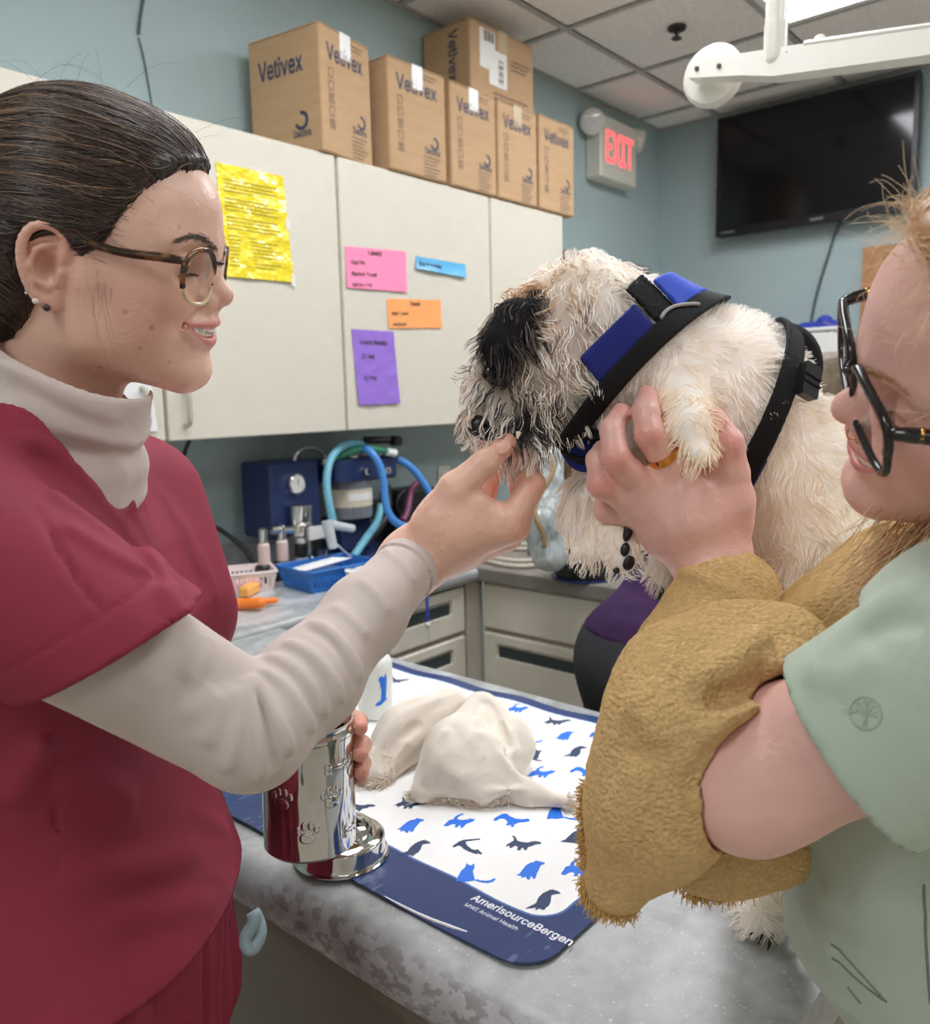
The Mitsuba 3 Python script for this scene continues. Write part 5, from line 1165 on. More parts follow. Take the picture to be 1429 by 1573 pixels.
# baby hairs at the hairline and loose hairs
S = []
RB, RL = np.array([.00011, .00011, .0001, .00009, .00008, .00006]), np.array([.00009, .00009, .00008, .00007, .00006, .00005])
def hair_strand(a, d, L, r, e=None, b=0.0, lift=.001):
    e = np.zeros(3) if e is None else e
    q = [a, a + d * L * .4 + [0, 0, lift], a + d * L * .75 + e * L * b * .3 + [0, 0, lift], a + d * L + e * L * b]; return np.c_[np.array([q[0], *q, q[-1]]), r]
y = rng.uniform(.012, .105, 80); z = rng.uniform(0, .078, 80) * np.where(y < .08, 1, rng.uniform(.2, 1, 80)); base_ = snap(H1.f, np.stack([np.interp(y, hl_y, hl_x) + .004, y, z], 1))
for a, yy in zip(base_, y):
    d = unit(np.array([-.8, rng.uniform(.0, .5), .15])) if yy > .02 else unit(np.array([.1, -1, .15]) + rng.normal(0, .15, 3)); S.append(hair_strand(a, d, rng.uniform(.008, .022), RB))
base_ = snap(hs, np.stack([rng.uniform(-.06, .085, 16), np.full(16, .13), rng.uniform(-.03, .05, 16)], 1))
for a in base_:
    d = unit([rng.uniform(-.6, .8), rng.uniform(.1, .6), rng.uniform(-.3, .4)]); S.append(hair_strand(a, d, rng.uniform(.03, .07), RL, unit([d[0], -.6, d[2]]), .35, 0))
base_ = snap(H1.f, np.stack([.018 + rng.uniform(-.006, .012, 8), rng.uniform(-.01, .02, 8), np.full(8, .066)], 1))
for a in base_: S.append(hair_strand(a, unit([rng.uniform(-.1, .3), -1, .12]), rng.uniform(.03, .085), RB * .6, np.array([.3, 0, .1]), rng.uniform(-.3, .3), .004))
S = np.array(S); S[..., :3] = H1.world(S[..., :3].reshape(-1, 3)).reshape(S.shape[0], S.shape[1], 3)
curves('loose_strands', S, 'hair_brown', parent=hp, kind='stuff')
# brow and lashes
def brow(Hd, pts, n, ln, mat, parent, seed, wd=.0016, r=.00017, sides=(1, -1)):
    rg = np.random.default_rng(seed)
    for sg in sides:
        S = []; line = spline(pts, 40); T_ = rg.uniform(0, 1, n); A_ = line[(T_ * 39).astype(int)].copy(); A_[:, 1] += rg.normal(0, wd, n) * (1 - .5 * T_); A_[:, 2] *= sg
        A_ = snap(Hd.f, A_); N_ = gradient(Hd.f, A_.astype(np.float32))
        for t, a, nr in zip(T_, A_.astype(float), N_.astype(float)):
            d = unit(np.array([-.5, .35 - .6 * t, sg * .8]) + rg.normal(0, .15, 3)); d = unit(d - nr * (d @ nr) + nr * .25); L = ln * rg.uniform(.6, 1.1)
            q = [a, a + d * L * .4, a + d * L * .7 - nr * L * .05, a + d * L - nr * L * .15]; S.append(np.c_[np.array([q[0], *q, q[-1]]), np.array([1, 1, .9, .7, .45, .3]) * r])
        S = np.array(S); S[..., :3] = Hd.world(S[..., :3].reshape(-1, 3)).reshape(S.shape[0], S.shape[1], 3)
        curves('eyebrow', S, mat, parent=parent, kind='stuff')
BROW = [H1.at(y, z) for y, z in ((.033, .010), (.0375, .019), (.0425, .031), (.042, .042), (.037, .052))]
brow(H1, BROW, 230, .0075, 'hair_brown', wl, 3)
def lashes(Hd, mat, parent, y=.0135, n=46, seed=4, r=.0002, ln=.008):
    rg = np.random.default_rng(seed)
    for sg in (1, -1):
        S = []
        for t in np.linspace(-1, 1, n):
            z = .031 + .0125 * t; x = .070 + .0152 * math.cos(t * .95); a = np.array([x, y + .002 * (1 - t * t) - .002, z * sg]); d = unit(np.array([1, -.45, sg * t * .5]) + rg.normal(0, .08, 3)); L = ln * rg.uniform(.7, 1.1)
            q = [a, a + d * L * .4, a + d * L * .75 + [0, .0006, 0], a + d * L + [0, .002, 0]]; S.append(np.c_[np.array([q[0], *q, q[-1]]), np.array([1, 1, .9, .7, .4, .3]) * r])
        S = np.array(S); S[..., :3] = Hd.world(S[..., :3].reshape(-1, 3)).reshape(S.shape[0], S.shape[1], 3)
        curves('eyelashes', S, mat, parent=parent, kind='stuff')
lashes(H1, 'hair_dark', wl)
# studs in the ear
material('stud_pearl', (232, 226, 220), .2, .6)
material('stud_black', (30, 26, 38), .15, .7)
for a, b, m_, r in ((.004, -.030, 'stud_black', .0026), (-.0045, -.0265, 'stud_pearl', .0026), (-.011, -.0205, 'chrome', .0024)):
    c = H1.E(a, b, .0045); g = trimesh.creation.icosphere(2, r) if m_ != 'chrome' else cat_(*[trimesh.creation.icosphere(1, .0014).apply_translation([.0016 * math.cos(q), .0016 * math.sin(q), 0]) for q in (0, 2.1, 4.2)])
    g.apply_translation(c); add('ear_stud', H1.place(g), m_, True, parent=wl)
# glasses
tg = thing('glasses', 'tortoiseshell glasses with pale lower rims on the woman in red', 'glasses')
def tort(p, n, uv):
    return mix(lin(44, 28, 20), lin(120, 82, 44), smoothstep(.45, .65, fbm(p.x * 90, p.y * 90, p.z * 90, 3)))
material('tortoise', proc(tort), .15, .6)
material('rim_pale', (206, 190, 150), .15, .6)
scene['lens'] = {'type': 'thindielectric', 'int_ior': 1.5}
make_glasses(H1, tg, (.0965, .013, .0345), .0235, .0272, .85, 'tortoise', 'rim_pale', 'lens', .0024, .0019)

material('scrub_red', proc(lambda p, n, uv: mix(lin(128, 43, 60), lin(138, 48, 66), fbm(p.x * 25, p.y * 25, p.z * 25, 3))), .62, .2, sheen=.08, bump=proc(lambda p, n, uv: noise(p.x * 1500, p.y * 1500, p.z * 1500)), scale=.0003)
material('stitch_red', (104, 30, 50), .8)
material('sweater_grey', proc(lambda p, n, uv: mix(lin(184, 172, 165), lin(194, 183, 176), fbm(p.x * 30, p.y * 30, p.z * 30, 3))), .75, .2, sheen=.1, bump=proc(lambda p, n, uv: noise(p.x * 1400, p.y * 1400, p.z * 1400)), scale=.0003)
TF, TL, TC = np.array([.70, -.714, 0]), np.array([-.714, -.70, 0]), np.array([.262, .690, 0])
sl_z = np.array([.60, .80, .92, 1.00, 1.06, 1.15, 1.25, 1.31, 1.36, 1.395, 1.425, 1.45])
sl_a = np.array([.125, .125, .132, .138, .132, .118, .117, .100, .078, .062, .050, .04])
sl_b = np.array([.16, .165, .168, .165, .160, .155, .160, .168, .176, .150, .095, .06])
sl_c = np.array([0, .0, .0, .002, .0, -.004, .006, .002, -.006, -.004, .012, .02])
def torso(p, grow=0.0):
    q = p - TC.astype(np.float32); u, v, z = q @ TF.astype(np.float32), q @ TL.astype(np.float32), p[:, 2]
    a, b, c = (np.interp(z, sl_z, k).astype(np.float32) for k in (sl_a, sl_b, sl_c)); a = a + grow; b = b + grow; u = u - c
    k = np.power(np.power(np.abs(u / a), 2.3) + np.power(np.abs(v / b), 2.3), 1 / 2.3)
    d = (k - 1) * np.minimum(a, b) * .85
    return smax(d, (z - 1.452 - grow) * .7, .04)
SH, EL = np.array((0.1646, 0.5742, 1.351)), np.array((0.3096, 0.4606, 1.2105))
FW = np.array((0.5048, 0.4974, 1.2866))
# grey turtleneck: trunk under the scrub top, sleeves, collar
up_arm = cone(SH, EL, .052, .0395)
fo_arm = chain([EL, (0.3645, 0.4629, 1.2306), (0.4345, 0.4806, 1.2599), FW], (.0385, .0345, .0305, .0268), .015)
sleeve_b = blend((up_arm, 0), (fo_arm, .010))
L_ = lambda *a: a
fold_l = ([
    (L_((0.2904, 0.4318, 1.261), (0.2846, 0.4187, 1.2408), (0.2838, 0.4146, 1.2169), (0.2935, 0.4281, 1.188)), 0.0075, 0.0039), (L_((0.2886, 0.4335, 1.2594), (0.2786, 0.4253, 1.239), (0.2721, 0.4278, 1.2154), (0.2738, 0.4377, 1.1983)), 0.0048, 0.0045),
    (L_((0.2971, 0.4389, 1.2585), (0.2967, 0.4206, 1.2429), (0.3069, 0.4189, 1.2185), (0.3145, 0.4221, 1.2018)), 0.0071, 0.0039), (L_((0.3048, 0.4455, 1.2585), (0.3151, 0.4312, 1.2481), (0.3283, 0.4268, 1.2265), (0.3369, 0.428, 1.2069)), 0.0071, 0.0039),
    (L_((0.3146, 0.4503, 1.2621), (0.3263, 0.4355, 1.2565), (0.3469, 0.4371, 1.2313), (0.3561, 0.4372, 1.2096)), 0.0069, 0.0038), (L_((0.3359, 0.4572, 1.2654), (0.3473, 0.4424, 1.2588), (0.3619, 0.4365, 1.2374), (0.377, 0.4444, 1.212)), 0.0067, 0.0038),
    (L_((0.3608, 0.4609, 1.2734), (0.3778, 0.4547, 1.2643), (0.3858, 0.4411, 1.2444), (0.3943, 0.442, 1.2222)), 0.0076, 0.0038), (L_((0.3591, 0.462, 1.2693), (0.369, 0.4488, 1.2616), (0.3828, 0.4436, 1.2398), (0.3913, 0.4446, 1.2185)), -0.0034, 0.0026), (L_((0.3917, 0.4723, 1.2781), (0.4016, 0.4587, 1.2681), (0.4143, 0.4551, 1.248)), 0.0030, 0.0049),
    (L_((0.4263, 0.4811, 1.2904), (0.4364, 0.4667, 1.2774), (0.447, 0.4655, 1.2569)), 0.0028, 0.0049), (L_((0.463, 0.4884, 1.3072), (0.4718, 0.4759, 1.2963), (0.4849, 0.4711, 1.2726)), 0.0023, 0.0041), (L_((0.2881, 0.4696, 1.2806), (0.2723, 0.4547, 1.2701), (0.2582, 0.4535, 1.2596)), 0.0034, 0.0061), (L_((0.2786, 0.4435, 1.2516), (0.2566, 0.4376, 1.2492), (0.2484, 0.4472, 1.2494)), 0.0025, 0.0082),
    (L_((0.2648, 0.4859, 1.3026), (0.2453, 0.4579, 1.2827), (0.2361, 0.4637, 1.2596)), 0.0023, 0.0082), (L_((0.2967, 0.4386, 1.2552), (0.2879, 0.4152, 1.2426), (0.2948, 0.4176, 1.2187), (0.3004, 0.4217, 1.196)), -0.0046, 0.0030), (L_((0.2844, 0.4376, 1.2555), (0.263, 0.428, 1.2392), (0.2612, 0.4415, 1.2197)), 0.0025, 0.0066)])
fold = ridges(snapped(sleeve_b, fold_l), 16)
hem = lambda q, ax, r, w, h: (lambda p: h * np.exp(-(((p - q) @ ax - 0) / w) ** 2).astype(np.float32))
wax = unit(FW - np.array((0.4345, 0.4806, 1.2599)))
def cuffed(p):
    d = sleeve_b(p) - fold(p); t = (p - FW.astype(np.float32)) @ wax.astype(np.float32)
    d = d - .0009 * np.exp(-((t + .0115) / .0012) ** 2) + .0012 * np.exp(-((t + .0135) / .0012) ** 2) - .0008 * ((t > -.0115) & (t < .01))
    d = d + .0018 * sharpness(p, 22, 8, 2).astype(np.float32)
    return smax(d, t - .0005, .0015)
far_sh, far_el, far_wr = np.array((0.4145, 0.7833, 1.334)), np.array((0.414, 0.6915, 1.1187)), np.array(Q(155, .0, .085))
far_b = blend((chain([far_sh, far_el], (.05, .042), .02), 0), (chain([far_el, far_wr], (.040, .027), .02), .03))
NB, NT = np.array((0.2996, 0.68, 1.4216)), np.array((0.3117, 0.6794, 1.4628))
def collar(p):
    ax = unit(np.array((0.3026, 0.6714, 1.4699)) - np.array((0.2956, 0.7012, 1.39))).astype(np.float32)
    q = p - np.array((0.2986, 0.6859, 1.4216), np.float32); t = q @ ax
    u = q - t[:, None] * ax; uf = u @ unit(RIGHT - ax * (RIGHT @ ax)).astype(np.float32); ul = u @ unit(np.cross(ax, RIGHT)).astype(np.float32)
    rr = .0655 + .010 * np.clip(-t / .05, 0, 1.6); k = np.sqrt((uf / 1.03) ** 2 + ul ** 2) - rr
    k = k - .0030 * np.exp(-((t - .020 + .25 * uf) / .006) ** 2) + .0030 * np.exp(-((t - .006 + .25 * uf) / .006) ** 2) - .0022 * np.exp(-((t + .016 + .12 * uf) / .009) ** 2) + .002 * sharpness(p, 30, 6, 2).astype(np.float32)
    rim = t - .046 + .16 * uf
    return smax(smax(k * .95, rim, .003), -t - .055, .01)
inner = lambda p: collar(p) + .004
neckfold_l = ([(L_((0.2458, 0.6503, 1.4607), (0.2559, 0.6121, 1.4457), (0.2748, 0.5865, 1.429), (0.3061, 0.5871, 1.4212)), .0035, .007), (L_((0.2497, 0.6418, 1.4418), (0.2591, 0.6035, 1.4227), (0.2857, 0.5931, 1.4102), (0.3177, 0.5993, 1.3963)), .0025, .008), (L_((0.2932, 0.6116, 1.3927), (0.3046, 0.5961, 1.3826), (0.3181, 0.591, 1.3594)), .0022, .007)])
trunk = lambda p: torso(p, -.011)
under = blend((trunk, 0), (collar, .025))
neckfold = ridges(snapped(under, neckfold_l))
def under_f(p):
    d = under(p) - neckfold(p)
    core = cone((0.3117, 0.6794, 1.4628), (0.3059, 0.6807, 1.437), .0600, .0600)(p)      # the hollow that the neck stands in
    return smax(d, -core, .002)
tm1 = mesh_sdf(under_f, TC + [-.2, -.2, 1.22], TC + [.2, .2, 1.52], .0028)
tm2 = mesh_sdf(cuffed, np.minimum(SH, EL).astype(float) - [.08, .10, .16], [.60, .72, 1.46], .0022)
tm3 = mesh_sdf(far_b, np.minimum(np.minimum(far_sh, far_el), far_wr) - .07, np.maximum(np.maximum(far_sh, far_el), far_wr) + .07, .004)
add('turtleneck', cat_(*[trimesh.Trimesh(m.vertices, m.faces, process=False) for m in (tm1, tm2, tm3)]), 'sweater_grey', True, parent=wl)
# scrub top
axA = unit(EL - SH); cut = np.array((0.2368, 0.499, 1.2835))
sl = cone(SH, cut + axA * .03, .064, .0565)
VZ = np.array((0.3058, 0.557, 1.351))
def vneck(p):
    q = p - TC.astype(np.float32); v = q @ TL.astype(np.float32); u = q @ TF.astype(np.float32); z = p[:, 2]
    vv = np.sqrt((v + .004) ** 2 + .0001); line = (VZ[2] - .014 + vv * 1.15 + 9.0 * np.maximum(vv - .045, 0) ** 1.6) - z
    return np.where(u > -.03, line * .66, (1.437 - z) * .7).astype(np.float32)
far_slv = cone(far_sh - [0, 0, .0], far_sh + (far_el - far_sh) * .5, .062, .062)
scrub_base = blend((lambda p: torso(p), 0), (sl, .05), (far_slv, .05))
sfold_l = ([
    (L_((0.214, 0.5203, 1.4046), (0.2313, 0.4947, 1.3786), (0.2431, 0.4746, 1.349), (0.2528, 0.4589, 1.3284)), 0.0090, 0.0072), (L_((0.203, 0.498, 1.3851), (0.2152, 0.4636, 1.3635), (0.2304, 0.441, 1.3399)), 0.0072, 0.0064), (L_((0.2131, 0.5542, 1.4128), (0.2338, 0.5268, 1.3971), (0.2507, 0.5017, 1.3722), (0.26, 0.4848, 1.3435)), 0.0070, 0.0068),
    (L_((0.1992, 0.4676, 1.3671), (0.2147, 0.4458, 1.3493), (0.2351, 0.4341, 1.3335)), 0.0058, 0.0059), (L_((0.2721, 0.5225, 1.3686), (0.277, 0.5081, 1.3277), (0.282, 0.4972, 1.3039)), 0.0070, 0.0076), (L_((0.3052, 0.5642, 1.3814), (0.3085, 0.5195, 1.3351), (0.3147, 0.4997, 1.2761)), 0.0058, 0.0085), (L_((0.3134, 0.5491, 1.3554), (0.3146, 0.5075, 1.3123), (0.3163, 0.4949, 1.2625)), 0.0043, 0.0068),
    (L_((0.2517, 0.5, 1.3701), (0.2485, 0.4653, 1.3352), (0.2533, 0.4564, 1.3194)), -0.0080, 0.0055), (L_((0.2732, 0.4947, 1.3169), (0.2807, 0.4797, 1.2872), (0.2929, 0.473, 1.25)), 0.0072, 0.0085), (L_((0.2593, 0.5471, 1.414), (0.2702, 0.5288, 1.3879), (0.2764, 0.5152, 1.3577)), 0.0049, 0.0059), (L_((0.1898, 0.5161, 1.3979), (0.1993, 0.4816, 1.3604), (0.2063, 0.4499, 1.3231), (0.2116, 0.4414, 1.3118)), -0.0032, 0.0019),
    (L_((0.2077, 0.5304, 1.1993), (0.2256, 0.5077, 1.1904), (0.2446, 0.4969, 1.1706)), 0.0061, 0.0102), (L_((0.2695, 0.4812, 1.1608), (0.2867, 0.4721, 1.1389), (0.3222, 0.4861, 1.1082)), 0.0087, 0.0085), (L_((0.1994, 0.5131, 1.145), (0.2326, 0.488, 1.1364), (0.2712, 0.4747, 1.1393)), 0.0049, 0.0119), (L_((0.1756, 0.5197, 1.1916), (0.1871, 0.5108, 1.2126), (0.2078, 0.5205, 1.2258)), 0.0065, 0.0102), (L_((0.2083, 0.4949, 1.1082), (0.2375, 0.4766, 1.1094), (0.2721, 0.4654, 1.1007)), 0.0049, 0.0102),
    (L_((0.2071, 0.5248, 1.242), (0.202, 0.517, 1.1773), (0.183, 0.4845, 1.0667)), -0.0035, 0.0017), (L_((0.264, 0.4804, 1.1267), (0.286, 0.4796, 1.0975), (0.3173, 0.4848, 1.0747)), 0.0043, 0.0102)])
sfold = ridges(snapped(scrub_base, sfold_l), 14)
HEMZ = 1.012
hemN = unit(axA - UP * .35 - RIGHT * .30)
hole_f = cone(SH + axA * .02, cut + axA * .06, .0550, .0485)
def scrub(p):
    wob = sfold(p) + .004 * sharpness(p, 11, 12, 2).astype(np.float32)
    tA = (p - cut.astype(np.float32)) @ hemN.astype(np.float32)
    ds = sl(p) - wob + .0010 * np.exp(-((tA + .022) / .0012) ** 2)
    ds = smax(smax(ds, tA - .004, .002), -np.maximum(hole_f(p), -(tA + .07)), .001)
    flare = .012 * np.clip((1.12 - p[:, 2]) / .12, 0, 1); d = torso(p) - wob - flare
    d = smin(d, far_slv(p), .05)
    q = p - TC.astype(np.float32); v = q @ TL.astype(np.float32)
    d = smax(d, -(trunk(p) + .004), .001)          # hollow: a garment, not a block
    d = smin(d, ds, np.where(tA > -.05, .0001, .04).astype(np.float32))
    d = smax(d, -vneck(p), .002)
    hz = HEMZ + .03 * np.clip(q @ TF.astype(np.float32), -.15, .15)
    return smax(d, hz - p[:, 2], .002)
add('scrub_top', mesh_sdf(scrub, TC + [-.26, -.28, .96], TC + [.24, .22, 1.48], .0031), 'scrub_red', True, parent=wl)
# trousers and shoes
def trousers(p):
    d = torso(p, -.004); d = smax(d, p[:, 2] - 1.05, .01); d = smax(d, .86 - p[:, 2], .02)
    legs = smin(chain([TC + TL * .085 + TF * .01 + [0, 0, .88], TC + TL * .09 + TF * .015 + [0, 0, .50], TC + TL * .09 + [0, 0, .07]], (.10, .082, .075), .03)(p), chain([TC - TL * .085 + TF * .01 + [0, 0, .88], TC - TL * .09 + TF * .015 + [0, 0, .50], TC - TL * .09 + [0, 0, .07]], (.10, .082, .075), .03)(p), .01)
    d = smin(d, legs, .05); d = smax(d, .06 - p[:, 2], .004)
    q = p - TC.astype(np.float32); v = q @ TL.astype(np.float32); u = q @ TF.astype(np.float32)
    ang = np.arctan2(v, u); d = d - (.004 * np.sin(ang * 17) + .003 * np.sin(ang * 31 + 1)) * np.clip((p[:, 2] - .7) / .2, 0, 1)
    return d + .006 * sharpness(p * [1, 1, .4], 14, 15, 2).astype(np.float32)
add('trousers', mesh_sdf(trousers, TC + [-.26, -.26, .02], TC + [.26, .26, 1.06], .006), 'scrub_red', True, parent=wl)
material('shoe_white', (206, 204, 200), .5)
for sgn in (1, -1):
    o = TC + TL * .09 * sgn; f = blend((ell(o + TF * .05 + [0, 0, .03], (.13, .048, .045), np.array([TF, TL, [0, 0, 1]])), 0), (ell(o - TF * .02 + [0, 0, .055], (.06, .045, .05), np.array([TF, TL, [0, 0, 1]])), .03)); g = lambda p, f=f: smax(f(p), .004 - p[:, 2], .004)
    add('shoe', mesh_sdf(g, o - [.2, .2, .02], o + [.22, .2, .13], .006), 'shoe_white', True, parent=wl)
# grey cloth strap hanging out of the pocket
material('strap_grey', (128, 146, 152), .6)
tag(add('strap', cat_(tube([(0.3488, 0.5313, 1.0289), (0.3465, 0.5312, 1.0161), (0.3424, 0.5335, 1.0044), (0.3438, 0.5307, 0.9992), (0.3523, 0.5299, 1.0051), (0.3558, 0.5356, 1.0149), (0.3546, 0.5385, 1.0218)], .0055, 8, 30)), 'strap_grey', True, parent=wl), 'grey cloth loop hanging below the top')

# ---------------------------------------------------------------- the woman in the pale green scrub top
wr = thing('person', 'fair woman in pale green scrub top and black glasses, holding the dog', 'person')
AX2 = np.array([[-.3166, .9481, .0301], [-.5906, -.2218, .7757], [-.7421, -.2278, -.6302]])
AX2 = np.array([unit(AX2[0]), unit(AX2[1] - unit(AX2[0]) * (AX2[1] @ unit(AX2[0]))), unit(AX2[2] - unit(AX2[0]) * (AX2[2] @ unit(AX2[0])))])
AX2[2] = -np.cross(AX2[0], AX2[1]); q_ = math.radians(11)
AX2[0], AX2[2] = AX2[0] * math.cos(q_) + AX2[2] * math.sin(q_), AX2[2] * math.cos(q_) - AX2[0] * math.sin(q_)
HO2 = np.array([.5954, .072, 1.4225]) + RIGHT * .0085 + UP * .008
H2 = Head(AX2, HO2, gaze_down=.9, lid=1.0, smile=.0055, open_=.0032, nose=.4, chin=(.083, -.074), full=.004, mcz=.033, lip=.9, brow=.004)
SK2 = (220, 174, 164)
hm = mesh_sdf(H2.f, (-.115, -.125, -.1), (.125, .14, .1), .0021)
hc = H2.colors(hm.vertices, SK2, (198, 116, 116), (216, 140, 130), (186, 128, 118)); hm = H2.place(hm)
# left arm: forearm, hand under the dog's chest
S2, E2, W2 = np.array((0.5366, 0.0565, 1.2835)), np.array((0.5004, 0.193, 1.1798)), np.array((0.6618, 0.2901, 1.2815))
up2 = cone(S2, E2, .056, .0395); fo2 = chain([E2, (0.5449, 0.2245, 1.2075), (0.6161, 0.266, 1.2458), W2], (.0375, .038, .031, .0262), .02)
hand2 = hand(W2, [[(W2, .024), ((0.6489, 0.2984, 1.3227), .026), ((0.6366, 0.3134, 1.3625), .0165)], [(W2, .024), ((0.6429, 0.313, 1.3223), .025), ((0.622, 0.3355, 1.3497), .0165)], [(W2, .022), ((0.6439, 0.3254, 1.3128), .022), ((0.6243, 0.3458, 1.3378), .0155)], [((0.6648, 0.2839, 1.3052), .020), ((0.6613, 0.2797, 1.339), .020), ((0.6486, 0.2957, 1.3448), .020)]],
    [([(0.6655, 0.2789, 1.3221), (0.6573, 0.2768, 1.3623), (0.6492, 0.2761, 1.3873), (0.6448, 0.2856, 1.4074)], (.0185, .0155, .0135, .0100)),
     ([(0.6366, 0.3134, 1.3625), (0.6094, 0.3243, 1.396), (0.6151, 0.331, 1.4147), (0.6282, 0.337, 1.4273)], (.0150, .0118, .0108, .0085)),
     ([(0.622, 0.3355, 1.3497), (0.5894, 0.3438, 1.3779), (0.5972, 0.352, 1.4006), (0.6143, 0.3535, 1.4138)], (.0142, .0114, .0098, .0082)),
     ([(0.6243, 0.3458, 1.3378), (0.5945, 0.3609, 1.3548), (0.6039, 0.3697, 1.375), (0.6204, 0.3753, 1.3826)], (.0132, .0108, .0094, .0080)),
     ([(0.6319, 0.35, 1.3265), (0.6245, 0.3745, 1.3284), (0.6359, 0.3814, 1.3498), (0.6443, 0.381, 1.3578)], (.0122, .0096, .0084, .0070))])
tend = ridges(snapped(hand2, [(((0.6278, 0.2968, 1.3094), (0.6229, 0.3006, 1.3366), (0.623, 0.3055, 1.3602)), .0010, .006), (((0.6206, 0.3048, 1.307), (0.6148, 0.3166, 1.331), (0.6091, 0.3273, 1.3498)), .0009, .006)]))
crs = ridges(snapped(hand2, [(((0.6314, 0.2776, 1.3842), (0.6365, 0.2711, 1.3819), (0.6415, 0.2658, 1.3838)), .0008, .0014), (((0.6325, 0.2771, 1.3877), (0.637, 0.2714, 1.386), (0.642, 0.2661, 1.3879)), .0008, .0014)]))
armf = blend((up2, 0), (fo2, .03)); full2 = blend((armf, 0), (hand2, .02))
skin2 = lambda p: full2(p) - tend(p) + crs(p) + .0007 * sharpness(p, 120, 2, 2).astype(np.float32)
am = mesh_sdf(skin2, np.minimum(np.minimum(S2, E2), W2) - [.07, .07, .07], np.maximum(np.maximum(S2, E2), W2) + [.10, .16, .14], .0022)
ac = hand_color(am, SK2, (206, 124, 112), [(0.5986, 0.3185, 1.3966), (0.5789, 0.3377, 1.3788), (0.5859, 0.3557, 1.3559), (0.6376, 0.2712, 1.3881), (0.6333, 0.2805, 1.4078), (0.6282, 0.337, 1.4273), (0.6125, 0.3525, 1.4139)], .014)
# neck and collar bones hidden in the top
TF2, TL2 = np.array([-.32, .947, 0]), np.array([-.947, -.32, 0])
zz2 = np.array([.0, .75, .88, .95, 1.0, 1.09, 1.16, 1.23, 1.29, 1.34])
cx2 = np.array([.80, .80, .775, .735, .715, .705, .70, .695, .69, .685]); cy2 = np.array([-.03, -.03, .0, .07, .10, .105, .105, .095, .085, .075])
sa2 = np.array([.13, .13, .135, .135, .135, .13, .125, .105, .08, .055]); sb2 = np.array([.165, .165, .17, .165, .16, .155, .16, .165, .15, .09])
def torso2(p, grow=0.0):
    z = p[:, 2]; cx, cy, a, b = (np.interp(z, zz2, k).astype(np.float32) for k in (cx2, cy2, sa2, sb2)); dx, dy = p[:, 0] - cx, p[:, 1] - cy
    u, v = dx * TF2[0] + dy * TF2[1], dx * TL2[0] + dy * TL2[1]; a = a + grow; b = b + grow
    k = np.power(np.power(np.abs(u / a), 2.3) + np.power(np.abs(v / b), 2.3), 1 / 2.3)
    return smax((k - 1) * np.minimum(a, b) * .85, (z - 1.35 - grow) * .7, .04)
neck2 = cone(H2.world([-.03, -.03, 0]), np.array([.685, .075, 1.29]), .052, .060)
nm = mesh_sdf(neck2, np.array([.5, -.06, 1.2]), np.array([.78, .2, 1.48]), .005)
nc = np.tile(lin(*SK2), (len(nm.vertices), 1))
ro = np.array((0.7147, 0.0664, 1.2852)); fs_, fe_, fw_ = np.array([.83, .09, 1.26]), np.array((0.835, 0.2123, 1.1725)), np.array((0.8226, 0.2716, 1.2375))   # right arm, behind the dog
fa = chain([fs_, fe_, fw_], (.05, .042, .03), .02); fm = mesh_sdf(fa, np.minimum(np.minimum(fs_, fe_), fw_) - .07, np.maximum(np.maximum(fs_, fe_), fw_) + .07, .005); fc = np.tile(lin(*SK2), (len(fm.vertices), 1))
n2_ = np.array([.685, .075, 1.28]); q_ = np.array([n2_, S2, fs_])
bm2, bc2 = one_body([hm, am, nm, fm], [hc, ac, nc, fc], blend((chain([S2, n2_, fs_], (.04, .045, .04), .02), 0)), q_.min(0) - .07, q_.max(0) + .07, SK2)
add('body', bm2, 'skin', True, parent=wr, color=bc2)
tn = snap(hand2, np.array([(0.6297, 0.2767, 1.4069)]))[0]; nn = gradient(hand2, tn[None].astype(np.float32))[0]; td = unit(np.array((0.6448, 0.2856, 1.4074)) - np.array((0.6492, 0.2761, 1.3873))); td = unit(td - nn * (td @ nn)); k = trimesh.creation.icosphere(3); k.vertices *= [.0080, .0066, .0014]
add('thumbnail', frame(k, tn + nn * .0002, td, np.cross(nn, td), nn), 'nail', True, parent=wr)
rg_c, rg_a = np.array((0.623, 0.319, 1.38)), unit(np.array((0.6094, 0.3243, 1.396)) - np.array((0.6366, 0.3134, 1.3625)))
material('gold', (222, 168, 96), .14, metal=1.0)
tag(add('ring', lathe([(.0136, -.0032), (.0148, -.0032), (.0152, 0), (.0148, .0032), (.0136, .0032), (.0136, -.0032)], rg_c, 40, rg_a), 'gold', 35), 'plain wide gold ring on the hand that holds the dog', 'ring')
H2.eye(wr)
G = np.array(H2.gap)
tb2 = chain([(q[0] - .0060, q[1] + .0014, q[2]) for q in G[:6]], [.0058, .0058, .0056, .0054, .005, .0045], .003)
tf2 = lambda p: smax(tb2(np.c_[p[:, :2], np.abs(p[:, 2])].astype(np.float32)) + .0006 * np.abs(np.cos(p[:, 2] * 440)).astype(np.float32), (G[0][1] - .0028) - p[:, 1], .001)
add('teeth', H2.place(mesh_sdf(tf2, (.04, -.055, -.04), (.11, -.02, .04), .0009)), 'teeth', True, parent=wr)
material('hair_blond', (200, 166, 126), .38, .4)
material('hair_blond_pale', (222, 196, 162), .38, .4)
material('hair_ginger', (168, 124, 86), .4, .4)
material('lash_brown', (118, 84, 62), .5)
brow(H2, [H2.at(y, z) for y, z in ((.033, .010), (.038, .020), (.0425, .031), (.041, .043))], 120, .006, 'hair_ginger', wr, 8, r=.00014)
lashes(H2, 'lash_brown', wr, y=.0105, r=.00024, ln=.010)
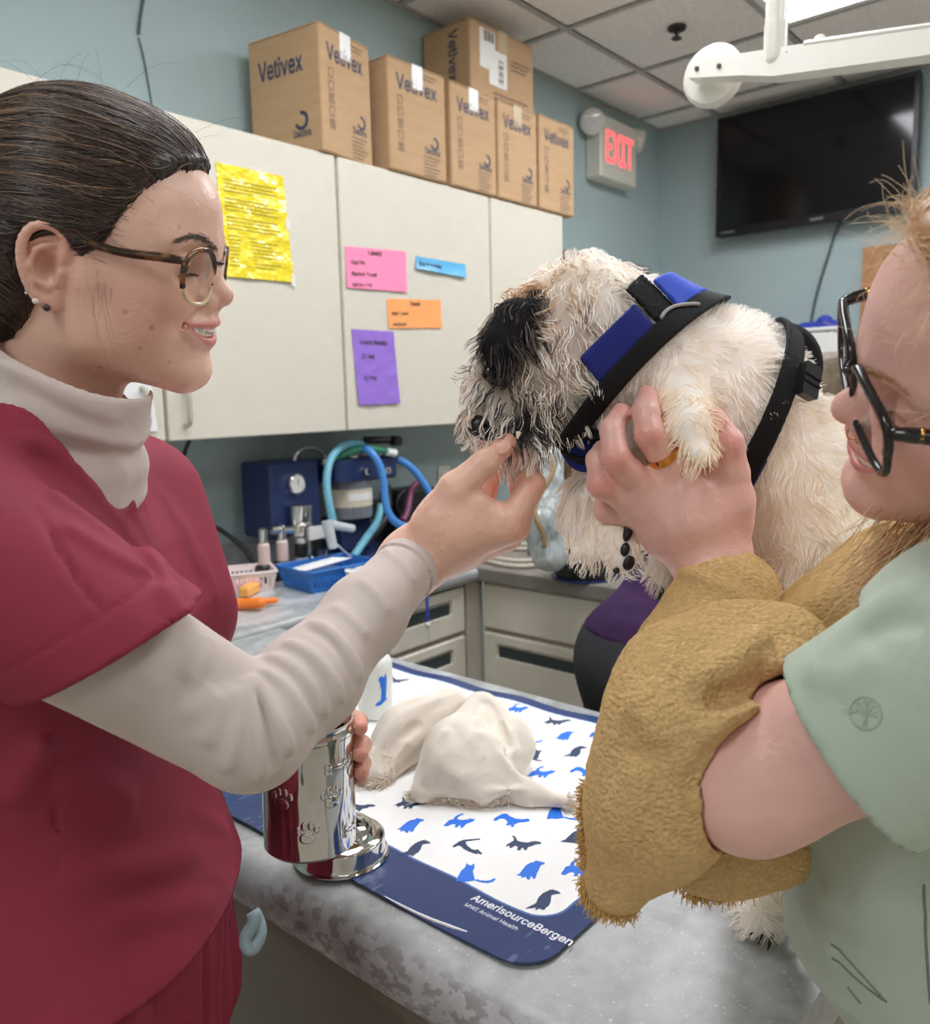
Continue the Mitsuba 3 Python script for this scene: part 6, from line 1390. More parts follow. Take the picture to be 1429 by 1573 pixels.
# two fine nose rings
for dz in (.0085, .013): add('nose_ring', H2.place(tube([np.array([.101 - .004 * (dz > .01), -.0125, dz]) + np.array([.0035 * math.sin(a), -.0055 * (1 - math.cos(a)), .0008 * math.sin(a)]) for a in np.linspace(-.6, 3.9, 14)], .00045, 6)), 'gold', True, parent=wr)
# hair: drawn back, loose fuzz at the brow, a tail falling at the neck
hy = np.array([-.10, -.06, -.035, -.012, .0, .018, .034, .055, .075, .094, .110, .2]); hx = np.array([-.070, -.050, -.036, -.020, .0, .014, .028, .040, .054, .068, .084, .16])
def hair2_f(p):
    d = capE(p); d = smax(d, (p[:, 0] - np.interp(p[:, 1], hy, hx).astype(np.float32)) * .8, .012); d = smin(d, ell(BUN, (.036, .034, .036))(p), .02)
    eh = ell((-.012, .002, .080), (.026, .036, .030))(np.c_[p[:, :2], np.abs(p[:, 2])].astype(np.float32)); d = smax(d, -eh, .006)
    return d + .003 * sharpness(p * [1, 1, 1], 60, 4, 2).astype(np.float32)
h2m = mesh_sdf(hair2_f, (-.165, -.12, -.1), (.115, .16, .1), .0032)
hp2 = add('hair', H2.place(h2m), 'hair_ginger', True, parent=wr)
rng = np.random.default_rng(23)
v = h2m.vertices
def to_world(S, Hd):
    S = np.array(S); S[..., :3] = Hd.world(S[..., :3].reshape(-1, 3)).reshape(S.shape[0], S.shape[1], 3); return S
for m, n in (('hair_blond', 2600), ('hair_blond_pale', 1200)):
    S = strands(hair2_f, v[rng.integers(0, len(v), n)], hflow, 8, .012, .00038 * rng.uniform(.7, 1.2, n), .002 * rng.uniform(.3, 1.8, n), rng, .22); curves('strands', to_world(S, H2), m, parent=hp2, kind='stuff')
S = []
y = rng.uniform(.04, .125, 420); z = rng.uniform(-.05, .078, 420); A_ = np.stack([np.interp(y, hy, hx) + rng.uniform(-.02, .006, 420), y, z], 1); lo_ = y < .1
A_[lo_] = snap(H2.f, A_[lo_]); A_[~lo_] = snap(hair2_f, A_[~lo_])
for a in A_:
    d = unit(np.array([rng.uniform(.2, 1), rng.uniform(-.3, .9), rng.uniform(-.5, .6)])); e_ = unit(np.array([rng.uniform(-.8, .2), rng.uniform(-1, .2), rng.uniform(-.6, .6)]))
    S.append(hair_strand(a, d, rng.uniform(.012, .042), np.array([1, 1, .9, .8, .6, .5]) * .00016, e_, .4, 0))
curves('loose_strands', to_world(S, H2), 'hair_blond_pale', parent=hp2, kind='stuff')
S = []
root = np.array((0.6151, 0.0941, 1.3433))
for i in range(800):
    a = root + RIGHT * rng.normal(0, .022) + UP * rng.normal(0, .010) + FWD * rng.normal(0, .018); t = rng.uniform(0, 1); L = rng.uniform(.035, .075)
    d = unit(-UP * 1.0 - RIGHT * (.45 + .6 * t) - FWD * .12 + rng.normal(0, .10, 3)); e = unit(-RIGHT * .9 - UP * rng.uniform(.1, .8) + rng.normal(0, .3, 3))
    q = [a, a + d * L * .4, a + d * L * .7 + e * L * .08, a + d * L * .9 + e * L * .3]; S.append(np.c_[np.array([q[0], *q, q[-1]]), np.array([1, 1, 1, .9, .7, .5]) * .0003])
curves('hair_tail', S[:480], 'hair_blond', parent=hp2, kind='stuff'); curves('hair_tail', S[480:], 'hair_ginger', parent=hp2, kind='stuff')
# black glasses, slid down the nose
tg2 = thing('glasses', 'black rectangular glasses with gold hinges slid down the nose of the fair woman', 'glasses')
material('frame_black', (20, 18, 20), .15, .6)
make_glasses(H2, tg2, (.1005, .016, .0345), .0230, .0310, .48, 'frame_black', 'frame_black', 'lens', .0029, .0025, wrap=.07, split=(0, 180), hinge_ang=24, tilt=.06, hinge_mat='gold')
# scrub top
material('scrub_green', proc(lambda p, n, uv: mix(lin(164, 178, 162), lin(174, 188, 172), fbm(p.x * 25, p.y * 25, p.z * 25, 3))), .62, .25, sheen=.08, bump=proc(lambda p, n, uv: noise(p.x * 1500, p.y * 1500, p.z * 1500)), scale=.0003)
material('stitch_green', (150, 166, 150), .6)
material('stitch_dark', (104, 120, 108), .7)
ax2 = unit(E2 - S2); cut2 = np.array((0.5005, 0.1314, 1.2192))
sl2 = cone(S2, cut2 + ax2 * .03, .067, .062)
far2 = cone(fs_, fs_ + (fe_ - fs_) * .45, .062, .060)
yoke = cone((0.5662, 0.0827, 1.2772), np.array([.66, .08, 1.27]), .062, .066)
green_base = blend((lambda p: torso2(p), 0), (yoke, .04), (sl2, .04), (far2, .04))
gfold = ridges(snapped(green_base, [
    (((0.4958, 0.0966, 1.321), (0.4776, 0.1161, 1.3129), (0.4718, 0.1337, 1.2912), (0.4668, 0.1486, 1.2612)), .0050, .010), (((0.4724, 0.09, 1.3075), (0.4595, 0.1051, 1.308), (0.458, 0.12, 1.297)), -.0040, .007), (((0.4677, 0.1492, 1.2685), (0.4593, 0.1294, 1.275), (0.4641, 0.1118, 1.2916)), .0035, .010),
    (((0.5538, 0.0982, 1.1366), (0.5427, 0.1248, 1.1276), (0.532, 0.1535, 1.131)), -.0035, .010), (((0.5227, 0.1625, 1.1229), (0.5258, 0.1385, 1.0993), (0.5403, 0.1037, 1.0884)), .0050, .014), (((0.5366, 0.1703, 1.0899), (0.5301, 0.1592, 1.0745), (0.5294, 0.1422, 1.0638)), .0030, .012), (((0.5382, 0.1426, 1.114), (0.5419, 0.1195, 1.0987), (0.5494, 0.0956, 1.1003)), .0025, .012)]))
hole2 = cone(S2, cut2 + ax2 * .08, .0550, .0535)
def green(p):
    wob = gfold(p) + .004 * sharpness(p, 11, 22, 2).astype(np.float32); tA = (p - cut2.astype(np.float32)) @ ax2.astype(np.float32)
    q = (p - np.array((0.4514, 0.132, 1.2444), np.float32)); nk_ = np.abs(q @ unit(RIGHT * .8 - UP * .6).astype(np.float32)) - .004 + .25 * np.maximum(-q @ ax2.astype(np.float32), -.02)
    ds = sl2(p) - wob + .0010 * np.exp(-((tA + .020) / .0012) ** 2); ds = smax(ds, tA - .004 + .05 * (q @ unit(RIGHT * .8 - UP * .6).astype(np.float32)), .002)
    ds = smax(ds, -np.maximum(hole2(p), -(tA + .07)), .001)
    d = smin(smin(torso2(p) - wob, yoke(p) - wob, .04), far2(p), .04)
    d = smin(d, ds, np.where(tA > -.05, .0001, .035).astype(np.float32))
    d = smax(d, .74 - p[:, 2], .003); nk = cone(H2.world([-.03, -.03, 0]), np.array([.66, .10, 1.29]), .056, .066)(p)
    return smax(d, -nk, .003)
gm = add('scrub_top', mesh_sdf(green, (.40, -.16, .72), (1.0, .30, 1.40), .0036), 'scrub_green', True, parent=wr)
# embroidered tree emblem and seams
def on_green(px): return snap(green_base, np.array(px, np.float32), 4)
c = snap(green, np.array([(0.438, 0.1136, 1.2666)], np.float32), 5)[0]; nn = gradient(green_base, c[None])[0]; eu = unit(UP - nn * (UP @ nn)); er = np.cross(eu, nn); er = er if er @ RIGHT > 0 else -er; s = .0078
k = [[(s * math.cos(a), s * 1.1 * math.sin(a)) for a in np.linspace(0, 2 * math.pi, 30)]]
tree = [[(-.0008, -.007), (0, -.002), (.0002, .001)], [(.0012, -.007), (.0004, -.002)], [(0, -.002), (-.003, .001), (-.005, .002)], [(0, -.001), (-.002, .003), (-.0035, .006)], [(.0002, 0), (.0005, .004), (0, .007)], [(.0002, -.001), (.003, .003), (.0035, .006)], [(.0002, -.002), (.003, 0), (.0055, .0015)], [(-.002, .003), (-.005, .005)], [(.002, .003), (.0055, .0045)], [(-.003, .001), (-.006, -.0005)], [(.003, 0), (.006, -.0015)], [(.0005, .004), (.002, .007)], [(.0005, .004), (-.0015, .0065)]]
lift = lambda pts: [snap(green, (c + er * a + eu * b)[None].astype(np.float32), 3)[0] + nn * .0003 for a, b in pts]
add('emblem', cat_(*[tube(lift(q), .00055, 5) for q in k + tree]), 'stitch_green', True, parent=gm, label='embroidered round tree emblem')
for q in ([(0.5392, 0.1733, 1.045), (0.5291, 0.1526, 1.0381), (0.5249, 0.1236, 1.0249)], [(0.5397, 0.1704, 1.0343), (0.5303, 0.1494, 1.0295), (0.5217, 0.1274, 1.0251)], [(0.5326, 0.1598, 1.0181), (0.5296, 0.1465, 1.0123)], [(0.551, 0.0989, 1.1245), (0.5457, 0.0966, 1.0842), (0.5284, 0.0916, 1.0394)]):
    add('seam', tube(snap(green, spline(q, 20).astype(np.float32), 5) if len(q) > 2 else snap(green, np.linspace(q[0], q[1], 10).astype(np.float32), 5), .0009, 6), 'stitch_dark', True, parent=gm)
def trousers2(p):
    B = np.array([.80, -.03, 0]); d = smax(smax(torso2(p, -.006), p[:, 2] - .80, .01), .70 - p[:, 2], .02)
    for sg in (1, -1): d = smin(d, chain([B + TL2 * .085 * sg + [0, 0, .72], B + TL2 * .09 * sg + TF2 * .01 + [0, 0, .45], B + TL2 * .09 * sg - TF2 * .01 + [0, 0, .07]], (.098, .08, .072), .03)(p), .03)
    return smax(d, .06 - p[:, 2], .004) + .006 * sharpness(p * [1, 1, .4], 14, 25, 2).astype(np.float32)
add('trousers', mesh_sdf(trousers2, (.52, -.28, .02), (1.08, .24, .82), .008), 'scrub_green', True, parent=wr)
for sg in (1, -1):
    o = np.array([.80, -.03, 0]) + TL2 * .09 * sg; f = blend((ell(o + TF2 * .05 + [0, 0, .03], (.13, .048, .045), np.array([TF2, TL2, [0, 0, 1]])), 0), (ell(o - TF2 * .02 + [0, 0, .055], (.06, .045, .05), np.array([TF2, TL2, [0, 0, 1]])), .03)); g = lambda p, f=f: smax(f(p), .004 - p[:, 2], .004)
    add('shoe', mesh_sdf(g, o - [.2, .2, .02], o + [.2, .22, .13], .006), 'shoe_white', True, parent=wr)

# ---------------------------------------------------------------- mustard towel around the arm and the dog
material('towel_mustard', proc(lambda p, n, uv: mix(lin(188, 156, 106), lin(204, 172, 122), smoothstep(.3, .7, fbm(p.x * 420, p.y * 420, p.z * 420, 2) * .6 + fbm(p.x * 16, p.y * 16, p.z * 16, 3) * .4))), .95, .1, sheen=.15, bump=proc(lambda p, n, uv: fbm(p.x * 520, p.y * 520, p.z * 520, 3)), scale=.004)
tw = thing('mustard_towel', 'mustard yellow terry towel draped over the arm that holds the dog', 'towel')
wrap = blend((chain([(0.6638, 0.2769, 1.267), (0.6388, 0.2715, 1.2507), (0.5912, 0.2673, 1.2253)], (.0375, .0425, .0445), .02), 0), (cone((0.5912, 0.2673, 1.2253), (0.5383, 0.2733, 1.2181), .042, .035), .03))
axw = unit(np.array((0.6641, 0.2771, 1.2697)) - np.array((0.5912, 0.2673, 1.2253)))
def wrap_f(p):
    d = wrap(p) - .0028 * np.exp(-(((p - np.array((0.6433, 0.2529, 1.2607), np.float32)) @ unit(UP * .9 + RIGHT * .45).astype(np.float32)) / .006) ** 2).astype(np.float32) + .005 * sharpness(p, 28, 31, 2).astype(np.float32)
    t = (p - np.array((0.664, 0.2784, 1.2752), np.float32)) @ axw.astype(np.float32); d = smax(d, t - .004, .004)
    return smax(d, -cone(W2, (0.6513, 0.288, 1.3232), .0285, .0285)(p), .002)
drape = blend((chain([(0.5877, 0.2064, 1.2476), (0.5705, 0.2331, 1.2421), (0.5266, 0.2499, 1.2264)], (.030, .030, .030), .03), 0), (chain([(0.5221, 0.2551, 1.2266), (0.4976, 0.2403, 1.2048), (0.4816, 0.2484, 1.1552), (0.4711, 0.272, 1.0993)], (.040, .0475, .043, .0255), .03), .04), (cone((0.5136, 0.2179, 1.2234), (0.5595, 0.1853, 1.2492), .034, .020), .04), (cone((0.4938, 0.22, 1.1977), (0.4989, 0.2067, 1.1995), .036, .024), .03), (cone((0.5197, 0.2792, 1.2172), (0.5127, 0.2885, 1.2222), .016, .006), .02))
dl = ridges(snapped(drape, [(((0.5386, 0.1697, 1.2436), (0.5134, 0.1836, 1.2434), (0.4915, 0.2001, 1.2376), (0.4828, 0.2179, 1.2371)), -0.0179, 0.0077), (((0.5389, 0.1674, 1.2339), (0.5047, 0.1844, 1.2359), (0.478, 0.1984, 1.2282), (0.4645, 0.2112, 1.2146)), 0.0157, 0.0077), (((0.5557, 0.1997, 1.259), (0.5275, 0.2154, 1.2517), (0.5057, 0.2239, 1.2446), (0.4945, 0.237, 1.245)), 0.0105, 0.0099), (((0.5035, 0.1754, 1.2235), (0.4745, 0.1926, 1.2182), (0.4604, 0.2048, 1.1988), (0.4607, 0.2153, 1.1763)), -0.0116, 0.0077), (((0.4845, 0.2751, 1.2237), (0.4598, 0.2423, 1.2255), (0.454, 0.23, 1.209)), 0.0074, 0.0122), (((0.4528, 0.2452, 1.201), (0.4463, 0.2531, 1.1658), (0.4508, 0.2703, 1.1261)), 0.0074, 0.0107), (((0.5787, 0.1876, 1.2555), (0.5613, 0.1902, 1.2455), (0.5405, 0.1979, 1.2404)), 0.0105, 0.0077)]), 16)
drape_f = lambda p: drape(p) - dl(p) + .005 * sharpness(p, 17, 33, 2).astype(np.float32) + .0012 * sharpness(p, 260, 36, 2).astype(np.float32)
skirt = blend((chain([(0.5665, 0.2509, 1.0855), (0.5782, 0.2227, 1.0902), (0.5946, 0.1973, 1.097)], (.024, .024, .022), .02), 0), (chain([(0.5633, 0.257, 1.0606), (0.5691, 0.2387, 1.0647), (0.5894, 0.2069, 1.0776)], (.010, .011, .010), .02), .03))
skirt_f = lambda p: skirt(p) + .006 * sharpness(p, 22, 35, 2).astype(np.float32)
back = blend((chain([(0.6731, 0.2389, 1.2122), (0.6801, 0.1981, 1.2413), (0.6826, 0.166, 1.2858), (0.6746, 0.1503, 1.314)], (.032, .036, .030, .018), .03), 0), (cone((0.6197, 0.2126, 1.2334), (0.6411, 0.1777, 1.2596), .03, .035), .03))
bl = ridges(snapped(back, [(((0.6535, 0.2254, 1.2599), (0.6404, 0.1967, 1.272), (0.6415, 0.1704, 1.3), (0.6537, 0.1612, 1.3234)), .004, .01), (((0.6715, 0.1728, 1.3298), (0.6403, 0.1596, 1.3159), (0.6245, 0.1592, 1.2996)), -.005, .008), (((0.6552, 0.1593, 1.3233), (0.6392, 0.159, 1.3065), (0.6188, 0.1638, 1.2906)), .004, .008)]))
back_f = lambda p: back(p) - bl(p) + .006 * sharpness(p, 20, 37, 2).astype(np.float32)
c = np.array((0.5421, 0.2439, 1.1744))
arm_clear = lambda p: blend((armf, 0))(p) - .0035
for f, lo, hi, res in ((wrap_f, (0.6108, 0.2711, 1.2409), .11, .0022), (drape_f, (0.52, 0.2386, 1.174), .20, .0024), (skirt_f, (0.5784, 0.2276, 1.0778), .12, .0028), (back_f, (0.668, 0.1956, 1.2718), .14, .003)):
    o = np.array(lo); g = (lambda f: (lambda p: smax(f(p), -(armf(p) - .002), .002)))(f)
    add('fold', mesh_sdf(g, o - hi, o + hi, res), 'towel_mustard', True, parent=tw)
material('fringe_mustard', (200, 164, 102), .9, .1)
rng = np.random.default_rng(41)
def fringe2(path, f, n, ln, out, r=.00045, spread=.4):
    p = snap(f, spline(path, n) + rng.normal(0, .0015, (n, 3)), 4); S = []
    for a in p:
        d = unit(np.asarray(out) + rng.normal(0, spread, 3)); L = ln * rng.uniform(.5, 1.2); k = rng.normal(0, .25, 3) * L
        q = np.array([a, a + d * L * .35, a + d * L * .7 + k * .4, a + d * L + k]); S.append(np.c_[np.vstack([q[:1], q, q[-1:]]), np.array([1, 1, .9, .8, .6, .5]) * r])
    return S
S = fringe2([(0.4535, 0.2926, 1.0999), (0.4587, 0.2827, 1.0818), (0.4667, 0.272, 1.0757), (0.4762, 0.2621, 1.0812)], drape_f, 420, .008, -UP - RIGHT * .2) + fringe2([(0.4701, 0.286, 1.1599), (0.4619, 0.2899, 1.1333), (0.454, 0.2934, 1.1066)], drape_f, 320, .006, -RIGHT - UP * .3) + fringe2([(0.5589, 0.2659, 1.0782), (0.5604, 0.2598, 1.0582), (0.5652, 0.2523, 1.049), (0.5808, 0.228, 1.0563), (0.5982, 0.2025, 1.0682)], skirt_f, 420, .009, -UP - RIGHT * .3)
curves('fringe', S, 'fringe_mustard', parent=tw, kind='stuff')

# ---------------------------------------------------------------- the dog and its harness
dg = thing('dog', 'small fluffy white dog with black ear patch, held up and nosing at the treat', 'dog')
skull = blend((cone((0.6579, 0.4116, 1.4884), (0.6324, 0.4319, 1.4731), .058, .054), 0), (cone((0.614, 0.4405, 1.457), (0.5856, 0.4532, 1.4117), .045, .030), .03), (cone((0.6147, 0.4285, 1.4337), (0.5991, 0.4355, 1.4027), .042, .024), .03), (cone((0.5863, 0.465, 1.4348), (0.574, 0.4668, 1.4121), .026, .017), .02))
mouthcut = cone((0.5534, 0.4329, 1.3953), (0.5731, 0.4118, 1.4039), .004, .010)
ear_pts = [(0.5898, 0.4211, 1.5027), (0.5684, 0.4286, 1.4935), (0.5562, 0.432, 1.4719), (0.5539, 0.4362, 1.4496)]
earf = chain(ear_pts, [.010, .0145, .0155, .007], .01)
trunk_d = blend((cone((0.6576, 0.4148, 1.4799), (0.6992, 0.3813, 1.4557), .056, .064), 0), (cone((0.7106, 0.3706, 1.4387), (0.7467, 0.3261, 1.4272), .062, .066), .03), (cone((0.7513, 0.3249, 1.4254), (0.7811, 0.2916, 1.3591), .064, .064), .03), (cone((0.7981, 0.2721, 1.3604), (0.7845, 0.2568, 1.2871), .056, .053), .03), (cone((0.7897, 0.2933, 1.305), (0.7446, 0.3522, 1.2985), .05, .036), .03), (cone((0.7446, 0.3522, 1.2985), (0.7302, 0.3617, 1.2638), .036, .024), .02))
leg_n = chain([(0.6771, 0.3656, 1.3922), (0.645, 0.3715, 1.332), (0.6354, 0.3639, 1.2867)], (.030, .0185, .0145), .015)
leg_f = chain([(0.685, 0.3934, 1.3842), (0.648, 0.4093, 1.3291), (0.6381, 0.4018, 1.2906)], (.030, .0175, .0150), .015)
tuft = chain([(0.6661, 0.3264, 1.4244), (0.6321, 0.2992, 1.4015), (0.615, 0.2836, 1.381)], (.026, .017, .008), .01)
FZ = (0.7638, 0.2739, 0.902)
hind = chain([(0.7784, 0.2782, 1.245), (0.7861, 0.2536, 1.0994), (0.7744, 0.2623, 0.9671), (FZ[0] + .008, FZ[1] + .008, .925), (FZ[0] - .012, FZ[1] + .002, .922)], (.045, .036, .020, .0195, .0185), .02)
FZ2 = (0.797, 0.3325, 0.902)
hind2 = chain([(0.8017, 0.2961, 1.2382), (0.8171, 0.2908, 1.0794), (FZ2[0] + .03, FZ2[1] - .02, .96), (FZ2[0], FZ2[1], .916)], (.04, .034, .018, .014), .02)
pure = blend((trunk_d, 0), (skull, .035), (leg_n, .02), (leg_f, .02), (tuft, .015), (hind, .03), (hind2, .03), (earf, .006), (mouthcut, .006, -1))
avoid = lambda p: np.minimum(np.minimum(hand2(p), fo2(p)), np.float32(1))
def dog_f(p):
    return smax(pure(p), -(avoid(p) - .0005), .003)
dm1 = mesh_sdf(dog_f, np.array((0.7053, 0.3671, 1.3714)) - [.26, .30, .52], np.array((0.7053, 0.3671, 1.3714)) + [.26, .30, .22], .0043)
V = dm1.vertices
wells = lambda ctr, r: (lambda p: np.exp(-(np.linalg.norm(p - np.array(ctr), axis=1) / r) ** 2))
w_ear, w_eye = (lambda p: np.exp(-np.maximum(earf(p.astype(np.float32)), 0) / .0035)), wells((0.5465, 0.44, 1.4491), .019)
w_tan, w_grey, w_dark = wells((0.5905, 0.4344, 1.518), .034), wells((0.5653, 0.4273, 1.4342), .055), wells((0.5656, 0.4131, 1.4058), .021)
w_grey2, w_pink, w_snout = wells((0.5847, 0.4005, 1.4869), .05), wells((0.5817, 0.4017, 1.4763), .04), wells((0.5545, 0.4509, 1.4127), .02)
def coat(p):
    p = np.asarray(p, float); c = np.tile(lin(244, 238, 228), (len(p), 1))
    def m(w, col, k):
        nonlocal c
        w = np.clip(w * k, 0, 1)[:, None]; c = c * (1 - w) + np.array(lin(*col)) * w
    m(w_grey(p), (150, 132, 120), .6); m(w_grey2(p), (176, 150, 140), .6); m(w_tan(p), (176, 136, 96), .8); m(w_dark(p), (46, 36, 34), 1.3); m(w_eye(p), (40, 32, 30), 1.4); m(w_ear(p), (30, 29, 31), 1.1)
    return c
scene['coat'] = {'type': 'principled', 'base_color': {'type': 'mesh_attribute', 'name': 'vertex_color'}, 'roughness': .9, 'specular': .1}
add('body', dm1, 'coat', True, parent=dg, color=coat(dm1.vertices))
# harness frames: strap plane across the neck
n1 = unit(np.array((0.7368, 0.3518, 1.5085)) - np.array((0.648, 0.4317, 1.3976))); a1 = np.cross(unit(FWD), n1); a1 = a1 if a1 @ RIGHT < 0 else -a1     # a1 points to the head
o1 = np.array((0.6931, 0.3908, 1.4525))
st = lambda p: ((p - o1.astype(np.float32)) @ a1.astype(np.float32), (p - o1.astype(np.float32)) @ n1.astype(np.float32))
n2 = unit(np.array((0.803, 0.2764, 1.4437)) - np.array((0.7694, 0.2963, 1.3537))); a2 = np.cross(unit(FWD), n2); o2 = np.array((0.7635, 0.3117, 1.3935))
s2_ = lambda p: ((p - o2.astype(np.float32)) @ a2.astype(np.float32), (p - o2.astype(np.float32)) @ n2.astype(np.float32))
coatless = blend((trunk_d, 0), (skull, .035))
def band(off, th, lo, hi, slo=-9, shi=9, frm=st, bend=0.0, near=False):
    def f(p):
        d = coatless(p); t, s = frm(p); t = t - bend * s * s
        d = np.abs(d - off) - th; d = smax(d, np.maximum(lo - t, t - hi), .002)
        d = smax(d, np.maximum(slo - s, s - shi), .003); d = smax(d, -(avoid(p) - .001), .001)
        return smax(d, (p - o1.astype(np.float32)) @ FWD.astype(np.float32) - .005, .002) if near else d
    return f
material('webbing_black', (22, 22, 25), .65, .2, bump=proc(lambda p, n, uv: noise(p.x * 1300, p.y * 1300, p.z * 1300)), scale=.0006)
material('vest_blue', (40, 72, 184), .55, .25)
material('vest_navy', (30, 42, 116), .6, .2)
material('piping_grey', (150, 148, 144), .5)
hn = thing('harness', 'blue and black dog harness with a padded handle on the white dog', 'harness')
c1, h1 = o1, np.array([.17, .17, .17])
add('neck_strap', mesh_sdf(band(.012, .003, -.006, .013, -.100, .118, bend=-1.2), c1 - h1, c1 + h1, .0026), 'webbing_black', True, parent=hn)
add('top_panel', mesh_sdf(band(.0135, .0023, .010, .042, .045, .14, bend=-1.2), c1 - h1, c1 + h1, .0026), 'vest_blue', True, parent=hn)
add('collar_trim', mesh_sdf(band(.0105, .0016, .011, .050, .020, .046, near=True), c1 - h1, c1 + h1, .0026), 'webbing_black', True, parent=hn)
add('side_panel', mesh_sdf(band(.0120, .0023, .010, .036, -.048, .018, near=True), c1 - h1, c1 + h1, .0026), 'vest_navy', True, parent=hn)
cp = chain([(0.6279, 0.4155, 1.394), (0.6285, 0.3968, 1.3816), (0.6427, 0.3801, 1.3811)], (.014, .018, .013), .01)
chest_f = lambda p: smax(cp(p), np.abs((p - np.array((0.6305, 0.3981, 1.3843), np.float32)) @ FWD.astype(np.float32)) - .007, .004)
add('chest_panel', mesh_sdf(chest_f, np.array((0.6305, 0.3981, 1.3843)) - .06, np.array((0.6305, 0.3981, 1.3843)) + .06, .0022), 'vest_navy', True, parent=hn)
add('chest_trim', tube([(0.615, 0.4152, 1.3947), (0.6132, 0.41, 1.3822), (0.6185, 0.3972, 1.3731), (0.6292, 0.3852, 1.375), (0.6393, 0.3781, 1.3825)], .0035, 8, 24), 'webbing_black', True, parent=hn)
add('chest_strap', tube([(0.6192, 0.4125, 1.4048), (0.6207, 0.3985, 1.398), (0.6252, 0.3827, 1.3923), (0.6302, 0.3728, 1.3877)], [.006, .006, .005, .005], 8, 20), 'webbing_black', True, parent=hn)
pp = spline([(0.6474, 0.3502, 1.4847), (0.6509, 0.34, 1.4922), (0.6623, 0.3279, 1.4978), (0.6772, 0.3186, 1.4996)], 24); pp = snap(lambda p: coatless(p) - .0165, pp.astype(np.float32))
add('piping', tube(pp, .0016, 8), 'piping_grey', True, parent=hn)
add('tag_loop', frame(rbox(.018, .011, .002, .004), np.array((0.6941, 0.364, 1.5142)), unit(RIGHT + .1 * UP), unit(UP - .2 * RIGHT), -unit(FWD)), 'label_white', False, parent=hn)
add('girth_strap', mesh_sdf(band(.011, .003, -.010, .010, frm=s2_), o2 - [.17, .17, .17], o2 + [.17, .17, .17], .0028), 'webbing_black', True, parent=hn)
add('girth_pad', mesh_sdf(band(.009, .003, -.016, .012, -.12, -.030, frm=s2_, near=True), o2 - [.17, .17, .17], o2 + [.17, .17, .17], .0028), 'vest_navy', True, parent=hn)
material('buckle_black', (30, 30, 33), .3, .5)
bc = snap(lambda p: coatless(p) - .016, np.array([(0.7354, 0.2673, 1.4313)], np.float32))[0].astype(float); bn = gradient(coatless, bc[None].astype(np.float32))[0]; bu = unit(n2 - bn * (n2 @ bn)); br = np.cross(bu, bn)
bk_ = add('buckle', frame(rbox(.020, .030, .008, .003), bc, br, bu, bn), 'buckle_black', False, parent=hn)
add('buckle_rib', frame(bx(-.011, .011, -.0045, -.002, .003, .0055, .0006), bc, br, bu, bn), 'webbing_black', False, parent=bk_)
add('buckle_rib', frame(bx(-.011, .011, .002, .0045, .003, .0055, .0006), bc, br, bu, bn), 'webbing_black', False, parent=bk_)
add('handle', tube([(0.7485, 0.3154, 1.4742), (0.7651, 0.298, 1.4837), (0.7787, 0.2821, 1.4832), (0.7921, 0.2677, 1.4746), (0.7993, 0.2602, 1.4568), (0.7983, 0.2615, 1.4355), (0.7943, 0.2677, 1.4135)], [.0085, .0088, .0090, .0092, .0092, .009, .0085], 14, 40), 'webbing_black', True, parent=hn)
add('under_strap', tube([(0.6554, 0.3676, 1.3193), (0.6677, 0.3632, 1.3151), (0.6986, 0.3631, 1.3161)], .007, 8, 12), 'webbing_black', True, parent=hn)
# eye, nose, mouth, pads
material('dog_eye', (14, 10, 9), .06, .7)
material('dog_black', (20, 18, 19), .35, .5)
e = snap(pure, np.array([(0.5449, 0.4388, 1.449)], np.float32))[0].astype(float); g = trimesh.creation.icosphere(3, .0078); g.apply_translation(e + unit(e - EYE) * .0015); add('eye', g, 'dog_eye', True, parent=dg)
no = np.array((0.556, 0.4567, 1.4049)); nf = blend((ell(no, (.0120, .0100, .0100), np.array([RIGHT, FWD, UP])), 0), (ell(no - UP * .005 + RIGHT * .004, (.008, .008, .008)), .005), (ell(no - FWD * .0092 + RIGHT * .004 - UP * .001, (.0022, .0030, .0011)), .0015, -1))
add('nose', mesh_sdf(nf, no - .02, no + .02, .001), 'dog_black', True, parent=dg)
material('dog_tooth', (226, 214, 186), .3)
add('tooth', tube([(0.5587, 0.4183, 1.3996), (0.5566, 0.4181, 1.3943)], [.0026, .0008], 8), 'dog_tooth', True, parent=dg)
pads = [((0.6131, 0.3462, 1.3146), .0042, .0092), ((0.6098, 0.3468, 1.2995), .0040, .0060), ((0.6103, 0.3439, 1.2886), .0052, .0068), ((0.6036, 0.3506, 1.2833), .0030, .0030)]
pad_at = [onto(leg_n, np.array([q], np.float32))[0].astype(float) for q, _, _ in pads]
for q, (_, rx_, ry_) in zip(pad_at, pads):
    nn = gradient(leg_n, q[None].astype(np.float32))[0].astype(float); k = trimesh.creation.icosphere(2); k.vertices *= [rx_, ry_, .0028]; up_ = unit(UP + RIGHT * .25 - nn * ((UP + RIGHT * .25) @ nn)); add('paw_pad', frame(k, q + nn * .002, np.cross(up_, nn), up_, nn), 'dog_black', True, parent=dg)
for dx in (-.014, -.004, .006): add('claw', tube([(FZ[0] - .020 + dx * .3, FZ[1] + dx, .912), (FZ[0] - .031 + dx * .3, FZ[1] + dx, .9035)], [.0022, .0006], 6), 'dog_black', True, parent=dg)
